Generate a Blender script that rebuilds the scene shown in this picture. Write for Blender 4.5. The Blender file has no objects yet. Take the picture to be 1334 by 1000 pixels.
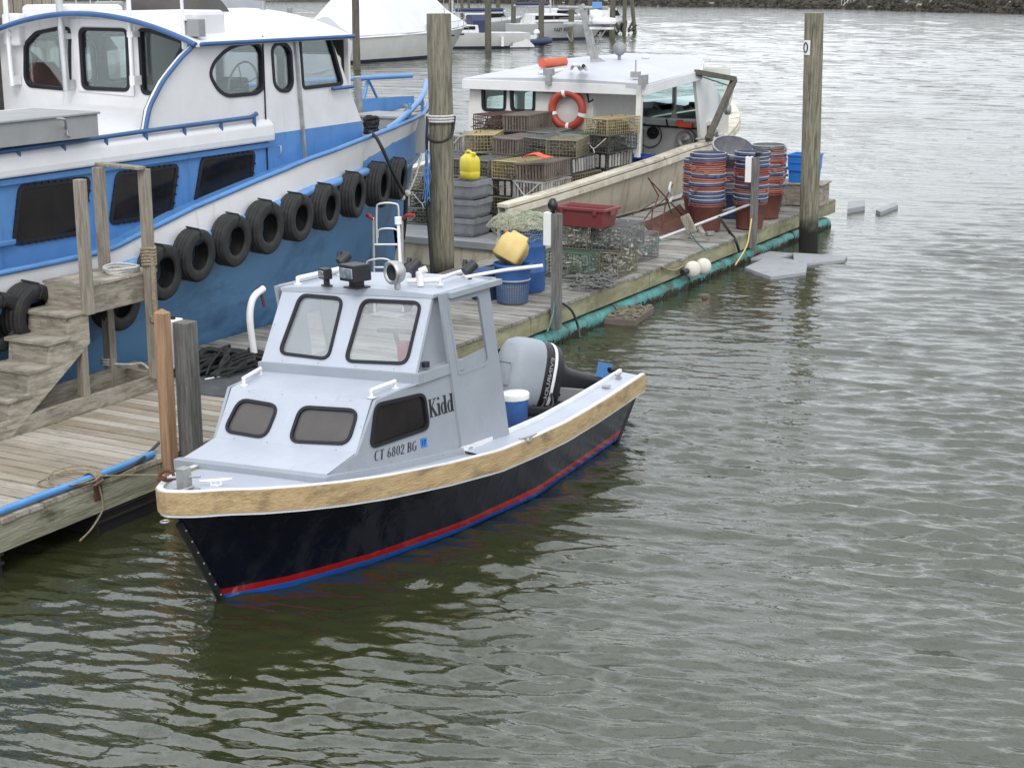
import bpy, bmesh, math, random
import numpy as np
from mathutils import Vector, Matrix, geometry
random.seed(7); rnd=random.random
def uni(a,b): return a+(b-a)*rnd()
R=math.radians
# ---------------------------------------------------------------- camera, sky, sun, exposure
F,CX,CY,YH,H=2080.,667.,500.,-25.,4.3
PITCH=math.atan((CY-YH)/F); CP,SP=math.cos(PITCH),math.sin(PITCH)
HEAD=R(28.4635); DECK=.45
CAM=Vector((8.6508,-8.0276,H))
sc=bpy.context.scene
cd=bpy.data.cameras.new('camera'); cd.sensor_width=36; cd.lens=F/1334*36; cd.clip_start=.1; cd.clip_end=2500
cam=bpy.data.objects.new('camera',cd); sc.collection.objects.link(cam)
cam.location=CAM; cam.rotation_euler=(math.pi/2-PITCH,0,HEAD); sc.camera=cam
SUN_EL,SUN_AZ=R(43),R(-150)      # azimuth of the sun, measured like a z rotation
w=bpy.data.worlds.new('World'); sc.world=w; w.use_nodes=True
nt=w.node_tree; nt.nodes.clear()
def N(nt,t,**k):
    n=nt.nodes.new(t)
    for a,b in k.items():
        if a in n.inputs: n.inputs[a].default_value=b
        else: setattr(n,a,b)
    return n
out=N(nt,'ShaderNodeOutputWorld'); bg=N(nt,'ShaderNodeBackground')
sky=N(nt,'ShaderNodeTexSky'); sky.sky_type='NISHITA'; sky.sun_disc=False; sky.sun_elevation=SUN_EL; sky.sun_rotation=-SUN_AZ
sky.air_density=1.2; sky.dust_density=3.; sky.ozone_density=1.
tc=N(nt,'ShaderNodeTexCoord'); mp=N(nt,'ShaderNodeMapping'); mp.inputs['Scale'].default_value=(1,1,3.2)
cl=N(nt,'ShaderNodeTexNoise'); cl.inputs['Scale'].default_value=2.6; cl.inputs['Detail'].default_value=5
nt.links.new(tc.outputs['Generated'],mp.inputs['Vector']); nt.links.new(mp.outputs[0],cl.inputs['Vector'])
rp=N(nt,'ShaderNodeValToRGB'); rp.color_ramp.elements[0].position=.3; rp.color_ramp.elements[1].position=.75
rp.color_ramp.elements[0].color=(4.8,5.15,5.6,1); rp.color_ramp.elements[1].color=(12.4,12.8,13.3,1)
nt.links.new(cl.outputs['Fac'],rp.inputs[0])
mx=N(nt,'ShaderNodeMix',data_type='RGBA'); mx.inputs[0].default_value=.86     # overcast: the clouds hide most of the blue
nt.links.new(sky.outputs[0],mx.inputs[6]); nt.links.new(rp.outputs[0],mx.inputs[7])
sxw=N(nt,'ShaderNodeSeparateXYZ'); nt.links.new(tc.outputs['Generated'],sxw.inputs[0])
grd=N(nt,'ShaderNodeMapRange'); grd.inputs[1].default_value=0; grd.inputs[2].default_value=.75; grd.inputs[3].default_value=.80; grd.inputs[4].default_value=1.10; nt.links.new(sxw.outputs[2],grd.inputs[0])
vm=N(nt,'ShaderNodeVectorMath',operation='SCALE'); nt.links.new(mx.outputs[2],vm.inputs[0]); nt.links.new(grd.outputs[0],vm.inputs['Scale'])   # an overcast sky is brighter overhead
nt.links.new(vm.outputs[0],bg.inputs['Color']); bg.inputs['Strength'].default_value=.15
nt.links.new(bg.outputs[0],out.inputs[0])
sl=bpy.data.lights.new('sun','SUN'); sl.energy=1.0; sl.angle=R(20); sl.color=(1,.97,.93)
so=bpy.data.objects.new('sun',sl); sc.collection.objects.link(so); so.location=(0,0,60)
so.rotation_euler=(math.pi/2-SUN_EL,0,SUN_AZ+math.pi)
sc.view_settings.view_transform='Standard'; sc.view_settings.look='None'; sc.view_settings.gamma=1
sc.view_settings.exposure=0.32; sc.view_settings.use_curve_mapping=False
sc.cycles.max_bounces=8; sc.cycles.transparent_max_bounces=12
# ---------------------------------------------------------------- helpers
def ray(x,y):
    u=(x-CX)/F; v=(y-CY)/F; X,Y,Z=u,CP-v*SP,-SP-v*CP
    c,s=math.cos(HEAD),math.sin(HEAD)
    return Vector((X*c-Y*s,X*s+Y*c,Z))
def P(x,y,t=None,s=None,z=None):
    """a photo pixel on a plane of the dock's own axes: X=t (across), Y=s (along), Z up"""
    r=ray(x,y)
    k=(t-CAM.x)/r.x if t is not None else (s-CAM.y)/r.y if s is not None else (z-CAM.z)/r.z
    return CAM+r*k
def PL(x,y,X,ax,val):
    """the same in the local axes of frame X"""
    Xi=X.inverted(); o=Xi@CAM; r=Xi.to_3x3()@ray(x,y); k=(val-o[ax])/r[ax]; return o+r*k
def col():
    return sc.collection
MATS={}
def M(name,c1,c2=None,sc_=4.,rough=.5,metal=0.,bump=0.,bsc=30.,st=(1,1,1),isl=0.,stain=None,lo=.35,hi=.65,spec=.5,coat=0.,island_hue=0.):
    m=bpy.data.materials.new(name); m.use_nodes=True; t=m.node_tree; L=t.links.new
    b=t.nodes['Principled BSDF']; b.inputs['Roughness'].default_value=rough; b.inputs['Metallic'].default_value=metal
    b.inputs['Specular IOR Level'].default_value=spec; b.inputs['Coat Weight'].default_value=coat
    c1=(*c1,1)
    tc=N(t,'ShaderNodeTexCoord'); mp=N(t,'ShaderNodeMapping'); mp.inputs['Scale'].default_value=st
    L(tc.outputs['Object'],mp.inputs['Vector'])
    rgb=N(t,'ShaderNodeRGB'); rgb.outputs[0].default_value=c1; cur=rgb.outputs[0]
    if c2:
        n=N(t,'ShaderNodeTexNoise'); n.inputs['Scale'].default_value=sc_; n.inputs['Detail'].default_value=7; n.inputs['Roughness'].default_value=.62
        L(mp.outputs[0],n.inputs['Vector'])
        mr=N(t,'ShaderNodeMapRange'); mr.inputs[1].default_value=lo; mr.inputs[2].default_value=hi; L(n.outputs['Fac'],mr.inputs[0])
        x=N(t,'ShaderNodeMix',data_type='RGBA'); L(mr.outputs[0],x.inputs[0]); L(cur,x.inputs[6]); x.inputs[7].default_value=(*c2,1); cur=x.outputs[2]
    if stain:
        n=N(t,'ShaderNodeTexNoise'); n.inputs['Scale'].default_value=stain[1]; n.inputs['Detail'].default_value=9; n.inputs['Roughness'].default_value=.7
        mp2=N(t,'ShaderNodeMapping'); mp2.inputs['Location'].default_value=(3.1,7.7,1.3); mp2.inputs['Scale'].default_value=stain[4] if len(stain)>4 else (1,1,1)
        L(tc.outputs['Object'],mp2.inputs['Vector']); L(mp2.outputs[0],n.inputs['Vector'])
        mr=N(t,'ShaderNodeMapRange'); mr.inputs[1].default_value=stain[2]; mr.inputs[2].default_value=stain[3]; L(n.outputs['Fac'],mr.inputs[0])
        x=N(t,'ShaderNodeMix',data_type='RGBA'); L(mr.outputs[0],x.inputs[0]); L(cur,x.inputs[6]); x.inputs[7].default_value=(*stain[0],1); cur=x.outputs[2]
    if isl:
        g=N(t,'ShaderNodeNewGeometry'); mr=N(t,'ShaderNodeMapRange'); mr.inputs[3].default_value=1-isl; mr.inputs[4].default_value=1+isl
        L(g.outputs['Random Per Island'],mr.inputs[0]); hv=N(t,'ShaderNodeHueSaturation'); L(mr.outputs[0],hv.inputs['Value']); L(cur,hv.inputs['Color']); cur=hv.outputs[0]
        if island_hue:
            m2=N(t,'ShaderNodeMath',operation='MULTIPLY_ADD'); m2.inputs[1].default_value=-island_hue*2; m2.inputs[2].default_value=1+island_hue
            L(g.outputs['Random Per Island'],m2.inputs[0]); L(m2.outputs[0],hv.inputs['Saturation'])
    L(cur,b.inputs['Base Color'])
    if bump:
        n=N(t,'ShaderNodeTexNoise'); n.inputs['Scale'].default_value=bsc; n.inputs['Detail'].default_value=6; L(mp.outputs[0],n.inputs['Vector'])
        bp=N(t,'ShaderNodeBump'); bp.inputs['Strength'].default_value=bump; bp.inputs['Distance'].default_value=.02; L(n.outputs['Fac'],bp.inputs['Height']); L(bp.outputs[0],b.inputs['Normal'])
    MATS[name]=m; return m
I4=Matrix.Identity(4)
class MB:
    def __init__(s,X=I4): s.v=[];s.f=[];s.m=[];s.s=[];s.X=X
    def add(s,vs,fs,mi=0,sm=False):
        o=len(s.v); X=s.X; s.v+=[X@Vector(v) for v in vs]
        for f in fs: s.f.append([i+o for i in f]); s.m.append(mi); s.s.append(sm)
    def box(s,c,d,rot=None,mi=0,taper=1.):
        x,y,z=d[0]/2,d[1]/2,d[2]/2; Rm=rot if rot is not None else Matrix.Identity(3)
        vs=[]
        for k,(a,b,e) in enumerate([(-1,-1,-1),(1,-1,-1),(1,1,-1),(-1,1,-1),(-1,-1,1),(1,-1,1),(1,1,1),(-1,1,1)]):
            q=taper if e>0 else 1
            vs.append(Vector(c)+Rm@Vector((a*x*q,b*y*q,e*z)))
        s.add(vs,[(0,3,2,1),(4,5,6,7),(0,1,5,4),(1,2,6,5),(2,3,7,6),(3,0,4,7)],mi)
    def bar(s,a,b,w,h,mi=0,up=(0,0,1)):
        """box between two points, w across, h along up"""
        a,b=Vector(a),Vector(b); d=(b-a); L=d.length; d.normalize(); up=Vector(up)
        if abs(d.dot(up))>.98: up=Vector((0,1,0))
        x=d.cross(up).normalized(); z=x.cross(d)
        s.box((a+b)/2,(w,L,h),Matrix((x,d,z)).transposed(),mi)
    def tube(s,pts,r,n=6,mi=0,closed=False,sm=True):
        pts=[Vector(p) for p in pts]; m=len(pts); rs=r if isinstance(r,(list,tuple)) else [r]*m
        vs=[];fs=[]; last=None
        for i,p in enumerate(pts):
            a=pts[(i-1)%m] if (i>0 or closed) else p; b=pts[(i+1)%m] if (i<m-1 or closed) else p
            d=(b-a)
            if d.length<1e-7: d=Vector((0,0,1))
            d.normalize()
            if last is None: x=d.orthogonal().normalized()
            else:
                x=last-d*last.dot(d)
                x=x.normalized() if x.length>1e-6 else d.orthogonal().normalized()
            last=x; y=d.cross(x)
            for k in range(n):
                q=2*math.pi*k/n; vs.append(p+(x*math.cos(q)+y*math.sin(q))*rs[i])
        for i in range(m if closed else m-1):
            j=(i+1)%m
            for k in range(n): fs.append((i*n+k,i*n+(k+1)%n,j*n+(k+1)%n,j*n+k))
        s.add(vs,fs,mi,sm)
        if not closed: s.add(vs[:n],[tuple(range(n))[::-1]],mi); s.add(vs[-n:],[tuple(range(n))],mi)
    def lathe(s,prof,n=20,T=I4,mi=0,sm=True,mis=None):
        vs=[];fs=[]
        for r,z in prof:
            for k in range(n):
                q=2*math.pi*k/n; vs.append(T@Vector((r*math.cos(q),r*math.sin(q),z)))
        for i in range(len(prof)-1):
            f=[(i*n+k,i*n+(k+1)%n,(i+1)*n+(k+1)%n,(i+1)*n+k) for k in range(n)]
            fs.append(f)
        o=len(s.v); X=s.X; s.v+=[X@v for v in vs]
        for i,f in enumerate(fs):
            for q in f: s.f.append([a+o for a in q]); s.m.append(mis[i] if mis else mi); s.s.append(sm)
    def loft(s,rings,mi=0,closed=False,sm=False,cap=False):
        n=len(rings[0]); vs=[v for r in rings for v in r]; fs=[]
        for i in range(len(rings)-1):
            for k in range(n if closed else n-1): fs.append((i*n+k,i*n+(k+1)%n,(i+1)*n+(k+1)%n,(i+1)*n+k))
        s.add(vs,fs,mi,sm)
        if cap: s.add(rings[0],[tuple(range(n))[::-1]],mi); s.add(rings[-1],[tuple(range(n))],mi)
    def plate(s,B,outer,holes=(),th=.02,mi=0,mih=None):
        """flat plate with holes; B=(origin,u,v,n); it lies from n=0 back to n=-th"""
        o,u,v,nn=B; loops=[list(outer)]+[list(h) for h in holes]
        flat=[p for l in loops for p in l]
        tri=geometry.tessellate_polygon([[Vector((p[0],p[1],0)) for p in l] for l in loops])
        f3=[o+u*p[0]+v*p[1] for p in flat]; b3=[q-nn*th for q in f3]; k=len(flat)
        s.add(f3+b3,[tuple(t) for t in tri]+[tuple(i+k for i in t[::-1]) for t in tri],mi)
        a=0
        for li,l in enumerate(loops):
            m=len(l); s.add(f3[a:a+m]+b3[a:a+m],[(i,(i+1)%m,m+(i+1)%m,m+i) for i in range(m)],mi if li==0 or mih is None else mih); a+=m
    def build(s,name,mats,parent=None,bevel=0.,recalc=True,label=None,sub=0):
        me=bpy.data.meshes.new(name); root=parent
        while root is not None and root.parent is not None: root=root.parent
        Xi=root.matrix_basis.inverted() if root is not None else I4
        if parent is None:
            bb=[Vector(v) for v in s.v]; lo=Vector([min(v[i] for v in bb) for i in range(3)]); hi=Vector([max(v[i] for v in bb) for i in range(3)])
            org=Vector(((lo.x+hi.x)/2,(lo.y+hi.y)/2,lo.z)); Xi=Matrix.Translation(-org)
        me.from_pydata([Xi@v for v in s.v],[],s.f)
        if not isinstance(mats,(list,tuple)): mats=[mats]
        for m in mats: me.materials.append(MATS[m] if isinstance(m,str) else m)
        me.polygons.foreach_set('material_index',s.m); me.polygons.foreach_set('use_smooth',s.s)
        if recalc:
            bm=bmesh.new(); bm.from_mesh(me); bmesh.ops.remove_doubles(bm,verts=bm.verts,dist=1e-5) if not any(s.s) else None
            bmesh.ops.recalc_face_normals(bm,faces=bm.faces); bm.to_mesh(me); bm.free()
        o=bpy.data.objects.new(name,me); col().objects.link(o)
        if parent is None: o.location=org
        else: o.parent=parent
        if bevel:
            b=o.modifiers.new('bevel','BEVEL'); b.width=bevel; b.segments=2; b.limit_method='ANGLE'; b.angle_limit=R(40)
        if sub:
            b=o.modifiers.new('sub','SUBSURF'); b.levels=b.render_levels=sub
        if label: o['label']=label
        return o
def tag(o,label,cat,group=None):
    o['label']=label; o['category']=cat
    if group: o['group']=group
    return o
def thing(name,label,cat,X=(0,0,0),group=None):
    o=bpy.data.objects.new(name,None); col().objects.link(o); o.empty_display_size=.1
    o.matrix_basis=X if isinstance(X,Matrix) else Matrix.Translation(Vector(X))
    return tag(o,label,cat,group)
def struct(o): o['kind']='structure'; return o
def copy_tree(o,parent=None):
    c=o.copy(); col().objects.link(c); c.parent=parent
    for ch in list(o.children): copy_tree(ch,c)
    return c
def ccw(p): return p if sum(p[i][0]*p[(i+1)%len(p)][1]-p[(i+1)%len(p)][0]*p[i][1] for i in range(len(p)))>0 else p[::-1]
def rpoly(p,r,n=4):
    p=ccw([tuple(q) for q in p]); out=[]; m=len(p)
    for i in range(m):
        a,b,c=Vector(p[i-1]),Vector(p[i]),Vector(p[(i+1)%m]); rr=r[i] if isinstance(r,(list,tuple)) else r
        d1=(a-b);d2=(c-b); q=min(rr,d1.length*.48,d2.length*.48)
        s1=b+d1.normalized()*q; s2=b+d2.normalized()*q
        for k in range(n+1):
            f=k/n; out.append(tuple(s1*(1-f)**2+b*2*f*(1-f)+s2*f*f))
    return out
def offs(p,d):
    p=ccw(p); m=len(p); out=[]
    for i in range(m):
        a,b,c=Vector(p[i-1]),Vector(p[i]),Vector(p[(i+1)%m]); e1=(b-a).normalized();e2=(c-b).normalized()
        n1=Vector((e1.y,-e1.x));n2=Vector((e2.y,-e2.x)); nn=(n1+n2)
        if nn.length<1e-6: nn=n1.copy()
        nn.normalize(); k=max(.4,nn.dot(n1)); out.append(tuple(b+nn*(d/k)))
    return out
def rot3(a,ax): return Matrix.Rotation(a,3,ax)
def basis(o,u,v):
    o,u,v=Vector(o),Vector(u),Vector(v); u.normalize(); n=u.cross(v).normalized(); v=n.cross(u); return (o,u,v,n)
def px2(B,X,pts):
    """photo pixels -> 2D coordinates on plane B given in frame X"""
    o,u,v,n=B; Xi=X.inverted(); c=Xi@CAM; out=[]
    for x,y in pts:
        r=Xi.to_3x3()@ray(x,y); k=(o-c).dot(n)/r.dot(n); q=c+r*k-o; out.append((q.dot(u),q.dot(v)))
    return out
def lerp(a,b,f): return a+(b-a)*f
def interp(xs,ys,x): return float(np.interp(x,xs,ys))
def smooth_path(pts,n=6):
    pts=[Vector(p) for p in pts]; out=[]
    for i in range(len(pts)-1):
        p0=pts[max(i-1,0)];p1=pts[i];p2=pts[i+1];p3=pts[min(i+2,len(pts)-1)]
        for k in range(n):
            t=k/n; out.append(.5*((2*p1)+(p2-p0)*t+(2*p0-5*p1+4*p2-p3)*t*t+(3*p1-p0-3*p2+p3)*t**3))
    out.append(pts[-1]); return out
ORD=['topmost','second from the top','third from the top','fourth from the top','fifth from the top','sixth from the top','seventh from the top','eighth from the top','ninth from the top','tenth from the top','eleventh from the top','twelfth from the top']
# ---------------------------------------------------------------- materials
M('plank_near',(.41,.365,.295),(.27,.235,.185),3,.85,st=(.5,11,11),isl=.20,bump=.45,bsc=14,stain=((.19,.165,.13),2.6,.52,.74,(1,2.5,1)),island_hue=.3)
M('plank_far',(.34,.325,.295),(.19,.18,.16),3,.9,st=(.5,11,11),isl=.26,bump=.5,bsc=14,stain=((.13,.12,.10),2.4,.48,.70,(1,2.5,1)),island_hue=.3)
M('fascia',(.33,.32,.20),(.20,.19,.11),1.6,.85,st=(9,1,5),bump=.3,bsc=8,stain=((.13,.12,.06),2.6,.5,.72))
M('fascia_pale',(.34,.345,.26),(.22,.215,.15),1.8,.88,st=(9,.8,7),bump=.5,bsc=8,lo=.4,hi=.62,stain=((.11,.10,.06),2.2,.55,.70,(1,1,2.5)))
M('stair_wood',(.38,.345,.285),(.21,.185,.145),2.2,.88,st=(2.2,2.2,14),isl=.2,bump=.5,bsc=10,lo=.4,hi=.62,stain=((.13,.12,.08),3.2,.54,.70,(1.2,1.2,3)))
M('post_gray',(.21,.205,.195),(.10,.098,.09),4,.9,st=(12,12,.9),bump=.7,bsc=12,stain=((.045,.043,.04),6,.57,.68,(6,6,.4)))
M('post_orange',(.38,.235,.135),(.24,.145,.085),3,.8,st=(12,12,.9),bump=.45,bsc=10,stain=((.13,.09,.06),4,.58,.70,(5,5,.5)))
M('post_beige',(.34,.30,.245),(.21,.185,.15),3,.88,st=(12,12,1.),isl=.12,bump=.5,bsc=10,lo=.4,hi=.62,stain=((.11,.10,.08),4,.58,.70,(5,5,.6)))
M('piling',(.28,.262,.195),(.13,.122,.085),3.4,.9,st=(9,9,.7),lo=.38,hi=.62,bump=1.,bsc=9,stain=((.055,.05,.035),5,.56,.66,(5,5,.28)))
M('piling_far',(.14,.13,.10),(.075,.07,.055),2,.9,st=(5,5,.8),bump=.4)
M('blackplastic',(.018,.018,.02),rough=.45,bump=.1)
M('teal',(.085,.29,.275),(.05,.19,.18),3,.6,stain=((.045,.07,.05),3.5,.46,.62),bump=.3,bsc=9)
M('white_box',(.80,.80,.80),(.72,.72,.71),3,.45)
M('blackpaint',(.015,.015,.017),rough=.4)
M('steel',(.55,.55,.54),(.42,.41,.40),8,.35,metal=.85)
M('galv',(.42,.43,.43),(.30,.30,.29),10,.5,metal=.6)
M('alu',(.60,.62,.63),(.48,.49,.50),5,.4,metal=.5)
M('rust',(.13,.05,.032),(.06,.03,.022),7,.9,bump=.4)
M('blue_pipe',(.10,.30,.62),(.08,.24,.50),4,.35)
M('black_rope',(.012,.012,.013),(.028,.028,.028),30,.85,bump=.5,bsc=80)
M('tan_rope',(.36,.30,.21),(.20,.16,.11),40,.9,bump=.6,bsc=90)
M('white_rope',(.62,.62,.60),(.42,.42,.40),40,.85,bump=.5,bsc=90)
M('rubber_mat',(.055,.058,.062),(.085,.09,.095),6,.8,stain=((.13,.13,.13),5,.56,.75))
M('gelcoat',(.435,.47,.535),(.395,.425,.485),2.5,.42,stain=((.33,.32,.30),5,.60,.78,(3,1,.6)),bump=.10,bsc=26)
M('graypaint',(.31,.34,.38),(.275,.30,.335),2.2,.55,stain=((.215,.21,.20),5,.60,.80,(3,3,.6)),bump=.10,bsc=30)
M('whitetrim',(.78,.78,.80),(.70,.70,.70),5,.4,stain=((.5,.48,.44),9,.6,.8))
M('woodrail',(.47,.35,.19),(.36,.245,.12),2.2,.65,st=(9,1.3,9),stain=((.15,.095,.055),2.6,.50,.74,(2.2,1,3)),lo=.36,hi=.66,bump=.4,bsc=9)
M('gasket',(.014,.015,.02),rough=.5,spec=.3)
M('tinted',(.075,.07,.068),(.10,.09,.085),2,.2,spec=.35)
M('darkglass',(.008,.008,.009),(.022,.017,.016),2.,.10,spec=.22)
M('white_paint',(.70,.70,.715),(.63,.63,.635),2,.4,stain=((.46,.41,.34),3.2,.60,.82,(2.2,2.2,.35)),bump=.06,bsc=20)
M('blue_paint',(.09,.235,.50),(.075,.20,.43),2,.42,stain=((.05,.12,.27),3,.55,.76,(2.,2.,.35)),bump=.08,bsc=14)
M('blue_light',(.13,.29,.56),(.10,.24,.49),2,.4,stain=((.22,.42,.68),5,.6,.75))
M('blue_trim',(.04,.11,.26),(.03,.085,.21),3,.4)
M('blue_hull',(.105,.245,.43),(.088,.21,.375),1.2,.5,stain=((.028,.075,.16),1.3,.48,.72,(1,.5,1)),bump=.15,bsc=5)
M('tire',(.013,.013,.014),(.026,.026,.026),9,.75,bump=.3,bsc=40)
M('deck_grey',(.30,.31,.32),(.24,.25,.26),3,.7)
M('box_grey',(.30,.31,.31),(.25,.25,.25),3,.6)
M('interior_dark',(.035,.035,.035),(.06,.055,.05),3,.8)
M('red_plastic',(.42,.035,.03),(.33,.03,.03),4,.4)
M('orange_plastic',(.60,.12,.06),(.50,.10,.05),5,.45)
M('ring_orange',(.42,.06,.035),(.34,.055,.035),6,.5)
M('yellow_plastic',(.70,.60,.05),(.58,.47,.04),4,.4)
M('yellow_old',(.66,.50,.20),(.56,.41,.14),4,.45,stain=((.25,.17,.08),8,.62,.72))
M('barrel_blue',(.035,.115,.34),(.028,.09,.27),3,.4,stain=((.02,.04,.10),6,.6,.8))
M('basket_blue',(.045,.10,.24),(.06,.12,.24),6,.55)
M('pail_blue',(.06,.17,.50),(.05,.14,.42),5,.45,stain=((.35,.45,.65),7,.6,.75))
M('rim_blue',(.04,.06,.15),(.06,.085,.18),6,.5)
M('rim_red',(.28,.075,.06),(.21,.06,.05),6,.55)
M('rim_orange',(.37,.145,.105),(.29,.105,.08),6,.55)
M('basket_brown',(.19,.068,.052),(.14,.05,.04),6,.6)
M('basket_grey',(.14,.15,.17),(.20,.20,.21),6,.6,stain=((.28,.27,.26),8,.5,.7))
M('rim_grey',(.36,.37,.40),(.26,.27,.30),6,.6)
M('tote_maroon',(.19,.045,.045),(.18,.038,.038),4,.45,stain=((.30,.12,.10),6,.62,.8))
M('tote_grey',(.27,.28,.30),(.19,.20,.21),5,.5)
M('bright_blue',(.03,.19,.60),(.025,.16,.52),4,.4)
M('navy_bin',(.02,.06,.30),(.02,.05,.24),4,.4)
M('cream_hull',(.56,.51,.40),(.44,.39,.30),1.6,.6,stain=((.26,.19,.11),2.6,.52,.74,(1,1.6,.4)),bump=.1,bsc=14)
M('cap_old',(.66,.62,.52),(.50,.45,.35),3,.75,stain=((.16,.13,.10),3.0,.56,.66,(1,.8,1)),bump=.4,bsc=14)
M('lob_white',(.74,.74,.75),(.66,.66,.65),2,.45,stain=((.52,.50,.46),3,.58,.85))
M('lob_inner',(.68,.67,.64),(.58,.57,.54),2,.6,stain=((.30,.27,.23),3.5,.58,.8))
M('lob_roof',(.50,.51,.55),(.44,.45,.48),2,.5,stain=((.6,.58,.54),4,.6,.85))
M('foam_grey',(.32,.33,.355),(.28,.29,.30),4,.85,bump=.5,bsc=30,stain=((.14,.14,.12),5,.58,.72))
M('buoy_white',(.66,.64,.58),(.52,.49,.42),5,.6,stain=((.4,.36,.28),6,.6,.75))
M('net_green',(.36,.44,.31),(.56,.52,.42),9,.9,bump=.9,bsc=60,stain=((.16,.17,.12),7,.56,.7))
M('net_black',(.010,.010,.011),(.03,.03,.03),12,.9,bump=.9,bsc=30)
M('trap_yellow',(.46,.385,.18),(.26,.215,.12),5,.7)
M('trap_olive',(.25,.225,.145),(.15,.135,.095),5,.75)
M('trap_black',(.045,.05,.05),(.08,.085,.08),5,.7)
M('trap_green',(.07,.14,.12),(.12,.16,.13),6,.75)
M('trap_brown',(.16,.125,.105),(.11,.092,.08),5,.75,isl=.2)
M('trap_red',(.10,.042,.038),(.07,.038,.035),5,.75)
M('trap_grey',(.20,.20,.19),(.13,.13,.125),5,.75)
M('runner_grey',(.33,.32,.30),(.20,.19,.18),6,.8,isl=.3)
M('trap_inside',(.026,.025,.022),(.19,.165,.12),22,.9,lo=.42,hi=.62)
M('clay',(.50,.50,.48),(.38,.38,.36),6,.8)
M('paint_black',(.012,.012,.014),rough=.5)
M('cloth_orange',(.85,.12,.05),(.75,.10,.05),5,.7)
M('shrink',(.70,.71,.75),(.64,.65,.69),1.5,.35,bump=.5,bsc=2.5)
M('hull_offwhite',(.58,.58,.56),(.52,.52,.50),1,.35)
M('hull_grey',(.40,.41,.41),(.36,.37,.37),1,.35)
M('navy',(.018,.025,.05),rough=.5)
M('tarp_grey',(.30,.31,.34),(.24,.25,.28),1.5,.6,bump=.4,bsc=3)
M('tarp_blue',(.02,.03,.08),rough=.6)
M('shore_dark',(.026,.023,.018),(.06,.052,.04),.5,.95,bump=1.,bsc=3)
M('marsh',(.10,.085,.045),(.055,.055,.03),.6,.95,bump=.8,bsc=3)
M('vest_red',(.38,.05,.03),(.28,.04,.03),6,.7)
M('purple_dark',(.03,.01,.03),rough=.7)
def glassmat(name,tint,gl,rough,op=.0,opc=(.6,.6,.6)):
    m=bpy.data.materials.new(name); m.use_nodes=True; t=m.node_tree; t.nodes.clear(); L=t.links.new
    o=N(t,'ShaderNodeOutputMaterial'); tr=N(t,'ShaderNodeBsdfTransparent'); tr.inputs[0].default_value=(*tint,1)
    g=N(t,'ShaderNodeBsdfGlossy'); g.inputs['Roughness'].default_value=rough; g.inputs[0].default_value=(1,1,1,1)
    fr=N(t,'ShaderNodeFresnel'); fr.inputs[0].default_value=1.5
    ml=N(t,'ShaderNodeMath',operation='MULTIPLY'); ml.inputs[1].default_value=gl; L(fr.outputs[0],ml.inputs[0])
    a=N(t,'ShaderNodeMixShader'); L(ml.outputs[0],a.inputs[0]); L(tr.outputs[0],a.inputs[1]); L(g.outputs[0],a.inputs[2]); cur=a
    if op:
        d=N(t,'ShaderNodeBsdfDiffuse'); d.inputs[0].default_value=(*opc,1); b=N(t,'ShaderNodeMixShader')
        n=N(t,'ShaderNodeTexNoise'); n.inputs['Scale'].default_value=3; mr=N(t,'ShaderNodeMapRange'); mr.inputs[3].default_value=op*.5; mr.inputs[4].default_value=op*1.5
        tcn=N(t,'ShaderNodeTexCoord'); L(tcn.outputs['Object'],n.inputs['Vector'])
        L(n.outputs['Fac'],mr.inputs[0]); L(mr.outputs[0],b.inputs[0]); L(a.outputs[0],b.inputs[1]); L(d.outputs[0],b.inputs[2]); cur=b
    L(cur.outputs[0],o.inputs[0]); MATS[name]=m
glassmat('glass_clear',(.84,.89,.89),.45,.02)
glassmat('glass_hazy',(.93,.95,.95),.8,.05,.14,(.72,.73,.75))
glassmat('glass_green',(.80,.90,.89),.8,.03)
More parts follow.
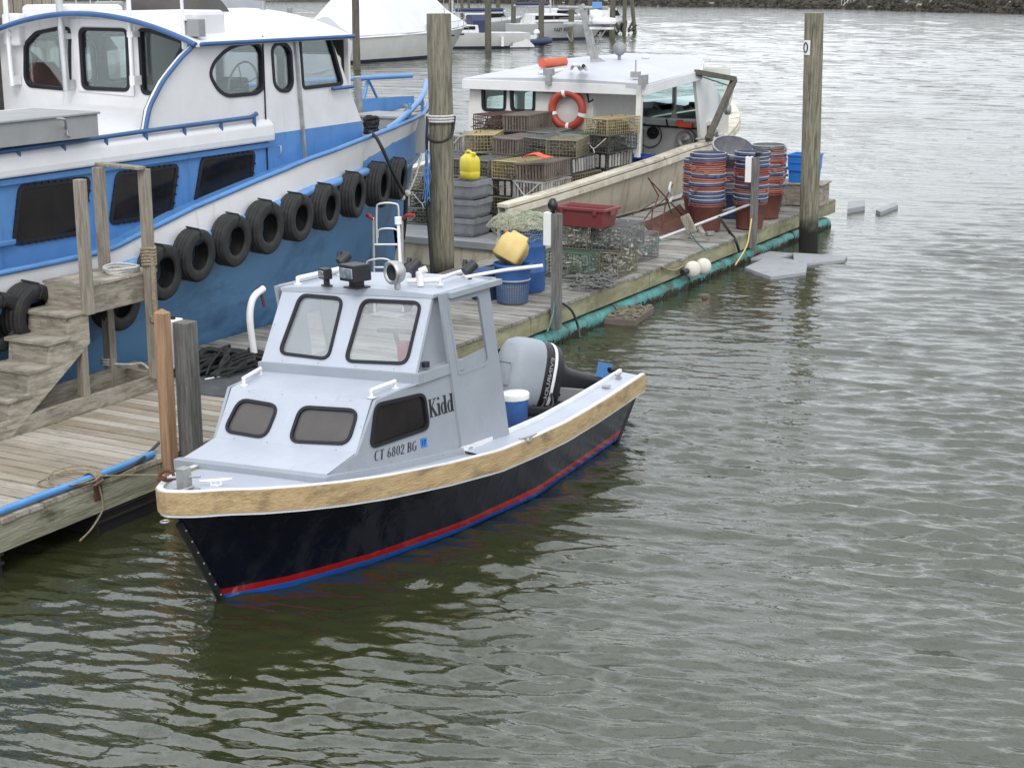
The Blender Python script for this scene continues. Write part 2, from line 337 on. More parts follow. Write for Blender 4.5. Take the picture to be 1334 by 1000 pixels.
# ---------------------------------------------------------------- water: one sheet, finer where it is seen near
def water():
    fine=np.radians(np.arange(-21,21.001,.070)); rest=np.radians(np.concatenate([np.arange(-180,-37,4),np.arange(-36,-34.2,.5),np.arange(-34,-21.1,.15)])); rest2=np.radians(np.concatenate([np.arange(21.15,34,.15),np.arange(34.5,36.1,.5),np.arange(38,179.9,4)]))
    th=np.concatenate([rest,fine,rest2]); nth=len(th)
    r=[.3,2.,3.5,4.4,5.]
    while r[-1]<6.6: r.append(r[-1]*1.006)
    while r[-1]<62: r.append(r[-1]*1.0026)
    while r[-1]<270: r.append(r[-1]*1.0036)
    while r[-1]<1400: r.append(r[-1]*1.06)
    r=np.array(r); nr=len(r)
    dth=np.minimum(np.abs(th-np.roll(th,1)),np.abs(np.roll(th,-1)-th)); dth[np.abs(th)>R(34.6)]=R(4)
    Rr,T=np.meshgrid(r,th,indexing='ij'); cell=np.maximum(Rr*dth[None,:],np.gradient(r)[:,None]*np.ones_like(T))
    x=-Rr*np.sin(T); y=Rr*np.cos(T)
    c,s=math.cos(HEAD),math.sin(HEAD); wx=CAM.x+x*c-y*s; wy=CAM.y+x*s+y*c
    rg=np.random.RandomState(5); z=np.zeros_like(x)
    lam=np.concatenate([np.exp(rg.uniform(math.log(.105),math.log(.38),56)),np.exp(rg.uniform(math.log(.38),math.log(1.0),22)),rg.uniform(1.8,3.2,5),np.exp(rg.uniform(math.log(.9),math.log(3.6),26))])
    farm=np.clip((Rr-38)/50,0,1)
    def patch(sc,seed):
        q=np.random.RandomState(seed); o=np.zeros_like(x)
        for i in range(7):
            a=q.uniform(0,2*math.pi); k=2*math.pi/(sc*q.uniform(.7,1.7)); o+=np.sin(k*(x*math.cos(a)+y*math.sin(a)*.7)+q.uniform(0,7))
        return o/2.6
    gust=np.clip(1+.34*patch(6.5,11),.4,1.6); gust2=np.clip(1+.36*patch(3.4,12),.35,1.6)
    sh=np.clip((wx-0.2)/2.6,0,1)*.65+.35                       # the lee of the dock and boats is calmer
    sh=np.where((wy<1.4)&(wx<2.6),np.minimum(sh,.5),sh)
    for i,l in enumerate(lam):
        main=rg.uniform()<.66
        a=rg.normal(R(74),R(9)) if main else rg.normal(R(104),R(13))
        k=2*math.pi/l; slope=(.054 if l<.38 else .026 if l<1.6 else .005)*(1 if main else .75)
        if i>=len(lam)-26: slope=.055*farm
        wt=np.clip((l/cell-2.5)/2.5,0,1)
        ph=k*(x*math.cos(a)+y*math.sin(a))+rg.uniform(0,7)+.8*patch(4.6,40+i%5)
        z+=slope/k*wt*(gust if l>.38 else gust2)*(sh if l<.38 else sh**2)*(np.sin(ph)-.30*np.cos(2*ph)+.09*np.sin(3*ph)*-1)
    vs=np.stack([wx,wy,z],-1).reshape(-1,3).astype(np.float32)
    me=bpy.data.meshes.new('water'); me.vertices.add(len(vs)); me.vertices.foreach_set('co',vs.ravel())
    i=np.arange(nr-1)[:,None]*nth; j=np.arange(nth)[None,:]; j2=(j+1)%nth
    q=np.stack([i+j,i+nth+j,i+nth+j2,i+j2],-1).reshape(-1,4)[:, ::1]
    me.loops.add(q.size); me.polygons.add(len(q)); me.loops.foreach_set('vertex_index',q.ravel().astype(np.int32))
    me.polygons.foreach_set('loop_start',(np.arange(len(q))*4).astype(np.int32)); me.polygons.foreach_set('loop_total',np.full(len(q),4,np.int32))
    me.polygons.foreach_set('use_smooth',np.ones(len(q),bool)); me.update(calc_edges=True); me.validate()
    if me.polygons[0].normal.z<0: me.flip_normals()
    o=bpy.data.objects.new('water',me); col().objects.link(o); o['kind']='structure'
    m=bpy.data.materials.new('murky_water'); m.use_nodes=True; t=m.node_tree; L=t.links.new; b=t.nodes['Principled BSDF']
    b.inputs['IOR'].default_value=1.85; b.inputs['Roughness'].default_value=.025
    tc=N(t,'ShaderNodeTexCoord'); n=N(t,'ShaderNodeTexNoise'); n.inputs['Scale'].default_value=.35; L(tc.outputs['Object'],n.inputs['Vector'])
    x=N(t,'ShaderNodeMix',data_type='RGBA'); x.inputs[6].default_value=(.026,.030,.0115,1); x.inputs[7].default_value=(.032,.036,.015,1); L(n.outputs['Fac'],x.inputs[0]); L(x.outputs[2],b.inputs['Base Color'])
    mp=N(t,'ShaderNodeMapping'); mp.inputs['Rotation'].default_value=(0,0,-HEAD); mp.inputs['Scale'].default_value=(.42,1,1); L(tc.outputs['Object'],mp.inputs['Vector'])
    n1=N(t,'ShaderNodeTexNoise'); n1.inputs['Scale'].default_value=16; n1.inputs['Detail'].default_value=3; L(mp.outputs[0],n1.inputs['Vector'])
    n2=N(t,'ShaderNodeTexNoise'); n2.inputs['Scale'].default_value=2.6; n2.inputs['Detail'].default_value=4; L(mp.outputs[0],n2.inputs['Vector'])
    b1=N(t,'ShaderNodeBump'); b1.inputs['Strength'].default_value=.6; b1.inputs['Distance'].default_value=.014; L(n1.outputs['Fac'],b1.inputs['Height'])
    b2=N(t,'ShaderNodeBump'); b2.inputs['Strength'].default_value=.35; b2.inputs['Distance'].default_value=.06; L(n2.outputs['Fac'],b2.inputs['Height']); L(b1.outputs[0],b2.inputs['Normal'])
    n3=N(t,'ShaderNodeTexNoise'); n3.inputs['Scale'].default_value=.9; n3.inputs['Detail'].default_value=2; L(mp.outputs[0],n3.inputs['Vector'])
    # the wind waves the far, coarser part of the sheet is too coarse to carry
    g=N(t,'ShaderNodeNewGeometry'); ds=N(t,'ShaderNodeVectorMath',operation='DISTANCE'); ds.inputs[1].default_value=(6.,-4.,0); L(g.outputs['Position'],ds.inputs[0])
    mr=N(t,'ShaderNodeMapRange'); mr.inputs[1].default_value=22; mr.inputs[2].default_value=75; mr.inputs[3].default_value=.04; mr.inputs[4].default_value=1; L(ds.outputs['Value'],mr.inputs[0])
    b3=N(t,'ShaderNodeBump'); b3.inputs['Distance'].default_value=.16; L(mr.outputs[0],b3.inputs['Strength']); L(n3.outputs['Fac'],b3.inputs['Height']); L(b2.outputs[0],b3.inputs['Normal'])
    L(b3.outputs[0],b.inputs['Normal']); me.materials.append(m)
water()
# ---------------------------------------------------------------- docks
def T(x=0,y=0,z=0): return Matrix.Translation((x,y,z))
def planks(mb,s0,s1,t0,t1,pitch=.145,top=DECK,jit=.004):
    s=s0
    while s<s1-.02:
        w=min(pitch,s1-s)-.017
        mb.box(((t0+t1)/2+uni(-.008,.008),s+w/2,top-.018+uni(-jit,jit)*.5),(t1-t0,w,.036),rot3(uni(-.002,.002),'Z')); s+=pitch
dk=thing('floating_dock','near floating dock of pale planks under the wooden steps and blue pipe','dock',(-.95,1.5,0))
m=MB(); planks(m,-4.2,5.16,-2.42,.012); m.build('deck','plank_near',dk)
m=MB()
for a,b in ((-4.2,-.62),(-.612,1.75),(1.758,5.16)): m.box((-.022,(a+b)/2,.31),(.044,b-a-.004,.24))
m.build('fascia_board','fascia_pale',dk,bevel=.004)
m=MB(); m.box((-2.398,.48,.31),(.044,9.3,.24)); m.build('fascia_board','fascia_pale',dk)
for s in (-2.6,-.42,1.45,3.3,4.7):
    m=MB(); m.box((-.33,s,.06),(.62,.85,.30)); m.box((-.33,s,.1),(.65,.88,.03)); m.box((-.33,s,.17),(.65,.88,.02)); m.build('float','blackplastic',dk,bevel=.02)
fd=thing('floating_dock','far floating dock of weathered grey planks on teal floats, stacked with fishing gear','dock',(-.95,12.7,0))
m=MB(); planks(m,5.2,20.25,-2.42,.012,.15,jit=.008); m.build('deck','plank_far',fd)
m=MB()
for a,b in ((5.2,8.4),(8.41,11.9),(11.91,15.4),(15.41,18.6),(18.61,20.25)): m.box((-.022+uni(-.006,.004),(a+b)/2,.315+uni(-.006,.006)),(.05,b-a-.004,.225),rot3(uni(-.0015,.0015),'X'))
m.build('fascia_board','fascia',fd,bevel=.004)
m=MB(); m.box((-1.2,20.262,.315),(2.42,.022,.225)); m.box((-2.398,12.7,.315),(.044,15.,.225)); m.build('end_board','fascia',fd)
for k,(a,b) in enumerate(((8.3,10.7),(10.75,13.2),(13.25,15.6),(15.65,17.9),(17.95,19.9))):
    m=MB(); m.tube([(-.055+uni(-.01,.01),a+(b-a)*i/10,.06+.01*math.sin(i*2+k)) for i in range(11)],.11,12); m.build('float','teal',fd)
for k in range(9):
    m=MB(); m.box((-.5-.0,5.8+k*1.75,.05),(.5,.9,.26)); m.build('float','blackplastic',fd,bevel=.02)
# weed and barnacle fringe at the waterline of the teal floats
m=MB()
for i in range(900):
    s=uni(8.3,19.9); t=.045+uni(-.02,.012); m.tube([(t,s,.06+uni(0,.02)),(t+uni(0,.02),s+uni(-.02,.02),.03),(t+uni(0,.03),s+uni(-.03,.03),-.02)],uni(.004,.012),3)
w=m.build('waterweed','shore_dark'); w['kind']='stuff'; w['label']='dark weed hanging along the teal floats at the waterline'
# blue pipe and lines on the near edge
m=MB(); m.tube(smooth_path([(-.035,-4,.488),(-.03,-1.5,.487),(-.045,0,.489),(-.03,1.1,.487),(-.04,1.74,.487)],8),.03,10); tag(m.build('water_pipe','blue_pipe'),'blue plastic pipe lying along the edge of the near dock','pipe')
m=MB(); m.tube(smooth_path([P(207,577,z=.5),P(196,588,z=.49),P(178,603,z=.51),P(158,614,z=.53),P(135,622,z=.52)],6)+[],.014,7); tag(m.build('hose','blackpaint'),'thin black hose crossing the blue pipe by the orange post','hose')
def coil(name,label,cat,c,r,n,rad,mat,z=DECK,sq=.55,grp=None,jit=.3,h=.03):
    m=MB(); pts=[]
    for i in range(int(n*14)):
        a=i*2*math.pi/14; q=r*(1+jit*math.sin(i*.37)*.5+uni(-.04,.04)); pts.append((c[0]+q*math.cos(a)*(1+.15*math.sin(i*.11)),c[1]+q*sq*math.sin(a)+.04*math.sin(i*.21),z+rad+h*abs(math.sin(i*.29))))
    m.tube(smooth_path(pts,2),rad,5); return tag(m.build(name,mat),label,cat,grp)
a=P(100,628,z=.46); coil('rope_coil','tangled brown rope loops on the planks beside the blue pipe','rope',(a.x-.03,a.y,0),.2,3.2,.006,'tan_rope',sq=1.1,h=.05)
def rope(name,label,pts,r,mat,n=6,sm=5,cat='rope',grp=None):
    m=MB(); m.tube(smooth_path(pts,sm),r,n); return tag(m.build(name,mat),label,cat,grp)
br=thing('mooring_bracket','rusty bracket wrapped with old rope on the near dock edge','bracket',P(126,628,t=.02))
c=P(126,628,t=.0); m=MB(); m.box((c.x-.03,c.y,.47),(.12,.09,.05)); m.box((.008,c.y,.40),(.014,.09,.2)); m.build('plate','rust',br,bevel=.006)
m=MB()
for k in range(4): m.tube([(c.x-.03+.07*math.cos(q),c.y-.035+.022*k,.475+.06*math.sin(q)) for q in np.linspace(0,6.283,12)],.009,5)
m.build('lashing','tan_rope',br)
rope('frayed_line','frayed tan line hanging from the rusty bracket towards the water',[P(129,632,t=.02),P(134,655,t=.03),P(132,668,t=.03),P(118,690,t=.06),P(104,704,t=.1)],.008,'tan_rope')
# ---------------------------------------------------------------- posts and power pedestals of the docks
m=MB(); a=P(219,600,t=.06); tp=P(212,404,t=.06).z
m.box((.06,1.83,(tp+.0)/2-.02),(.1,.1,tp+.0)); 
m.add([(.01,1.78,tp-.02),(.11,1.78,tp-.02),(.11,1.88,tp-.02),(.01,1.88,tp-.02),(.06,1.83,tp+.02)],[(0,1,4),(1,2,4),(2,3,4),(3,0,4)])
tag(m.build('wooden_post','post_orange',bevel=.006),'new orange-brown square post with pointed top beside the near grey pedestal','post')
def pedestal(s,t,top,wd,label,knob=False,lamp=False,paper=False,bot=.1):
    r=thing('power_pedestal',label,'pedestal',(t,s,bot),'power pedestals along the dock edge')
    m=MB(); m.box((t,s,(top+bot)/2),(wd,wd,top-bot)); m.build('post','post_gray',r,bevel=.006)
    bw=.09 if wd>.13 else .1
    m=MB(); m.box((t-wd/2-bw/2-.001,s-.01,top-.19),(bw,wd*1.05,.40)); m.build('box','white_box',r,bevel=.008)
    if knob: m=MB(); m.tube([(t-wd/2-bw/2,s-.01,top+.012),(t-wd/2-bw/2,s-.01,top+.04)],.022,10); m.build('knob','blackpaint',r)
    if lamp:
        m=MB(); c=T(t-wd/2-.005,s,top)
        m.lathe([(0,0),(.035,.0),(.028,.03),(.052,.05),(.062,.085),(.062,.12),(.05,.135),(.045,.15),(.03,.175),(0,.18)],14,c); m.build('lamp','blackpaint',r)
    return r
gp=pedestal(2.08,.085,1.56,.145,'near grey square pedestal post with white box beside the orange-brown post',knob=True)
pedestal(8.9,.085,1.61,.105,'middle grey pedestal post with white box and black lamp beside the blue barrel',lamp=True,bot=.2)
pedestal(15.75,.085,1.63,.10,'farthest grey pedestal post with white box in front of the stacked baskets',lamp=False,knob=True,bot=.2)
m=MB(); m.box((.13,15.75,1.69),(.09,.09,.05)); m.box((.1,15.75,1.665),(.05,.05,.04)); tag(m.build('lamp_cap','blackpaint',bevel=.008),'small black lamp head on the farthest grey pedestal','lamp')
# ---------------------------------------------------------------- steps up to the blue boat
st=thing('boarding_steps','weathered wooden boarding steps with platform and rail posts beside the blue boat','steps',(-1.85,2.6,DECK))
def pp(name,*boxes,mat='stair_wood',bev=.005,rots=None):
    m=MB()
    for k,(c,d) in enumerate(boxes): m.box(c,d,rots[k] if rots else None)
    return m.build(name,mat,st,bevel=bev)
L_=-2.03; Rr_=-1.53; W=Rr_-L_; cx=(L_+Rr_)/2
pp('platform_deck',*[((cx,2.63+.0975+k*.197,1.617),(W+.03,.190,.03)) for k in range(5)])
pp('fascia_board',((Rr_-.018,3.13,1.475),(.036,.94,.25)))
pp('fascia_board',((cx-.01,2.648,1.475),(W-.03,.036,.25)))
pp('fascia_board',((cx-.01,3.612,1.475),(W-.03,.036,.25)),((L_+.018,3.13,1.475),(.036,.92,.25)))
for k in range(4):
    zt=1.40-.205*k; s1=2.64-.255*k
    pp('tread',((cx,s1-.125,zt-.015),(W+.03,.29,.032)))
    pp('riser',((cx,s1-.228,zt-.124),(W-.05,.024,.186)))
for t in (Rr_-.02,L_+.02):
    m=MB(); lo=(2.66,1.36),(2.66,1.06),(1.70,.45),(1.38,.45)
    pl=[(1.36,.45),(1.62,.45),(2.66,1.09),(2.66,1.40),(2.42,1.37),(2.40,1.20),(2.16,1.17),(2.14,.995),(1.90,.97),(1.88,.79),(1.65,.765),(1.63,.6),(1.38,.57)]
    m.plate(basis((t+.018,0,0),(0,1,0),(0,0,1)),ccw(pl),(),.036); m.build('stringer','stair_wood',st)
pp('curb_board',((-1.56,1.0,.525),(.045,5.04,.15)))
pp('curb_board',((-1.93,1.2,.56),(.045,5.0,.20)))
pp('curb_board',((-1.75,3.545,.54),(.42,.045,.17)))
def sp(s,t,z0,z1,w=.088): pp('post',((t,s,(z0+z1)/2),(w,w,z1-z0)),mat='post_beige')
sp(2.62,-1.49,1.37,2.59); sp(3.45,-1.475,.60,2.60); sp(3.36,-1.95,.46,2.60); sp(2.60,-1.585,.60,1.35,.08); sp(2.60,-2.02,.46,1.35,.08)
pp('top_rail',((-1.73,3.41,2.617),(.62,.10,.03)),rots=[rot3(-.15,'Z')],mat='post_beige')
# ropes on the steps
m=MB()
for k in range(6):
    z=1.70+.03*k; m.tube([(-1.475+.062*math.cos(q),3.45+.062*math.sin(q),z+.012*math.sin(q*1.5)) for q in np.linspace(0,6.283,14)],.016,6,closed=False)
m.tube(smooth_path([(-1.42,3.43,1.78),(-1.41,3.42,1.6),(-1.405,3.41,1.35),(-1.41,3.43,1.2)],5),.022,7)
for k in range(3): m.tube([(-1.415+.045*math.cos(q),3.43+.045*math.sin(q),1.17+.02*k) for q in np.linspace(0,6.283,12)],.014,6)
tag(m.build('rope_hitch','tan_rope'),'thick tan rope hitched round the corner post of the steps','rope')
m=MB()
for k in range(3): m.tube(smooth_path([(-1.68+(.13+.015*k)*math.cos(q)*(1+.1*math.sin(3*q+k)),3.30+.17*math.sin(q),1.645+.02*k+.01*math.sin(2*q+k)) for q in np.linspace(0,6.283,12)],3),.012,6)
tag(m.build('rope_coil','white_rope'),'white rope coiled on the platform of the steps','rope')
m=MB()
for k in range(3): m.tube([(-1.98+.065*math.cos(q),3.36+.065*math.sin(q),.70+.025*k) for q in np.linspace(0,6.283,14)],.012,6)
m.tube(smooth_path([(-1.92,3.36,.7),(-1.8,3.5,.68),(-1.7,3.52,.70),(-1.6,3.5,.66)],5),.012,6)
tag(m.build('rope_hitch','white_rope'),'white rope tied low round the far post of the steps','rope')
# ---------------------------------------------------------------- grab rail, mat, black net
m=MB(); tz=-1.28
m.tube(smooth_path([P(334,480,t=tz),P(328,440,t=tz),P(325.5,415,t=tz),P(327,397,t=tz),P(332,385,t=tz),P(343,376,t=tz)],6),.036,10)
gr=thing('grab_rail','curved white grab rail standing on the dock behind the small boat','grab rail',P(334,480,t=tz)); m.build('pipe','whitetrim',gr)
m=MB(); q=P(340,381,t=tz); m.box(q+Vector((-.02,0,.03)),(.05,.05,.05)); m.tube([q+Vector((0,.0,0)),q+Vector((.02,.02,-.15))],.018,6); m.build('fitting','rust',gr,bevel=.008)
m=MB(); pts=[P(*p,z=DECK) for p in [(258,514),(300,519),(345,504),(372,476),(345,462),(300,474),(262,492)]]
m.add([p+Vector((0,0,.014)) for p in pts]+[p+Vector((0,0,.002)) for p in pts],[tuple(range(7))]+[(i,(i+1)%7,7+(i+1)%7,7+i) for i in range(7)])
tag(m.build('rubber_mat','rubber_mat'),'dark grey mat lying on the dock under the black net','mat')
m=MB()
for i in range(64):
    a0=P(uni(262,338),uni(470,483),z=DECK+.02); h=uni(.03,.17)*(1-abs(a0.y-4.35)/1.3)
    pts=[]; d=uni(0,6.28)
    for k in range(7):
        d+=uni(-.9,.9); pts.append((a0.x+.09*k*math.cos(d)*.5-.05,a0.y+.12*(k-3)+.06*math.sin(d),max(DECK+.03,DECK+.03+h*math.sin(k/6*3.14)+uni(-.01,.02))))
    m.tube(smooth_path(pts,3),uni(.012,.026),5)
nb=m.build('heaped_net','net_black'); tag(nb,'heap of black netting on the dock behind the grey post','net')
rope('black_line','thick black line running from the net heap along the dock',[P(335,470,z=.5),P(350,466,z=.49),P(372,462,z=.49),P(395,452,z=.49)],.035,'black_rope')
m=MB(); a,b=P(267,494,z=.475),P(288,490,z=.475); m.tube([a,b],.008,6); tag(m.build('plastic_stick','whitetrim'),'thin white stick lying on the dark mat','stick')
# ---------------------------------------------------------------- pilings
def piling(x,y,r,ztop,lean,label,grp='tall mooring pilings',z0=-1.2,mat='piling',n=22):
    m=MB(); prof=[]; k=26
    vs=[];fs=[]
    for i in range(k+1):
        z=z0+(ztop-z0)*i/k
        for j in range(n):
            q=2*math.pi*j/n; rr=r*(1.06-.06*i/k)*(1+.03*math.sin(3*q+i*.35)+.02*math.sin(7*q-i*.5))
            vs.append((x+lean[0]*(z)+rr*math.cos(q),y+lean[1]*(z)+rr*math.sin(q),z))
    for i in range(k):
        for j in range(n): fs.append((i*n+j,i*n+(j+1)%n,(i+1)*n+(j+1)%n,(i+1)*n+j))
    m.add(vs,fs,0,True); m.add([v for v in vs[-n:]],[tuple(range(n))],0)
    o=m.build('piling',mat,recalc=False); tag(o,label,'piling',grp); return o
def pmat(name,wet):
    m=MATS['piling'].copy(); m.name=name; t=m.node_tree; b=t.nodes['Principled BSDF']; src=b.inputs['Base Color'].links[0].from_socket
    g=N(t,'ShaderNodeNewGeometry'); sx=N(t,'ShaderNodeSeparateXYZ'); t.links.new(g.outputs['Position'],sx.inputs[0])
    n=N(t,'ShaderNodeTexNoise'); n.inputs['Scale'].default_value=5; t.links.new(g.outputs['Position'],n.inputs['Vector'])
    ad=N(t,'ShaderNodeMath',operation='MULTIPLY_ADD'); ad.inputs[1].default_value=.35; t.links.new(n.outputs['Fac'],ad.inputs[0]); t.links.new(sx.outputs[2],ad.inputs[2])
    mr=N(t,'ShaderNodeMapRange'); mr.inputs[1].default_value=wet; mr.inputs[2].default_value=wet+.32; mr.inputs[3].default_value=1; mr.inputs[4].default_value=0; t.links.new(ad.outputs[0],mr.inputs[0])
    x=N(t,'ShaderNodeMix',data_type='RGBA'); t.links.new(mr.outputs[0],x.inputs[0]); t.links.new(src,x.inputs[6]); x.inputs[7].default_value=(.012,.012,.010,1); t.links.new(x.outputs[2],b.inputs['Base Color']); MATS[name]=m
pmat('piling_wet',.50)
piling(-2.64,10.78,.162,P(571,18,t=-2.64).z,(0,-.006),'tall thick piling with white rope tied round it beside the bow of the blue boat',mat='piling_wet')
pr=piling(.52,17.23,.148,3.80,(-.012,-.03),'tall lone piling with a number plate near the far end of the dock',mat='piling_wet')
a=P(1036,52,s=17.0); b=P(1043,72,s=17.0)
sg=thing('number_plate','small white plate with a black 0 nailed to the lone piling','number plate',P(1039,62,s=17.0))
cxp=.52-.012*3.3; cyp=17.23-.03*3.3
def onpil(th_,z,rr=.156): return Vector((cxp+rr*math.cos(th_),cyp+rr*math.sin(th_),z))
m=MB(); zc=P(1039,62,s=17.0).z; ths=np.linspace(-2.62,-1.58,9)
m.loft([[onpil(q,zc-.115,r_) for q in ths] for r_ in (.158,)]+[[onpil(q,zc+.115,.158) for q in ths]]); m.build('plate','white_box',sg)
m=MB(); m.tube([onpil(-2.12+.27*math.cos(q),zc+.075*math.sin(q),.162) for q in np.linspace(0,6.283,18)],.011,5); m.build('digit','paint_black',sg)
# ropes on the tall piling
m=MB()
for k in range(3): m.tube([(-2.64+.182*math.cos(q),10.75+.182*math.sin(q),P(571,158,t=-2.64).z+.036*k) for q in np.linspace(0,6.283,22)],.018,6,closed=False)
tag(m.build('rope_hitch','white_rope'),'white rope wrapped three times round the tall thick piling','rope')
rope('black_line','black line looping round the tall piling below the white rope',[P(556,170,t=-2.75),P(560,182,t=-2.5),P(575,185,t=-2.42),P(588,176,t=-2.42),P(592,152,t=-2.48)],.022,'black_rope')
rope('black_line','long black line hanging beside the tall piling down to the water',[P(557,152,t=-2.75),P(556,190,t=-2.65),P(556,265,t=-2.6),P(559,300,t=-2.58),P(562,345,t=-2.5),P(563,372,t=-2.5)],.022,'black_rope')
rope('black_line','short black line hanging from the knot at the blue bow',[P(529,255,t=-2.9),P(528,280,t=-2.9),P(525,312,t=-2.9)],.03,'black_rope')
rope('black_line','black line running from the bow bitt of the blue boat to the tire fenders',[P(482,172,t=-2.45),P(489,178,t=-2.2),P(494,186,t=-2.1),P(500,198,t=-2.05),P(512,225,t=-2.05),P(526,252,t=-2.2)],.022,'black_rope')
rope('white_line','thin white line hanging from the blue bow to the knotted floats',[P(549,200,t=-3.0),P(543,225,t=-2.9),P(535,245,t=-2.9),P(528,255,t=-2.9)],.014,'white_rope')
m=MB()
for i in range(26):
    a=P(uni(553,558),uni(195,230),t=-2.55); m.tube(smooth_path([a,a+Vector((uni(-.03,.03),uni(-.03,.03),-.12)),a+Vector((uni(-.06,.05),uni(-.05,.05),-.32-.1*rnd()))],3),.006,3)
tag(m.build('frayed_rope','blue_light'),'tassel of frayed light blue rope beside the tall piling','rope')
m=MB()
for q_ in ((524,258,.045),(531,252,.05),(527,250,.035)): m.lathe([(0,-q_[2]),(q_[2]*.8,-q_[2]*.6),(q_[2],0),(q_[2]*.8,q_[2]*.6),(0,q_[2])],12,T(*P(q_[0],q_[1],t=-2.88)))
tag(m.build('net_floats','buoy_white'),'cluster of small white net floats hanging at the blue bow','floats')
# ---------------------------------------------------------------- the small grey cabin boat
yw,hl=R(1.7),R(3.2)
A_=Vector((math.sin(yw),math.cos(yw),0)); D_=Vector((math.cos(yw),-math.sin(yw),0)); Zz=Vector((0,0,1))
B_=D_*math.cos(hl)+Zz*math.sin(hl); Z_=Zz*math.cos(hl)-D_*math.sin(hl)
SK=Matrix.Translation((1.76,-.28,0))@Matrix((B_,A_,Z_)).transposed().to_4x4()
sk=thing('cabin_boat','small grey cabin boat with black hull and wooden rub rail, Kidd lettered on its side','boat',SK)
SA=[0,.05,.12,.28,.5,.77,1.1,1.48,2.16,2.8,3.4,4.0,4.7,5.4,6.1]
SB=[0,.085,.15,.26,.40,.535,.65,.75,.89,.985,.99,.955,.87,.78,.68]
SZ=[1.02,1.012,1.0,.98,.94,.90,.852,.80,.725,.665,.625,.60,.58,.57,.56]
def shb(a): return interp(SA,SB,a)
def cs(a): return interp([0,1.0,1.8,3.4],[.15,.14,.10,0],a)   # the bow sits a little to starboard
def shz(a): return interp(SA,SZ,a)
def fine_a(n=60): return [6.1*(i/n)**1.5 for i in range(n+1)]
def wl(f): # f 0..1
    a=.72+f*4.95; return a,interp([.72,.9,1.17,1.84,2.68,3.76,5.67],[0,.14,.30,.53,.69,.79,.60],a)
def hullring(a,sgn):
    f=a/6.1; aw,bw=wl(f); ak=1.0+f*4.6; p=[]
    s=Vector((shb(a),a,shz(a)-.03)); w=Vector((bw,aw,0.0)); k=Vector((0,ak,-.34))
    for i in range(9):
        v=i/8; q=s.lerp(w,v); q.x-=.10*(1-f)**2*math.sin(v*math.pi)*(1 if a>.03 else 0)*min(1,a*3); q.x=max(q.x,0); p.append(q)
    p.append(w.lerp(k,.35)+Vector((.03 if bw>.1 else 0,0,0))); p.append(k)
    n_=len(p); k0=lambda i: min(1,i/8)
    return [Vector((q.x*sgn+lerp(cs(a),-.10*max(0,1-a/2.5),k0(i)),q.y,q.z)) for i,q in enumerate(p)]
m=MB(SK); As=fine_a()
for sg_ in (1,-1): m.loft([hullring(a,sg_) for a in As],0,sm=True)
# transom with the cut-out for the outboard
rt,rb=hullring(6.1,1),hullring(6.1,-1)
def tr(b,z): f=(z-(-.03))/(.53+.03); return Vector((b,5.67+.43*f,z))
tp=[tr(b,z) for b,z in [(-.6,0),(0,-.3),(.6,0),(.67,.52),(.30,.52),(.24,.36),(-.24,.36),(-.30,.52),(-.67,.52)]]
B=basis(tr(0,0),(1,0,0),tr(0,.5)-tr(0,0)); 
tz=[((q-B[0]).dot(B[1]),(q-B[0]).dot(B[2])) for q in tp]; m.plate(B,tz,(),.05,1)
hull_m=bpy.data.materials.new('painted_hull'); hull_m.use_nodes=True; t=hull_m.node_tree; b=t.nodes['Principled BSDF']; b.inputs['Roughness'].default_value=.16; b.inputs['Specular IOR Level'].default_value=.45
tcc=N(t,'ShaderNodeTexCoord'); sx=N(t,'ShaderNodeSeparateXYZ'); t.links.new(tcc.outputs['Object'],sx.inputs[0])
nz=N(t,'ShaderNodeTexNoise'); nz.inputs['Scale'].default_value=9; t.links.new(tcc.outputs['Object'],nz.inputs['Vector'])
ad=N(t,'ShaderNodeMath',operation='MULTIPLY_ADD'); ad.inputs[1].default_value=.008; t.links.new(nz.outputs['Fac'],ad.inputs[0]); t.links.new(sx.outputs[2],ad.inputs[2])
cr=N(t,'ShaderNodeValToRGB'); cr.color_ramp.interpolation='CONSTANT'; e=cr.color_ramp.elements; e[0].color=(.015,.10,.42,1); e[0].position=0; e[1].position=.5175; e[1].color=(.33,.012,.014,1); e2=e.new(.545); e2.color=(.005,.0065,.016,1)
mr=N(t,'ShaderNodeMapRange'); mr.inputs[1].default_value=-1; mr.inputs[2].default_value=1; t.links.new(ad.outputs[0],mr.inputs[0]); t.links.new(mr.outputs[0],cr.inputs[0]); t.links.new(cr.outputs[0],b.inputs['Base Color'])
mp=N(t,'ShaderNodeMapping'); mp.inputs['Scale'].default_value=(14,14,2.2); mp.inputs['Rotation'].default_value=(R(24),0,0); t.links.new(tcc.outputs['Object'],mp.inputs[0]); n2=N(t,'ShaderNodeTexNoise'); n2.inputs['Scale'].default_value=1.2; n2.inputs['Detail'].default_value=5; t.links.new(mp.outputs[0],n2.inputs['Vector'])
bp=N(t,'ShaderNodeBump'); bp.inputs['Strength'].default_value=.25; bp.inputs['Distance'].default_value=.02; t.links.new(n2.outputs['Fac'],bp.inputs['Height']); t.links.new(bp.outputs[0],b.inputs['Normal'])
mr2=N(t,'ShaderNodeMapRange'); mr2.inputs[1].default_value=.55; mr2.inputs[2].default_value=.75; mr2.inputs[3].default_value=.14; mr2.inputs[4].default_value=.4; t.links.new(n2.outputs['Fac'],mr2.inputs[0]); t.links.new(mr2.outputs[0],b.inputs['Roughness'])
MATS['hull_paint']=hull_m
hl_=m.build('hull',['hull_paint','blackpaint'],sk)
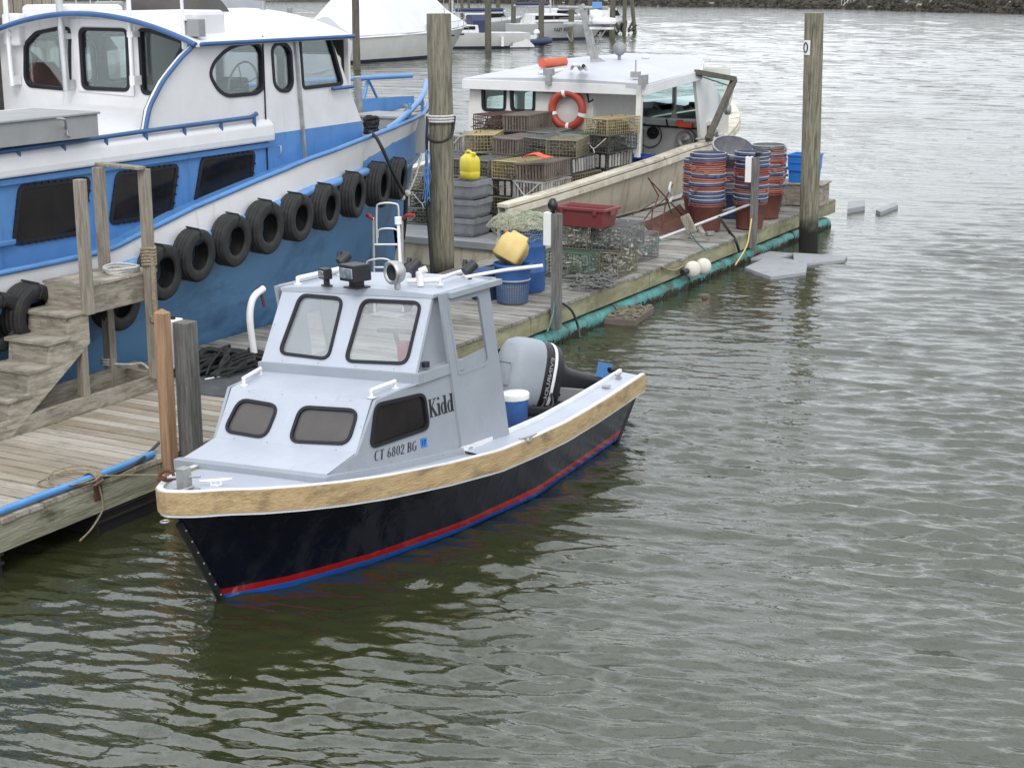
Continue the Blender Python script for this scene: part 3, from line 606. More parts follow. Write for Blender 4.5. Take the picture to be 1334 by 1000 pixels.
# stem fender strip with bolts
m=MB(SK); pts=[Vector((hullring(0,1)[i].x,hullring(0,1)[i].y-.012,hullring(0,1)[i].z)) for i in range(2,9)]+[Vector((-.10,.86,-.15))]
m.tube(pts,.03,8); m.build('stem_guard','blackplastic',sk)
m=MB(SK)
for i in range(7):
    f=(i+.5)/7; q=pts[0].lerp(pts[6],f); m.tube([q+Vector((.028,-.0,0)),q+Vector((.034,-.006,0))],.007,6)
m.build('bolt','galv',sk)['kind']='stuff'
# rub rail
def sheer3(a,sg_,off=0,dz=0):
    e=.02; n=Vector((shb(a+e)-shb(max(a-e,0)),(a+e)-max(a-e,0),0)).normalized(); nn=Vector((n.y,-n.x,0))
    if a<.02: nn=Vector((.5,-.85,0))
    p=Vector((shb(a),a,shz(a)+dz))+nn*off; return Vector((p.x*sg_+cs(a),p.y,p.z))
m=MB(SK); rings=[]
path=[(a,1) for a in As[::-1]]+[(a,-1) for a in As[1:]]
def sec(o1,o2,z1,z2):
    out=[]
    for a,s_ in path: out.append([sheer3(a,s_,o1,z1),sheer3(a,s_,o2,z1),sheer3(a,s_,o2,z2),sheer3(a,s_,o1,z2)])
    return out
m.loft(sec(-.01,.04,.005,-.145),0,closed=True,cap=True); m.build('rub_rail','woodrail',sk)
m=MB(SK); m.loft(sec(-.012,.026,-.1452,-.166),0,closed=True,cap=True); m.build('rail_strip','whitetrim',sk)
m=MB(SK); m.loft(sec(-.012,.030,.016,.0055),0,closed=True,cap=True); m.build('toe_rail','whitetrim',sk,bevel=.003)
# foredeck and side decks
m=MB(SK)
def dz(a,x): w_=max(shb(a),.01); return shz(a)-.012+.006*(1-(x/w_)**2)
da=[a for a in np.linspace(0.04,2.7,30)]
m.loft([[Vector((x+cs(a),a,dz(a,x))) for x in np.linspace(-shb(a)+.012,shb(a)-.012,13)] for a in da])
ia=np.linspace(2.6,6.06,24)
SW=.215
def inn(a): return shb(a)-interp([2.6,3.2,6.1],[.17,SW,.20],a)
for s_ in (1,-1):
    m.loft([[Vector((cs(a)+s_*(shb(a)-.02),a,shz(a)+.0)),Vector((cs(a)+s_*inn(a),a,shz(a)+.02)),Vector((cs(a)+s_*inn(a),a,shz(a)-.02))] for a in ia])
m.build('deck','gelcoat',sk)
m=MB(SK)
for s_ in (1,-1):
    m.loft([[Vector((cs(a)+s_*(inn(a)-.0),a,shz(a)+.05)),Vector((cs(a)+s_*(inn(a)-.03),a,shz(a)+.05)),Vector((cs(a)+s_*(inn(a)-.03),a,shz(a)-.03)),Vector((cs(a)+s_*(inn(a)-.0),a,shz(a)-.03))] for a in ia],0,closed=True,cap=True)
m.build('coaming_cap','whitetrim',sk)
m=MB(SK)
for s_ in (1,-1): m.loft([[Vector((s_*(inn(a)-.03),a,shz(a)-.03)),Vector((s_*(inn(a)-.14),a,.30))] for a in ia])
m.loft([[Vector((x*(inn(a)-.14),a,.30)) for x in (-1,1)] for a in ia])
m.box((0,5.5,.4),(.8,.03,.24)); m.build('cockpit_liner','deck_grey',sk)
m=MB(SK); m.box((0,5.26,.36),(.8,.46,.07)); m.box((0,5.05,.36),(.8,.04,.16)); m.build('motor_well','blackplastic',sk,bevel=.02)
# ---- cabin
FB=basis((0,1.43,.962),(1,0,0),(0,.237,.344)); WB=basis((0,2.14,1.41),(1,0,0),(0,.325,.54))
def q2(px,B): return px2(B,SK,px)
fw=[[(313,520),(363,528.5),(346,570.5),(292,561.5)],[(392,530),(467,534.5),(454,578.5),(377,575)]]
ww=[[(392,384),(447,389),(428,468),(364,460)],[(473,391),(549,394.5),(530,474),(450,470.5)]]
hf=.453
fwin=[rpoly(q2(p,FB),.085,6) for p in fw]; wwin=[rpoly(q2(p,WB),.075,6) for p in ww]
lw=.655
m=MB(SK)
m.plate(FB,[(-.655,-.01),(.655,-.01),(.655,.418),(-.655,.418)],fwin,.03,0)
m.add([(-.66,1.07,.905),(.66,1.07,.905),(.655,1.43,.967),(-.655,1.43,.967)],[(0,1,2,3)])
m.add([(-.66,1.07,.905),(.66,1.07,.905),(.66,1.07,.80),(-.66,1.07,.80)],[(0,1,2,3)])
m.add([(-.655,1.667,1.306),(.655,1.667,1.306),(.765,2.16,1.333),(-.765,2.16,1.333)],[(0,1,2,3)])
m.build('trunk_cabin','gelcoat',sk)
SBs={}
for s_ in (1,-1):
    B=basis((.655*s_,1.2,0),(.125*s_,1.4,0),(0,0,1)); 
    if s_<0: B=(B[0],B[1],B[2],-B[3])
    SBs[s_]=B
Bs=SBs[1]
outl=q2([(437,613),(466,591),(483,521),(546.6,497.5),(584,485)],Bs); u_end=1.52
outl[-1]=(u_end,outl[-1][1]); outl=outl+[(u_end,.62),(outl[0][0],.80)]
_l=math.hypot(1.4,.125)/1.4; outl[1]=((1.43-1.2)*_l,.962); outl[2]=((1.667-1.2)*_l,1.3065); outl[0]=((1.075-1.2)*_l,.903)
sw=rpoly(q2([(489,527),(552,512.5),(558,557),(482,583)],Bs),.07,6)
m=MB(SK)
m.plate(Bs,outl,[sw],.025,0); m.build('cabin_side','graypaint',sk); m=MB(SK)
m.plate(SBs[-1],outl,[sw],.025,0)
m.build('cabin_side','graypaint',sk)
# plinth round the cabin foot
m=MB(SK)
for s_ in (1,-1):
    r=[]
    for a in np.linspace(1.02,2.72,14):
        b_=.655+(a-1.2)*.0893; z_=interp([.9,1.05,1.5,2.72],[.915,.905,.84,.71],a)
        r.append([Vector((s_*(b_-.02),a,z_)),Vector((s_*(b_+.05),a,z_)),Vector((s_*(b_+.055),a,z_-.10)),Vector((s_*(b_-.02),a,z_-.10))])
    m.loft(r,0,closed=True,cap=True)
m.box((0,1.035,.86),(1.40,.07,.088)); m.build('plinth','graypaint',sk,bevel=.004)
m=MB(SK)
for pl_ in ([(-.765,2.13),(.765,2.13),(.765,2.20),(-.765,2.20)],[(.68,2.2001),(.769,2.2001),(.80,2.72),(.68,2.72)],[(-.68,2.2001),(-.769,2.2001),(-.80,2.72),(-.68,2.72)]):
    m.loft([[Vector((x_,y_,z_)) for x_,y_ in pl_] for z_ in (1.325,1.408)],0,closed=True,cap=True)
m.build('coaming_step','graypaint',sk,bevel=.004)
# windshield
m=MB(SK); hw=math.hypot(.325,.54)
m.plate(WB,[(-.735,0),(.735,0),(.715,hw),(-.715,hw)],wwin,.03,0); m.build('windshield_panel','gelcoat',sk)
for w_,B,mt in ((fwin,FB,'tinted'),(wwin,WB,'glass_hazy'),([sw],Bs,'darkglass')):
    for p in w_:
        m=MB(SK); m.plate((B[0]+B[3]*.012,)+B[1:],offs(p,.012),[offs(p,-.013)],.028); g=m.build('window_frame','gasket',sk)
        m=MB(SK); m.plate((B[0]-B[3]*.008,)+B[1:],offs(p,-.002),(),.006); m.build('pane',mt,g)
p=sw; B=SBs[-1]; m=MB(SK); m.plate((B[0]+B[3]*.012,)+B[1:],offs(p,.012),[offs(p,-.013)],.028); g=m.build('window_frame','gasket',sk); m=MB(SK); m.plate((B[0]-B[3]*.008,)+B[1:],p,(),.006); m.build('pane','darkglass',g)
# upper side: fixed triangle, then the tall side panel with its window
for s_ in (1,-1):
    m=MB(SK)
    q=[(2.17,1.408),(2.72,1.408),(2.66,1.945),(2.475,1.948)]
    m.plate(((s_*.70,0,0) and (Vector((s_*.70,0,0)),Vector((0,1,0)),Vector((0,0,1)),Vector((s_,0,0)))),q,(),.025)
    m.build('upper_side','graypaint',sk)
PB=(Vector((.80,0,0)),Vector((0,1,0)),Vector((0,0,1)),Vector((1,0,0)))
dp=q2([(574,383),(637,369),(664,567),(603,588)],PB); dw=rpoly(q2([(583,393),(624,383),(637.5,472),(598,487)],PB),[.03,.05,.05,.05],4)
m=MB(SK); m.plate(PB,ccw(dp),[dw],.03); m.build('side_panel','graypaint',sk,bevel=.003); m=MB(SK)
PB2=(Vector((-.80,0,0)),Vector((0,1,0)),Vector((0,0,1)),Vector((-1,0,0)))
m.plate(PB2,ccw(dp),[dw],.03); m.build('side_panel','graypaint',sk,bevel=.003)
for s_,BB in ((1,PB),(-1,PB2)):
    m=MB(SK); m.plate((BB[0]+BB[3]*.004,)+BB[1:],offs(dw,.012),[offs(dw,-.012)],.01); m.build('window_trim','graypaint',sk)
m=MB(SK); wb=[(dw_[0],dw_[1]) for dw_ in dw]
lo=min(v for _,v in wb); m.plate((PB[0]-PB[3]*.012,)+PB[1:],rpoly([(min(u for u,_ in wb)+.03,lo-.01),(max(u for u,_ in wb)+.01,lo-.01),(max(u for u,_ in wb)+.01,lo+.13),(min(u for u,_ in wb)+.04,lo+.10)],.02),(),.006); m.build('inner_panel','graypaint',sk)
# roof
m=MB(SK); yr=[2.445,2.7,3.0,3.29]
m.loft([[Vector((x,a,1.958-.02*(a-2.45)+.028*(1-(x/.73)**2))) for x in np.linspace(-.73,.73,11)]+[Vector((x,a,1.925-.02*(a-2.45))) for x in np.linspace(.73,-.73,11)] for a in yr],0,closed=True,cap=True)
m.build('cabin_roof','gelcoat',sk,bevel=.004)
m=MB(SK)
for s_ in (1,-1): m.bar((s_*.80,2.55,1.935),(s_*.80,3.30,1.925),.075,.045)
m.bar((-.77,3.30,1.925),(.77,3.30,1.925),.04,.06); m.build('roof_lip','graypaint',sk,bevel=.004)
# floor, dash and helm seen through the windows
m=MB(SK); m.box((0,2.2,.35),(.8,1.2,.03)); m.box((0,2.74,.76),(1.3,.04,.56)); m.build('bulkhead','interior_dark',sk)
m=MB(SK); m.box((.0,2.36,1.28),(1.3,.30,.05)); m.build('dash','gelcoat',sk,bevel=.01)
m=MB(SK); m.box((.50,2.36,1.45),(.10,.09,.30)); m.build('compass','red_plastic',sk,bevel=.02)
m=MB(SK); m.tube([(.25,2.66,1.46),(.25,2.60,1.62)],.02,6); m.tube([(.25-.16,2.6,1.62),(.25+.16,2.6,1.62)],.018,6); m.build('helm_bar','galv',sk)
# hand rails
def hand(p0,p1,h=.055,r=.014):
    m=MB(SK); p0,p1=Vector(p0),Vector(p1); n_=Vector((0,0,1)); 
    m.tube([p0,p0+n_*h],r,8); m.tube([p1,p1+n_*h],r,8); m.tube([p0+n_*h,p1+n_*h],r*1.25,8)
    for q in (p0,p1): m.tube([q,q+n_*.008],r*2.2,10)
    return m.build('hand_rail','whitetrim',sk)
def at2(x,y,z): return PL(x,y,SK,2,z)
hand(at2(484,518,1.312),at2(515,506,1.318)); hand(at2(318,502,1.31),at2(340,489,1.318))
hand((-.64,2.56,1.965),(-.66,3.16,1.95),.05,.016); hand(at2(573,371,1.98),at2(606,360,1.96),.05,.014)
# cleats, samson post, bow eye, fuel caps
def cleat(c,ang,L=.2,mt='steel'):
    m=MB(SK); c=Vector(c); d=Vector((math.sin(ang),math.cos(ang),0))
    m.tube([c-d*L/2+Vector((0,0,.04)),c-d*L/4+Vector((0,0,.035)),c+d*L/4+Vector((0,0,.035)),c+d*L/2+Vector((0,0,.04))],[.007,.012,.012,.007],8)
    for k in (-1,1): m.tube([c+d*k*L*.15,c+d*k*L*.15+Vector((0,0,.035))],.011,6)
    m.box(c+Vector((0,0,.002)),(.05,.05,.01)); return m.build('cleat',mt,sk)
q=at2(320,636.5,dz(.5,.3)); cleat((shb(.42)-.17,.46,dz(.42,.3)),R(55),.22,'whitetrim')
q=at2(688,574,.64); cleat(q,R(15)); q=at2(806,492,.59); cleat(q,R(0),.14)
q=at2(790,503,.60); m=MB(SK); m.tube([q,q+Vector((0,0,.008))],.045,16); m.build('deck_fill','steel',sk)
q=at2(241,637,1.0); m=MB(SK); m.box(q+Vector((0,0,.07)),(.075,.075,.16)); m.tube([q+Vector((-.10,-.05,.085)),q+Vector((.10,.05,.085))],.01,6); m.box(q+Vector((0,0,-.005)),(.16,.13,.012)); m.tube([q+Vector((.02,-.13,0.01)),q+Vector((.06,.02,.02))],.012,6); m.build('samson_post','galv',sk,bevel=.004)
q=at2(218,625,1.03); m=MB(SK); m.tube([q+Vector((.045*math.cos(a),.02*math.cos(a),.03+.035*math.sin(a))) for a in np.linspace(0,6.283,12)],.012,6); m.tube([q+Vector((-.06,-.03,.01)),q+Vector((.06,.03,.01))],.014,6); m.build('bow_shackle','rust',sk)
m=MB(SK); q=sheer3(0.0,1,.05,-.17); m.tube([q+Vector((.0+.03*math.cos(a),-.02+.03*math.sin(a),-.01)) for a in np.linspace(0,6.283,12)],.006,6); m.build('bow_ring','steel',sk)
m=MB(SK); m.tube([at2(794,482,.62),at2(801,480,.62)],.03,8); m.build('filler_cap','blackpaint',sk)
# roof gear
def roofz(q): return 1.972
def lampbox(name,x,y,w_,h_,d_,face,z=1.985,lift=.06,ang=0.):
    q=at2(x,y,z); m=MB(SK); rt_=rot3(ang,'Z')
    m.box(q+Vector((0,0,lift+h_/2)),(w_,d_,h_),rt_); m.box(q+Vector((0,.01,lift/2)),(w_*.5,d_*.5,lift),rt_); m.box(q+Vector((0,.01,.006)),(w_*.85,d_*.9,.014),rt_)
    o=m.build(name,'blackplastic',sk,bevel=.01)
    m=MB(SK); m.box(q+rt_@Vector((0,-d_/2-.004,0))+Vector((0,0,lift+h_/2)),(w_*.8,.01,h_*.62),rt_); m.build('lens',face,o,bevel=.006); return o
M('lens_clear',(.55,.58,.60),(.20,.22,.24),30,.12,metal=.6)
lampbox('spot_light',425,373,.115,.085,.07,'lens_clear',ang=-.5)
lampbox('search_light',464,375,.21,.13,.16,'lens_clear',ang=-.35)
q=at2(518,376,1.985); m=MB(SK); qq=q+Vector((0,0,.13)); m.tube([q,q+Vector((0,0,.07))],.025,8)
Tn=T(*qq)@Matrix.Rotation(R(90),4,'X')@Matrix.Rotation(R(-18),4,'Y')
m.lathe([(0,-.06),(.05,-.055),(.085,-.02),(.092,.03),(.09,.06),(.075,.066),(.062,.05)],18,Tn); o=m.build('chrome_lamp','steel',sk)
m=MB(SK); m.lathe([(.066,.05),(.03,.02),(0,.015)],16,Tn); m.build('lens','gasket',o)
for x,y in ((448,351),(539,361),(612,364)):
    q=at2(x,y,1.975); m=MB(SK); m.tube([q,q+Vector((0,0,.05))],.018,6); m.tube([q+Vector((-.02,-.03,.06)),q+Vector((.02,.05,.12))],.045,10); m.tube([q+Vector((-.05,0,.07)),q+Vector((-.05,.03,.15))],.02,6)
    m.build('rod_holder','blackplastic',sk)
q=at2(522,353,1.975); m=MB(SK); tp_=PL(519,292,SK,1,q.y+.02); m.tube([q,q+Vector((0,0,.05))],.022,8); m.tube([q,tp_],.014,8); m.tube([tp_,tp_+Vector((0,0,.06))],.03,8); m.build('antenna','whitetrim',sk)
q=at2(548,372,1.98); m=MB(SK); m.tube([q+Vector((-.12,0,.03)),q+Vector((.14,.06,.04))],.02,8); m.tube([q,q+Vector((0,0,.11))],.03,8); m.tube([q+Vector((0,0,.11)),q+Vector((.05,.02,.13))],.026,8); m.build('antenna_mount','whitetrim',sk)
q=at2(607,361,2.02); m=MB(SK); e=PL(707,346,SK,2,2.10); m.tube([q,q.lerp(e,.5)+Vector((0,0,.01)),e],.014,8); m.build('antenna_pole','whitetrim',sk)
m=MB(SK)
def scr(B,pts):
    o,u,v,n=B
    for a,b in zip(pts[:-1],pts[1:]):
        a,b=Vector(a),Vector(b); k=max(1,int((b-a).length/.30))
        for j in range(k): c=a.lerp(b,(j+.5)/k); p=o+u*c.x+v*c.y; m.tube([p,p+n*.003],.0055,6)
scr(WB,[(-.71,.02),(.71,.02),(.695,hw-.02),(-.695,hw-.02),(-.71,.02)]); scr(FB,[(-.635,.015),(.635,.015),(.635,.40),(-.635,.40),(-.635,.015)])
scr(PB,[(2.62,.78),(2.62,1.85)]+[(3.05,1.85)]); 
sw_=m.build('screw','galv',sk); sw_['kind']='stuff'
m=MB(SK); q=PL(555,478,SK,2,1.43); m.tube([q,q+Vector((.0,.0,.04))],.03,10); m.build('nav_light','blackpaint',sk)
# ---- outboard, tilted
X=SK@T(-.06,5.50,.60)@Matrix.Rotation(R(-20),4,'Z')@Matrix.Rotation(R(72),4,'X')@Matrix.Scale(1.14,4)
om=None
def sect(w_,h_,n=28,p=3.2):
    return [(w_*math.copysign(abs(math.cos(a))**(2/p),math.cos(a)),h_*math.copysign(abs(math.sin(a))**(2/p),math.sin(a))) for a in np.linspace(0,2*math.pi,n,endpoint=False)]
lv=[(-.10,.12,.19,0),(-.02,.175,.285,0),(.05,.185,.30,0),(.20,.185,.305,0),(.33,.175,.29,.01),(.41,.155,.26,.015),(.455,.12,.21,.02),(.468,.0,.0,.02)]
m=MB(X); m.loft([[Vector((x,y+dy,z)) for x,y in sect(max(w_,.001),max(h_,.001))] for z,w_,h_,dy in lv[:5]],0,closed=True,sm=True,cap=True)
om=m.build('outboard_motor','blackpaint',sk)
m=MB(X); m.loft([[Vector((x*1.008,(y)*1.008+dy,z)) for x,y in sect(max(w_,.001),max(h_,.001))] for z,w_,h_,dy in [(.18,.185,.305,0),(.205,.187,.307,0),(.33,.176,.291,.01),(.41,.156,.261,.015),(.455,.121,.211,.02),(.470,.02,.02,.02)]],0,closed=True,sm=True,cap=True); m.build('cowling_top','graypaint',om)
m=MB(X); m.plate((Vector((0,-.02,.476)),Vector((1,0,0)),Vector((0,1,0)),Vector((0,0,1))),rpoly([(-.09,-.09),(.09,-.09),(.09,.10),(-.09,.10)],.01),[rpoly([(-.084,-.084),(.084,-.084),(.084,.094),(-.084,.094)],.01)],.008); m.build('air_grille','deck_grey',om)
m=MB(X)
for z0,z1 in ((.052,.085),): m.loft([[Vector((x*1.012,y*1.012,z)) for x,y in sect(.186,.301)] for z in (z0,z1)],0,closed=True,sm=True)
m.build('stripe','whitetrim',om)
m=MB(X)
m.loft([[Vector((x,y,z)) for x,y in sect(w_,h_)] for z,w_,h_ in [(-.10,.11,.18),(-.2,.09,.13),(-.55,.07,.10),(-.62,.07,.10)]],0,closed=True,sm=True,cap=True)
m.box((0,-.2,-.3),(.22,.14,.28)); m.build('midsection','blackpaint',om,bevel=.01)
m=MB(X); m.box((0,.02,-.66),(.16,.42,.02)); m.loft([[Vector((x,y,z)) for x,y in sect(w_,h_)] for z,w_,h_ in [(-.62,.03,.12),(-.9,.025,.09),(-1.05,.01,.05)]],0,closed=True,sm=True,cap=True)
m.tube([(0,-.2,-.84),(0,-.1,-.84),(0,.12,-.84)],[.02,.045,.04],10); m.build('lower_unit','blue_paint',om)
m=MB(X)
for k in range(3):
    a=k*2.094+.4; m.add([(0,.14,-.84),(.03*math.cos(a),.14,-.84+.03*math.sin(a)),(.13*math.cos(a+.35),.16,-.84+.13*math.sin(a+.35)),(.13*math.cos(a-.3),.12,-.84+.13*math.sin(a-.3))],[(0,1,2),(0,2,3),(2,1,0),(3,2,0)])
m.build('propeller','blackpaint',om)
m=MB(SK)
for k in range(4): m.tube(smooth_path([(-.05+.05*k,5.5,.45),(-.12+.07*k,5.35,.5),(-.1+.1*k,5.15,.42),(-.2+.1*k,5.0,.3)],5),.014,6)
m.build('cable','blackpaint',om)
# ---- lettering
def text_mb(X,B,body,quad,bold=.0,off=.003,rev=False,shear=0):
    cu=bpy.data.curves.new('t','FONT'); cu.body=body; cu.resolution_u=3; cu.offset=bold; to=bpy.data.objects.new('t',cu); col().objects.link(to)
    dg=bpy.context.evaluated_depsgraph_get(); me=bpy.data.meshes.new_from_object(to.evaluated_get(dg)); bpy.data.objects.remove(to)
    vs=[(v.co.x,v.co.y) for v in me.vertices]; x0=min(v[0] for v in vs);x1=max(v[0] for v in vs);y0=min(v[1] for v in vs);y1=max(v[1] for v in vs)
    bl,br_,tl=[Vector(q) for q in quad]; m=MB(X); o,u,v,n=B; out=[]
    for x,y in vs:
        p=bl+(br_-bl)*((x-x0)/(x1-x0))+(tl-bl)*((y-y0)/(y1-y0)); out.append(o+u*p.x+v*p.y+n*off)
    m.add(out,[tuple(p.vertices) for p in me.polygons]); return m
def serif_text(X,B,chars,quad,off=.003):
    """small slab-serif letters drawn as strokes; the quad maps the unit text box"""
    TH,TN=.20,.075
    G={'K':[((.14,0),(.14,1),TH),((.62,.98),(.16,.38),TN),((.28,.52),(.66,.02),TH*.9)],'Ks':[(.0,0,.30),(.0,1,.30),(.46,0,.32),(.46,1,.28)],
       'i':[((.16,0),(.16,.66),TH),((.16,.86),(.16,.99),TH)],'is':[(0,0,.32),(.0,.66,.16)],
       'd':[((.46,0),(.46,1),TH),],'ds':[(.44,0,.2),(.28,1,.20)],'do':[(.26,.33,.18,.33)],
       'C':[],'Cs':[],'T':[((.3,0),(.3,1),TH*.8),((.02,.97),(.58,.97),TN)],'Ts':[(.16,0,.28)],
       'B':[((.12,0),(.12,1),TH*.8)],'Bs':[(0,0,.2),(0,1,.2)],
       '6':[],'8':[],'0':[],'2':[((.05,.04),(.52,.04),TN*1.3),((.08,.06),(.46,.60),TN*1.4)],'G':[((.50,.08),(.50,.42),TH*.7)],'Gs':[(.38,.42,.24)]}
    adv={'K':.80,'i':.36,'d':.66,'C':.66,'T':.66,'B':.66,'6':.60,'8':.60,'0':.60,'2':.60,'G':.70,' ':.36}
    tot=sum(adv[c] for c in chars)-.06; polys=[]
    def ell(cx_,cy_,rx,ry,a0,a1,th=.12,thn=.05,n=16):
        for i in range(n):
            q0=a0+(a1-a0)*i/n; q1=a0+(a1-a0)*(i+1)/n; r=[]
            for q,sgn in ((q0,1),(q1,1),(q1,-1),(q0,-1)):
                w_=(thn+(th-thn)*abs(math.cos(q)))/2; r.append((cx_+(rx+sgn*w_)*math.cos(q),cy_+(ry+sgn*w_*.7)*math.sin(q)))
            yield r
    x=0
    for c in chars:
        if c!=' ':
            for (a,b,wd) in G.get(c,[]):
                a_,b_=Vector(a),Vector(b); d=(b_-a_).normalized(); nn=Vector((-d.y,d.x))*wd/2
                if abs(d.x)<.01: nn=Vector((wd/2,0))
                polys.append([(x+q.x,q.y) for q in (a_+nn,b_+nn,b_-nn,a_-nn)])
            for (sx_,sy,w_) in G.get(c+'s',[]): y_=sy-(.05 if sy>.5 else 0); polys.append([(x+sx_-.02,y_),(x+sx_+w_,y_),(x+sx_+w_,y_+.05),(x+sx_-.02,y_+.05)])
            E_=[]
            if c=='d': E_=list(ell(.24,.32,.17,.32,0,6.283,.17))
            if c=='C' or c=='G': E_=list(ell(.30,.5,.24,.49,R(50),R(310),.16))
            if c=='0': E_=list(ell(.27,.5,.18,.48,0,6.283,.14))
            if c=='8': E_=list(ell(.27,.74,.14,.24,0,6.283,.12))+list(ell(.27,.26,.17,.26,0,6.283,.13))
            if c=='6': E_=list(ell(.27,.28,.17,.27,0,6.283,.13))+list(ell(.40,.32,.29,.66,R(95),R(185),.13))
            if c=='2': E_=list(ell(.26,.72,.17,.25,R(-40),R(190),.13))
            if c=='B': E_=list(ell(.20,.75,.24,.22,R(-90),R(90),.14))+list(ell(.20,.26,.28,.25,R(-90),R(90),.15))
            for e_ in E_: polys.append([(x+q[0],q[1]) for q in e_])
        x+=adv[c]
    bl,br_,tl=[Vector(q) for q in quad]; m=MB(X); o,u,v,n=B
    for k,pl in enumerate(polys):
        pts=[bl+(br_-bl)*(q[0]/tot)+(tl-bl)*q[1] for q in pl]; m.add([o+u*p.x+v*p.y+n*(off+.00015*(k%9)) for p in pts],[(0,1,2,3)])
    return m
serif_text(SK,Bs,'Kidd',q2([(560,544),(591,534.5),(557.6,520.5)],Bs)).build('lettering','paint_black',sk,recalc=False)
serif_text(SK,Bs,'CT 6802 BG',q2([(487.5,600.5),(542.5,586),(488,587.5)],Bs)).build('lettering','paint_black',sk,recalc=False)
m=MB(SK); m.plate((Bs[0]+Bs[3]*.004,)+Bs[1:],ccw(q2([(547.5,571.5),(555.5,569.5),(556,581),(548.5,583)],Bs)),(),.003); m.build('sticker','bright_blue',sk)
text_mb(SK,Bs,'17',q2([(549.5,580),(554.5,578.7),(549.2,573.5)],Bs),.02,.006).build('lettering','paint_black',sk,recalc=False)
OB=(Vector((.188,0,0)),Vector((0,-1,0)),Vector((0,0,1)),Vector((1,0,0)))
text_mb(X,OB,'EVINRUDE',[(-.18,.108),(.18,.108),(-.18,.146)],.01,.006).build('lettering','rim_grey',om,recalc=False)
# things aboard
pb=thing('bait_pail','blue pail with a white lid standing in the cockpit of the small boat','pail',SK@T(*(lambda q:(q.x,q.y,.305))(PL(671,522,SK,2,.58)))@Matrix.Scale(.80,4))
m=MB(pb.matrix_basis); m.lathe([(0,0),(.125,0),(.15,.36),(.155,.37),(.155,.39)],24); m.build('body','pail_blue',pb)
m=MB(pb.matrix_basis); m.lathe([(.165,.37),(.168,.43),(.155,.445),(.05,.45),(0,.45)],24); m.build('lid','whitetrim',pb)
m=MB(pb.matrix_basis); m.tube([(.155*math.cos(a),.155*math.sin(a)*.3-.1,.33+.0*math.sin(a)) for a in np.linspace(0,3.14,9)],.004,4); m.build('handle','steel',pb)
rope('mooring_line','thin mooring line from the rusty bracket to the bow of the small boat',[P(130,620,t=.0),P(170,618.5,t=.9),P(214,619,t=1.7)],.006,'tan_rope')
# ---------------------------------------------------------------- the large blue and white boat
BC=-4.07
HS=[-3.2,-1,2,5,6.5,7.5,8.5,9.5,10.5,11.3,12.0,12.5,12.75]; HB=[1.5,1.70,1.84,2.0,2.0,1.93,1.78,1.52,1.16,.82,.46,.18,.02]
def hb(s): return interp(HS,HB,s)
def onhull(x,y,off=0.,f=hb):
    t=-2.3
    for _ in range(40):
        q=P(x,y,t=t); t=.5*t+.5*(BC+f(q.y)+off)
    return P(x,y,t=t)
capq=sorted([(q.y,q.z) for q in [onhull(*p) for p in [(0,356),(60,344),(99,335.5),(145,325),(178,307),(219,287),(255,269),(340,233),(400,208),(450,190),(480,178.5),(520,163),(545,152)]]])
cs=[-3.2,0]+[a for a,b in capq]+[12.75]; cz=[1.62,1.66]+[b for a,b in capq]+[capq[-1][1]+.03]
def capz(s): return interp(cs,cz,s)
def hr(s): return max(0,interp([-3.2,2,5,6.5,7.5,8.5,9.5,10.5,11.3,11.9,12.3,12.45],[1.5,1.82,2.03,2.02,1.9,1.70,1.39,1.0,.64,.33,.12,.0],s))
rq=sorted([(q.y,q.z) for q in [onhull(*p,f=hr) for p in [(0,394),(43,379),(189,331),(235,313),(275,298),(330,272),(400,243),(470,219),(525,213)]]])
rs=[-3.2,0]+[a for a,b in rq]+[12.6]; rz=[1.28,1.34]+[b for a,b in rq]+[rq[-1][1]+.06]
def rubz(s): return interp(rs,rz,s)
bb=thing('fishing_boat','large blue and white boat with a row of black tires along its side','boat',(BC,6,0))
SV=[-3.2+15.95*(i/70) for i in range(71)]
def hring(s,sg):
    f=(s+3.2)/15.95; r=[]
    rsn=-3.2+15.65*f; b1,b2=hb(s),hr(rsn)
    wls=-3.1+14.75*f; wb=interp([-3.1,2,6,8,9.5,10.7,11.65],[1.3,1.45,1.52,1.25,.85,.38,.0],wls)
    ks=-2.8+13.9*f
    c=Vector((b1,s,capz(s))); ru=Vector((b2,rsn,rubz(rsn)-.02)); wv=Vector((wb,wls,0)); k=Vector((0,ks,-.6))
    pts=[c,c.lerp(ru,.5),ru]
    for i in range(1,6):
        v=i/5; q=ru.lerp(wv,v); q.x=max(0,q.x-.12*math.sin(v*math.pi)*min(1,max(0,(f-.5)*2.4))*(1 if b2>.05 else 0)); pts.append(q)
    pts+=[wv.lerp(k,.4),k]
    return [Vector((BC+q.x*sg,q.y,q.z)) for q in pts]
m=MB()
for sg_ in (1,-1):
    R_=[hring(s,sg_) for s in SV]
    m.loft([r[:3] for r in R_],0,sm=True); m.loft([r[2:] for r in R_],1,sm=True)
m.add(hring(-3.2,1)+hring(-3.2,-1)[::-1],[tuple(range(20))],1)
m.build('hull',['white_paint','blue_hull'],bb)
def hpath(f,zf,off,s0,s1,n,sg_=1): return [Vector((BC+sg_*(f(s)+off),s,zf(s))) for s in np.linspace(s0,s1,n)]
m=MB()
for g in (1,-1): m.tube(hpath(hb,lambda s:capz(s)+.0,.0,-3.2,12.72,90,g),.03,8)
m.build('cap_rail','blue_paint',bb)
m=MB()
for g in (1,-1): m.tube(hpath(hr,lambda s:rubz(s)-.05,.03,-3.2,12.4,90,g),.055,8)
m.build('rub_rail','blue_light',bb)
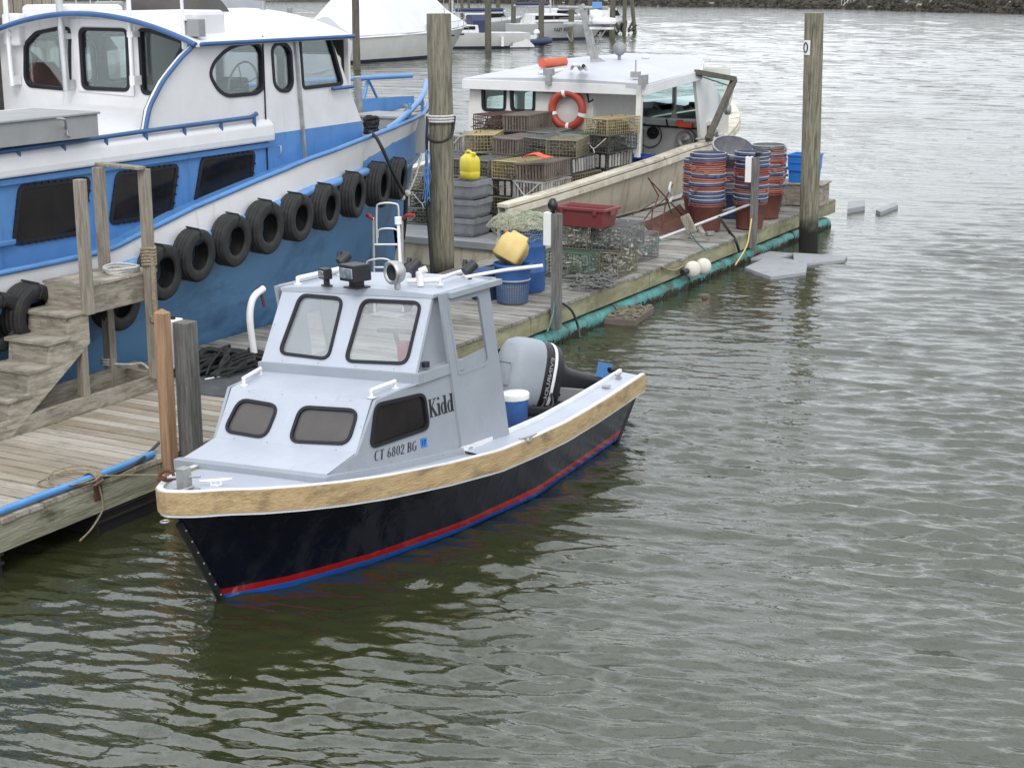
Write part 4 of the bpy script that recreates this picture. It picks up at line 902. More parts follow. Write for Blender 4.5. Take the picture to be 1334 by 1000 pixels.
# decks
m=MB(); m.loft([[Vector((BC-hb(s)+.03,s,capz(s)-.12)),Vector((BC,s,capz(s)-.08)),Vector((BC+hb(s)-.03,s,capz(s)-.12))] for s in np.linspace(-3.1,8.9,40)]); m.build('side_deck','blue_paint',bb)
m=MB(); m.loft([[Vector((BC-hb(s)+.05,s,1.95+.0*(s))),Vector((BC+hb(s)-.05,s,1.95))] for s in np.linspace(8.6,12.5,16)]); m.build('foredeck','deck_grey',bb)
m=MB()
for g in (1,-1): m.loft([[Vector((BC+g*(hb(s)-.06),s,1.9)),Vector((BC+g*(hb(s)-.05),s,capz(s)+(0.0 if g>0 else .12)))] for s in np.linspace(8.4,12.55,24)])
m.build('bulwark','blue_paint',bb)
WT=-2.55
SW_=(Vector((WT,0,0)),Vector((0,1,0)),Vector((0,0,1)),Vector((1,0,0)))
SP_=(Vector((2*BC-WT,0,0)),Vector((0,1,0)),Vector((0,0,1)),Vector((-1,0,0)))
def pq(px,B=SW_): return px2(B,I4,px)
# deckhouse side
m=MB()
for B in (SW_,SP_): m.plate(B,[(-2.6,1.5),(6.76,1.5),(6.76,2.56),(-2.6,2.56)],(),.04)
m.box((BC,-2.58,2.05),(3.0,.04,1.1)); m.build('deckhouse_wall','blue_paint',bb)
m=MB()
for g in (1,-1): m.box((BC+g*1.535,2.1,2.485),(.05,9.4,.06)); m.box((BC+g*1.54,.0,1.93),(.06,5.6,.05))
m.build('wall_moulding','blue_paint',bb,bevel=.01)
for px in ([(25,243),(116,232),(107,303),(17,318)],[(152,226),(231,215),(222,279),(143,291)],[(263,206),(331,198),(326,240),(252,272)]):
    p=rpoly(pq(px),.075,5); 
    mf=MB(); mf.plate((SW_[0]+Vector((.014,0,0)),)+SW_[1:],offs(p,.02),[offs(p,-.025)],.03)
    o2=offs(p,.012)
    for i in range(0,len(o2),1):
        a,b=Vector(o2[i]),Vector(o2[(i+1)%len(o2)]); L=(b-a).length; k=max(0,int(L/.085))
        for j in range(k):
            c=a.lerp(b,(j+.5)/k); mf.box((WT+.018,c.x,c.y),(.012,.03,.022))
    g=mf.build('window_frame','gasket',bb); m=MB(); m.plate((SW_[0]+Vector((.004,0,0)),)+SW_[1:],p,(),.01); m.build('pane','darkglass',g)
# trunk roof with rounded white edge
def trz(x): return 2.78+.17*(1-(x/1.6)**2)
m=MB(); xs=np.linspace(-1.46,1.46,15)
prof=[(x,trz(x)) for x in xs]+[(1.54,2.765),(1.59,2.72),(1.605,2.6),(1.60,2.53),(-1.60,2.53),(-1.605,2.6),(-1.59,2.72),(-1.54,2.765)]
m.loft([[Vector((BC+x,s,z)) for x,z in prof] for s in (-2.7,6.3,6.82)],0,closed=True,cap=True); m.build('trunk_roof','white_paint',bb,bevel=.02)
m=MB(); tz=-2.50
m.tube([P(-60,207,t=tz),P(0,198,t=tz),P(190,171,t=tz),P(326,153,t=tz),P(334,149,t=tz-.02),P(331,146.5,t=tz-.1),P(320,143,t=tz-.3)],.024,8)
for x,y in ((-36,203.5),(24,195),(83,186.5),(138,179),(190,171),(240,164.5),(288,158),(331,150)): q=P(x,y,t=tz); m.tube([q,Vector((q.x,q.y,2.66))],.02,8)
m.build('grab_rail','blue_trim',bb)
m=MB(); a=P(129,176,z=2.84); b=P(-20,194,z=2.84)
m.box((a.x-.42,(a.y+1.2)/2,2.935),(.84,a.y-1.2,.22)); m.box((a.x-.42,(a.y+1.2)/2,3.055),(.88,a.y-1.16,.025)); o=m.build('deck_box','box_grey',bb,bevel=.008)
m=MB(); q=P(88,160,t=a.x+.01); m.tube(smooth_path([P(75,155,z=3.07),P(84,156,z=3.07),P(86,166,t=a.x+.02),P(88,176,t=a.x+.03),P(91,178,t=a.x+.03)],4),.012,6); m.build('latch','galv',o)
# pilothouse
pt=[(185,167),(192,143),(200,125),(210,106),(222,90),(236,73),(250,60),(262,56),(340,49),(430,45.5),(474,192)]
side=pq(pt); i0=side[0]; sf=side[-1]
up=side[:-1]; up[0]=(i0[0],2.72); 
sp0=pq([(357,178)])[0]; sp1=pq([(471,158)])[0]
up=up+[(sp1[0],sp1[1]),(6.70,2.60),(6.5,2.6)]
wh=pq([(272.8,97),(278,82),(293,66),(311,58),(334,56.6),(341.6,66),(343,115),(334,122),(296,125.5),(283,117)])
dwn=pq([(354,64),(359.5,57.4),(372,57.4),(378.6,66),(381,110),(376,118.6),(364.6,118.6),(357,110)])
fwn=rpoly(pq([(390.6,52),(430,50),(446,109),(395,115)]),.05,4)
wh=rpoly(wh,.1,3); dwn=rpoly(dwn,.06,3)
for B,g in ((SW_,1),(SP_,-1)):
    m=MB(); m.plate(B,up,[wh,dwn,fwn],.04); m.build('pilothouse_side','white_paint',bb)
    for p in (wh,dwn,fwn):
        m=MB(); m.plate((B[0]+B[3]*.012,)+B[1:],offs(p,.02),[offs(p,-.018)],.06); fr=m.build('window_frame','gasket',bb)
        m=MB(); m.plate((B[0]-B[3]*.02,)+B[1:],p,(),.006); m.build('pane','glass_clear',fr)
    m=MB(); m.plate(B,[(6.765,1.7),(sf[0]+.12,1.7),(sp1[0]+.0,sp1[1]-.003),(6.765,2.6)],(),.04); m.build('lower_side','blue_paint',bb)
m=MB(); m.box((WT+.01,pq([(344,120)])[0][0],2.95),(.012,.012,1.5)); m.build('door_seam','gasket',bb)
a=P(384,48,t=WT+.02); b=P(398,208,t=WT+.02); m=MB(); m.bar(a,b,.035,.035,up=(1,0,0)); m.build('door_track','galv',bb)
m=MB(); q=P(363,190,t=WT+.02); m.tube([q,q+Vector((.03,0,0)),q+Vector((.03,.0,-.1)),q+Vector((0,0,-.12))],.01,6); m.build('door_handle','galv',bb)
m=MB(); m.tube([P(433,116,t=WT+.05),P(460,113,t=WT+.05)],.022,8); m.tube([P(436,116,t=WT),P(436,116,t=WT+.06)],.02,6); m.build('corner_rail','blue_trim',bb)
def rfz(x): return 3.97-.27*(x/1.5)**2
AB=(Vector((0,5.72,0)),Vector((1,0,0)),Vector((0,0,1)),Vector((0,-1,0)))
ow=lambda px: px2(AB,I4,px)
w1=rpoly(ow([(33,58),(47,43),(79,36.5),(91,38),(91.5,114),(84,116),(38,112),(33,102)]),.05,3)
w2=rpoly(ow([(104.6,38),(165,39.5),(168,117.5),(109,115)]),.07,5)
w3=rpoly(ow([(181.6,39),(192,39),(240,56),(209,120),(196,122),(186,121)]),.06,4)
m=MB(); t0,t1=BC-1.50,BC+1.50
top=[(BC+x,rfz(x)-.03) for x in np.linspace(1.5,-1.5,17)]
m.plate(AB,[(t0,2.79),(BC,2.94),(t1,2.79)]+top,[w1,w2,w3],.04); m.build('aft_wall','white_paint',bb)
for p in (w1,w2,w3):
    m=MB(); m.plate((AB[0]+AB[3]*.012,)+AB[1:],offs(p,.02),[offs(p,-.018)],.05); fr=m.build('window_frame','gasket',bb)
    m=MB(); m.plate((AB[0]-AB[3]*.02,)+AB[1:],p,(),.006); m.build('pane','glass_clear',fr)
m=MB(); dpx=rpoly(ow([(91,24),(172,27),(176,126),(103,119)]),.03,3); m.plate((AB[0]+AB[3]*.014,)+AB[1:],offs(dpx,.0),[offs(w2,.03)],.012); m.build('door','white_paint',bb,bevel=.004)
FBs=(Vector((0,8.52,0)),Vector((1,0,0)),Vector((0,0,1)),Vector((0,1,0)))
hs=[rpoly([(BC+x-.42,2.72),(BC+x+.42,2.72),(BC+x+.42,3.42),(BC+x-.42,3.42)],.08) for x in (-.97,0,.97)]
m=MB(); m.plate(FBs,[(t0,1.9),(t1,1.9),(t1,3.66),(BC,3.9),(t0,3.66)],hs,.04); o=m.build('front_wall','white_paint',bb); o.rotation_euler=(0,0,0)
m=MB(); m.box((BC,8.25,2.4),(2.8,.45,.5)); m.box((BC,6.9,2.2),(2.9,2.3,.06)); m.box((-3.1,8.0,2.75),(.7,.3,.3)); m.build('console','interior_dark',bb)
m=MB(); m.plate((SP_[0]-SP_[3]*.045,)+SP_[1:],up,[offs(wh,.03),offs(dwn,.03),offs(fwn,.03)],.006)  # dark sheets added inside walls and roof; their colour stands in for shade
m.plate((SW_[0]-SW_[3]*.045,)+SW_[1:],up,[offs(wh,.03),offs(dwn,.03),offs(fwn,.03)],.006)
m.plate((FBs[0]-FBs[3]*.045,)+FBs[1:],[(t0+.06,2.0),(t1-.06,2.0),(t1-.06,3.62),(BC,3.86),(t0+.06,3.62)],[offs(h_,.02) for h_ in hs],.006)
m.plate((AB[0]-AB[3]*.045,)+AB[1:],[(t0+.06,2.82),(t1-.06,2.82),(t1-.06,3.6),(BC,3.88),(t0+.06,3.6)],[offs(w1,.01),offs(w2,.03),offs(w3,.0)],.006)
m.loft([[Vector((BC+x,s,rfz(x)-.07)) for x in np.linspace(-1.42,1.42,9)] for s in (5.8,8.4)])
m.build('shade_lining','interior_dark',bb)
m=MB()
for x_,y_ in ((-3.35,7.0),(-4.7,7.6),(-3.5,6.4)): m.box((x_,y_,2.55),(.45,.42,.6)); m.box((x_,y_+.2,2.95),(.45,.08,.5))
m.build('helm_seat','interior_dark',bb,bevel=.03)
m=MB(); q=P(317,112,t=-3.0); m.tube([q+Vector((.0+.0*a,.05*math.sin(a)+.27*math.cos(a),.27*math.sin(a))) for a in np.linspace(0,6.283,24)],.012,6)
for k in range(4): m.tube([q,q+Vector((0,.27*math.cos(k*1.57+.3),.27*math.sin(k*1.57+.3)))],.008,5)
m.build('steering_wheel','steel',bb)
m=MB(); m.loft([[Vector((BC+x,s,rfz(x))) for x in np.linspace(-1.6,1.6,17)]+[Vector((BC+x,s,rfz(x)-.05)) for x in np.linspace(1.6,-1.6,17)] for s in (5.50,6.5,7.6,8.42)],0,closed=True,cap=True); m.build('roof','white_paint',bb,bevel=.01)
m=MB()
for g in (1,-1):
    B=SW_ if g>0 else SP_
    arc=[Vector((BC+g*1.545,u,v)) for u,v in [(i0[0],2.75)]+side[1:7]]
    pts=smooth_path(arc,3)+[Vector((BC+g*1.62,5.6,rfz(1.6)-.015)),Vector((BC+g*1.62,8.44,rfz(1.6)-.015))]
    m.tube(pts,.024,8)
m.tube([Vector((BC+x,5.49,rfz(x)-.02)) for x in np.linspace(-1.6,1.6,25)],.03,8); m.build('roof_trim','blue_trim',bb)
# poles, roof fittings
for (a,b,r_) in (((6,-6),(16,112),.028),((76,-6),(87,118),.04),((167,-6),(173,112),.026),((236,-6),(241,62),.018)):
    s_=5.60 if a[0]<200 else 5.58
    m=MB(); A1,B1=P(*a,s=s_),P(*b,s=s_); A1=B1+(A1-B1)*1.5; m.tube([A1,B1],r_,8); c=B1+(A1-B1)*.04; m.box(c+Vector((0,.05,0)),(.07,.12,.1)); 
    m.box(B1+(A1-B1)*.38+Vector((0,.05,0)),(.08,.12,.06)); m.build('whip_pole','alu' if r_>.03 else 'whitetrim',bb)
def rbox(name,x0,x1,y0,y1,s0,dp,mt,bev=.03):
    a,b=P(x0,y1,s=s0),P(x1,y0,s=s0); m=MB(); m.box(((a.x+b.x)/2,s0+dp/2,(a.z+b.z)/2),(b.x-a.x,dp,b.z-a.z)); return m.build(name,mt,bb,bevel=bev)
rbox('roof_locker',28,98,7,32,5.75,.8,'white_paint',.05); rbox('roof_locker',195,256,14,52,5.8,.5,'white_paint',.05)
rbox('roof_box',122,140,2,20,6.6,.3,'box_grey'); rbox('light_base',4,22,18,60,5.62,.15,'white_paint')
rbox('horn_box',240,258,25,48,5.6,.12,'box_grey',.01)
m=MB(); q=P(258,31,t=-3.6); e=P(311,28,t=-3.6)
m.loft([[Vector((t_,lerp(q.y,e.y,f),q.z+z)) for f,z in [(0,0),(0,.27),(.3,.33),(.6,.25),(.85,.08),(1,0)]] for t_ in (-3.6,-4.6)],0,closed=True,cap=True); m.build('roof_hatch','tinted',bb)
for x,y in ((343,15),(279,32),(378,24)):
    m=MB(); q=P(x,y+10,t=-3.7); m.tube([q,q+Vector((0,0,.22))],.035,8); m.box(q,(.22,.22,.03)); 
    if x==343: m.tube([q+Vector((-.15,0,.27)),q+Vector((.1,.1,.27))],.05,8); m.tube([q+Vector((.05,.2,.25)),q+Vector((.2,.3,.27))],.05,8)
    m.build('roof_lamp','galv',bb)
# bow rails, deck box, bitt
m=MB()
pr_=hpath(hb,lambda s:interp([8.6,12.6],[2.86,2.93],s),-.02,8.8,12.55,14,-1); m.tube(pr_,.035,8)
for s in (9.3,10.6,11.8): x=BC-hb(s)+.02; m.tube([(x,s,capz(s)),(x,s+.18,2.88)],.03,8); m.tube([(x,s+.5,capz(s+.5)),(x,s+.2,2.88)],.02,6)
sr=[Vector((BC+hb(s)-.03,s,z)) for s,z in ((9.2,capz(9.2)),(9.7,2.52),(10.6,2.62),(11.6,2.72),(12.5,2.82),(12.72,2.84))]; m.tube(smooth_path(sr,4),.038,8)
for s in (10.4,11.5): m.tube([(BC+hb(s)-.03,s,capz(s)),(BC+hb(s)-.03,s,2.7)],.025,8)
m.build('bow_rail','blue_light',bb)
q=P(521,153,z=2.50); m=MB(); m.box((q.x-.42,q.y+.35,2.22),(.8,.66,.52)); m.box((q.x-.42,q.y+.35,2.49),(.84,.70,.04)); m.build('deck_box','box_grey',bb,bevel=.01)
q=P(484,178,t=-2.7); m=MB(); m.tube([q+Vector((0,0,-.1)),q+Vector((0,0,.12))],.06,10); m.tube([q+Vector((-.09,-.04,.10)),q+Vector((.09,.04,.10))],.03,8); m.build('bitt','blue_paint',bb)
m=MB()
for k in range(7): m.tube([q+Vector((.08*math.cos(a)+uni(-.02,.02),.08*math.sin(a),.06+.028*k+uni(-.02,.02))) for a in np.linspace(0,6.283,10)],.024,6)
tag(m.build('rope_bundle','black_rope'),'black rope wound over the bow bitt of the blue boat','rope')
m=MB()
for k in range(9):
    q=P(uni(520,546),uni(140,150),t=-4.0); m.tube(smooth_path([q,q+Vector((uni(-.3,.3),uni(-.2,.2),uni(-.04,.08))),q+Vector((uni(-.4,.3),uni(-.3,.2),-.05))],3),uni(.02,.05),6)
m.build('anchor_tackle','galv',bb)
m=MB(); m.box((-3.6,8.95,2.5),(.12,.12,1.1)); m.build('samson_post','galv',bb); m=MB(); m.tube([P(465,100,t=-4.1),P(470,160,t=-4.1)],.05,8); m.build('bow_post','galv',bb)
q=P(60,108,s=6.4); m=MB(); 
m.loft([[Vector((q.x+w_*math.cos(a),6.4+.15*math.sin(a),q.z-.02+z)) for a in np.linspace(0,6.283,12,endpoint=False)] for z,w_ in ((-.3,.3),(0,.34),(.12,.26),(.22,.12),(.26,.03))],0,closed=True,sm=True,cap=True)
tag(m.build('life_vest','vest_red'),'red life vest behind the left window of the blue boat wheelhouse','life vest')
# tires
def tire_proto():
    r=thing('tire_fender','x','tire',(0,0,0),'tires hung along the side of the blue boat')
    m=MB(); Rr=.298; pr=[(.16,-.075),(.17,-.095),(.21,-.108),(.268,-.10),(.290,-.088)]
    for k in range(4): z=-.078+k*.0425; pr+=[(Rr,z),(Rr,z+.028),(Rr-.012,z+.031),(Rr-.012,z+.039)]
    pr+=[(.290,.092),(.268,.10),(.21,.108),(.17,.095),(.16,.075),(.195,.07),(.252,.06),(.27,0),(.252,-.06),(.195,-.07),(.16,-.075)]
    m.lathe(pr,36); m.build('casing','tire',r,recalc=True)
    m=MB(); m.tube([(.15,.0,-.1),(.155,.02,.0),(.17,0,.105),(.26,0,.118),(.305,0,.08),(.31,0,-.09)],.010,6); m.build('lashing','black_rope',r); return r
tp_=tire_proto(); first=True
names=['tire half hidden at the left edge behind the steps','tire seen behind the treads of the steps','tire hanging low behind the steps platform posts','leftmost fully visible tire, right beside the steps platform','second visible tire to the right of the steps','third visible tire to the right of the steps','fourth visible tire to the right of the steps','fifth visible tire to the right of the steps','fourth tire back from the bow','third tire back from the bow','second tire back from the bow','foremost tire hanging nearest the bow and the tall piling']
for k,(x,y) in enumerate([(-6,418),(38,409),(150,392),(207,354),(252,332),(300,313),(343,296),(384,283),(422,270),(458,254),(491,241),(515,233)]):
    off=.11; q=onhull(x,y,off,f=hr); s=q.y; e=.3; dx=hr(s+e)-hr(s-e); nn=Vector((2*e,-dx,0)).normalized()
    if s<5.2: nn=Vector((1,0,0))
    aa=.06 if s<8 else 0.; nn=Vector((nn.x*math.cos(aa)-nn.y*math.sin(aa),nn.x*math.sin(aa)+nn.y*math.cos(aa),0))
    nn=(nn+Vector((0,0,-.07+uni(-.03,.03)))).normalized(); upv=Vector((0,0,1)); xx=upv-nn*upv.dot(nn); xx.normalize(); yy=nn.cross(xx)
    Mx=Matrix((xx,yy,nn)).transposed().to_4x4(); Mx=Matrix.Translation(q)@Mx@Matrix.Rotation(uni(-.15,.15),4,'Z')@Matrix.Scale(.93*uni(.95,1.05),4)@Matrix.Diagonal((1,1,uni(1.0,1.22),1))
    o=tp_ if first else copy_tree(tp_); first=False; o.matrix_basis=Mx; o['label']='black '+names[k]+' of the blue boat' if k<3 else 'black '+names[k]
# ---------------------------------------------------------------- hand truck
ht=thing('hand_truck','silver hand truck with red grips standing on the dock behind the cabin boat','hand truck',(-1.55,7.7,DECK))
c=Vector((-1.55,7.7,DECK)); ux=Vector((.88,.47,0)); lean=Vector((-.02,.04,0))
def hp(a,z,o=0): return c+ux*a+Vector((0,0,z))+lean*z*1.6+Vector((-.47,.88,0))*o
m=MB()
for a in (-.17,.17): m.tube([hp(a,.02),hp(a,1.05),hp(a*1.0,1.14,-.05)],.016,8)
for z in (.25,.55,.82): m.tube([hp(-.17,z),hp(.17,z)],.014,8); 
m.tube(smooth_path([hp(-.13,.82),hp(-.13,1.22),hp(-.09,1.30),hp(.09,1.30),hp(.13,1.22),hp(.13,.82)],3),.013,8)
m.tube(smooth_path([hp(-.12,.9),hp(-.11,.99),hp(0,1.01),hp(.11,.99),hp(.12,.9)],3),.012,8)
m.tube(smooth_path([hp(-.26,.1,-.1),hp(-.26,.58,-.1),hp(-.16,.66,-.1),hp(.0,.66,-.1),hp(.08,.56,-.1),hp(.08,.3,-.1)],3),.013,8)
m.build('frame','alu',ht)
for a,d_ in ((-.17,-1),(.17,1)):
    m=MB(); m.tube([hp(a,1.12,-.03),hp(a+.06*d_,1.18,-.12),hp(a+.16*d_*(1 if d_>0 else .1),1.19,-.2)],.02,8); m.build('grip','red_plastic',ht)
m=MB(); m.box(hp(0,.012,-.12),(.36,.22,.012)); m.build('toe_plate','alu',ht)
for a in (-.22,.22):
    m=MB(); q=hp(a,.11,.08); m.lathe([(0,-.02),(.05,-.02),(.10,-.025),(.11,0),(.10,.025),(.05,.02),(0,.02)],18,T(*q)@Matrix.Rotation(R(90),4,'Y')); m.build('wheel','tire',ht)
# ---------------------------------------------------------------- the old lobster boat behind the far dock
LC=-4.42; S0=13.0; Z0=.40
lb=thing('lobster_boat','old white lobster boat with peeling gunwale, its open stern piled with lobster traps','boat',(LC,18,0))
LS=[13,14,16,18,20,22,23.5,24.8,25.8,26.5]; LB=[1.55,1.66,1.80,1.86,1.84,1.62,1.25,.80,.36,.02]
def lhb(s): return interp(LS,LB,s)
def ongun(x,y):
    t=-2.8
    for _ in range(30): q=P(x,y,t=t); t=.5*t+.5*(LC+lhb(q.y))
    return P(x,y,t=t)
g_=sorted([(q.y,q.z) for q in [ongun(*p) for p in [(655,272),(700,259),(750,244),(800,228),(850,212),(900,194),(935,184)]]])
gs=[13]+[a for a,b in g_ if a>13.05]+[26.5]; gz=[.98]+[b for a,b in g_ if a>13.05]; gz=gz+[max(gz)+.28]
def lgz(s): return interp(gs,gz,s)
def lring(s,sg):
    f=(s-13)/13.5; b=lhb(s); c=Vector((b,s,lgz(s))); ws=13.25+12.3*f; wb=interp([13.2,16,20,22,24,25.55],[1.25,1.55,1.55,1.2,.55,0],ws)
    w_=Vector((wb,ws,0)); k=Vector((0,13.4+11.8*f,-.5)); r=[c]
    for i in range(1,6):
        v=i/5; q=c.lerp(w_,v); q.x+=.08*math.sin(v*math.pi)*(1-f)-.15*math.sin(v*math.pi)*max(0,f-.5); q.x=max(0,q.x); r.append(q)
    return [Vector((LC+q.x*sg,q.y,q.z)) for q in r+[w_.lerp(k,.4),k]]
ss=np.linspace(13,26.5,44); m=MB()
for sg_ in (1,-1): m.loft([lring(s,sg_) for s in ss],0,sm=True)
m.build('hull','cream_hull',lb)
m=MB()
for sg_ in (1,-1):
    m.loft([[Vector((LC+sg_*(lhb(s)+o),s,lgz(s)+z)) for o,z in ((.05,.0),(.05,.055),(-.14,.06),(-.14,.0))] for s in np.linspace(13.0,26.3,60)],0,closed=True,cap=True)
m.build('gunwale','cap_old',lb,bevel=.008)
m=MB()
for sg_ in (1,-1):
    m.loft([[Vector((LC+sg_*(lhb(s)+o),s,lgz(s)+z)) for o,z in ((.075,-.02),(.075,-.11),(.03,-.11),(.03,-.02))] for s in np.linspace(13.0,26.0,50)],0,closed=True,cap=True)
m.build('rub_strake','cap_old',lb)
m=MB()
for sg_ in (1,-1): m.loft([[Vector((LC+sg_*(lhb(s)-.13),s,lgz(s)+.02)),Vector((LC+sg_*(lhb(s)-.16),s,Z0))] for s in np.linspace(13.02,25.,40)])
m.build('inner_bulwark','lob_inner',lb)
m=MB(); m.loft([[Vector((LC-lhb(s)+.1,s,Z0)),Vector((LC+lhb(s)-.1,s,Z0))] for s in np.linspace(13.02,25,30)]); m.build('deck','deck_grey',lb)
m=MB(); tr_=[(LC-1.5,.34),(LC-1.2,-.15),(LC+1.2,-.15),(LC+1.5,.34)]
m.plate((Vector((0,12.985,0)),Vector((1,0,0)),Vector((0,0,1)),Vector((0,-1,0))),tr_,(),.06)
for x in np.linspace(-1.3,1.3,6): m.box((LC+x,12.975,.2),(.012,.012,.28))
m.build('transom','cream_hull',lb)
m=MB(); m.box((LC,13.0,.385),(3.02,.16,.11)); m.build('stern_cap','deck_grey',lb,bevel=.01)
# cabin
RZ=2.6
def rl_(x,y): return P(x,y,z=RZ)
ra=Vector((-6.27,17.6,0)); rb_=Vector((-2.62,17.55,0)); rc=Vector((-2.66,20.2,0)); rd=Vector((-3.42,22.2,0)); re=Vector((-5.4,22.9,0)); rf=Vector((-6.2,21.8,0))
poly=[ra,rb_,rc,rd,re,rf]
cz_=lambda p:2.6+.22*max(0,(p.y-17.6)/5)+.05*(1-((p.x-LC)/1.9)**2)
m=MB(); 
def subd(a,b,n): return [a.lerp(b,i/n) for i in range(n)]
edge=[]
for i in range(6): edge+=subd(poly[i],poly[(i+1)%6],6)
top_=[Vector((p.x,p.y,cz_(p)-.03)) for p in edge]; ctr=Vector((LC,20,2.80))
mid=[Vector((lerp(p.x,LC,.4),lerp(p.y,20,.4),cz_(Vector((lerp(p.x,LC,.4),lerp(p.y,20,.4),0)))+.01)) for p in edge]
n_=len(edge); bot=[Vector((p.x,p.y,p.z-.09)) for p in top_]
m.add(top_+mid+[ctr]+bot,[(i,(i+1)%n_,n_+(i+1)%n_,n_+i) for i in range(n_)]+[(n_+i,n_+(i+1)%n_,2*n_) for i in range(n_)]+[(i,(i+1)%n_,2*n_+1+(i+1)%n_,2*n_+1+i) for i in range(n_)]+[tuple(range(2*n_+1,3*n_+1))])
m.build('wheelhouse_roof','lob_roof',lb)
m=MB(); m.box(((ra.x+rb_.x)/2,17.58,2.47),(3.62,.05,.17)); m.bar(rb_+Vector((-.02,.02,2.47)),rc+Vector((0,0,2.60)),.05,.17); m.bar(rc+Vector((0,0,2.60)),rd+Vector((0,0,2.68)),.05,.17); m.bar(ra+Vector((0.02,.02,2.47)),rf+Vector((0,0,2.6)),.05,.17)
m.build('roof_fascia','lob_white',lb,bevel=.006)
BB_=(Vector((0,17.75,0)),Vector((1,0,0)),Vector((0,0,1)),Vector((0,-1,0)))
def lq(px,B=BB_): return px2(B,I4,px)
wA=rpoly(lq([(629,110.5),(658,111),(657.5,144),(629.5,143)]),.08,4); wB=rpoly(lq([(666,111.5),(696,112.5),(695.5,145),(667,144)]),.08,4)
lft=lq([(612,106)])[0][0]
m=MB(); m.plate(BB_,[(lft,2.42),(lft-.12,Z0),(-3.75,Z0),(-3.75,2.42)],[wA,wB],.05); m.build('aft_bulkhead','lob_inner',lb)
for p in (wA,wB):
    m=MB(); m.plate((BB_[0]+BB_[3]*.015,)+BB_[1:],offs(p,.03),[offs(p,-.025)],.06); fr=m.build('window_frame','gasket',lb)
    m=MB(); m.plate((BB_[0]-BB_[3]*.02,)+BB_[1:],p,(),.006); m.build('pane','glass_green',fr)
# port side, front with windows, starboard posts
m=MB(); PBx=(Vector((-6.15,0,0)),Vector((0,1,0)),Vector((0,0,1)),Vector((-1,0,0)))
hp_=[rpoly([(18.2,1.5),(19.4,1.5),(19.4,2.2),(18.2,2.2)],.08),rpoly([(19.7,1.5),(21.2,1.5),(21.2,2.2),(19.7,2.2)],.08)]
m.plate(PBx,[(17.8,Z0),(22.0,Z0),(21.6,2.5),(17.8,2.5)],hp_,.05); m.build('port_side','lob_inner',lb)
FBl=(Vector((0,22.1,0)),Vector((1,0,0)),Vector((0,0,1)),Vector((0,1,0)))
hf_=[rpoly([(-6.0,1.62),(-4.9,1.62),(-4.9,2.48),(-6.0,2.48)],.08),rpoly([(-4.82,1.62),(-4.0,1.62),(-4.0,2.5),(-4.82,2.5)],.08),rpoly([(-3.92,1.62),(-2.9,1.62),(-2.9,2.5),(-3.92,2.5)],.08)]
m=MB(); m.plate(FBl,[(-6.15,Z0),(-2.8,Z0),(-2.8,2.62),(-6.15,2.62)],hf_,.05); m.build('windshield_wall','lob_inner',lb)
for h_ in hf_: m=MB(); m.plate(FBl,offs(h_,.0),(),.008); m.build('pane','glass_green',lb)
m=MB(); a,b=P(830,205,t=-2.72),P(834,112,t=-2.72); m.bar(a,b,.09,.09); m.build('corner_post','lob_inner',lb)
m=MB(); a,b=P(840,112,t=-2.68),P(840,86,t=-2.68); m.box(P(838,104,t=-2.60),(.06,.3,.16)); m.build('roof_bracket','galv',lb)
m=MB(); m.box((-3.75,18.9,1.4),(.05,2.2,1.98)); m.build('side_bulkhead','lob_inner',lb)
dw_=(Vector((-3.72,0,0)),Vector((0,1,0)),Vector((0,0,1)),Vector((1,0,0)))
# helm panel facing aft with the haulers
HPn=(Vector((0,20.95,0)),Vector((1,0,0)),Vector((0,0,1)),Vector((0,-1,0)))
q_=px2(HPn,I4,[(838,140),(912,142),(914,206),(838,206)])
m=MB(); m.box((-3.45,21.0,1.0),(1.3,.12,1.22)); m.box((-3.45,21.2,1.64),(1.3,.5,.06)); m.build('helm_panel','lob_inner',lb)
def wheelp(name,px,r,depth,mt,rim=None):
    c=P(px[0],px[1],s=20.92); m=MB(); Tt=T(*c)@Matrix.Rotation(R(90),4,'X')
    m.lathe([(0,depth),(r*.2,depth),(r*.25,depth*.6),(r*.75,depth*.5),(r*.95,depth),(r,depth*.8),(r,0)],20,Tt); return m.build(name,mt,lb)
wheelp('line_hauler',(896,181),.19,.16,'galv'); wheelp('vent_fan',(851,173),.12,.05,'gasket')
m=MB(); c=P(846,176,s=20.9); m.tube([c+Vector((.26*math.cos(a),0,.24*math.sin(a))) for a in np.linspace(2.0,7.2,20)],.012,6); m.build('hose_loop','blackpaint',lb)
m=MB(); m.box((-2.98,21.0,1.25),(.4,.1,.7)); m.build('machinery','rust',lb)
m=MB(); m.tube([P(838,163,s=20.85),P(912,168,s=20.85)],.02,6); m.tube([P(868,155,s=20.85),P(870,165,s=20.85)],.02,6); m.build('control_bar','gasket',lb)
m=MB(); q=P(893,163,s=20.8); m.box(q,(.3,.12,.10)); m.box(q+Vector((-.12,0,.05)),(.14,.12,.08)); tag(m.build('orange_glove','cloth_orange',bevel=.03),'orange work glove lying on the helm of the lobster boat','glove')
m=MB()
for k in range(9): q=P(uni(846,905),uni(136,141),s=21.25); m.box(q,(uni(.08,.25),.1,uni(.05,.12)),rot3(uni(-.4,.4),'Y'))
o=m.build('dash_clutter','interior_dark',lb); o['kind']='stuff'
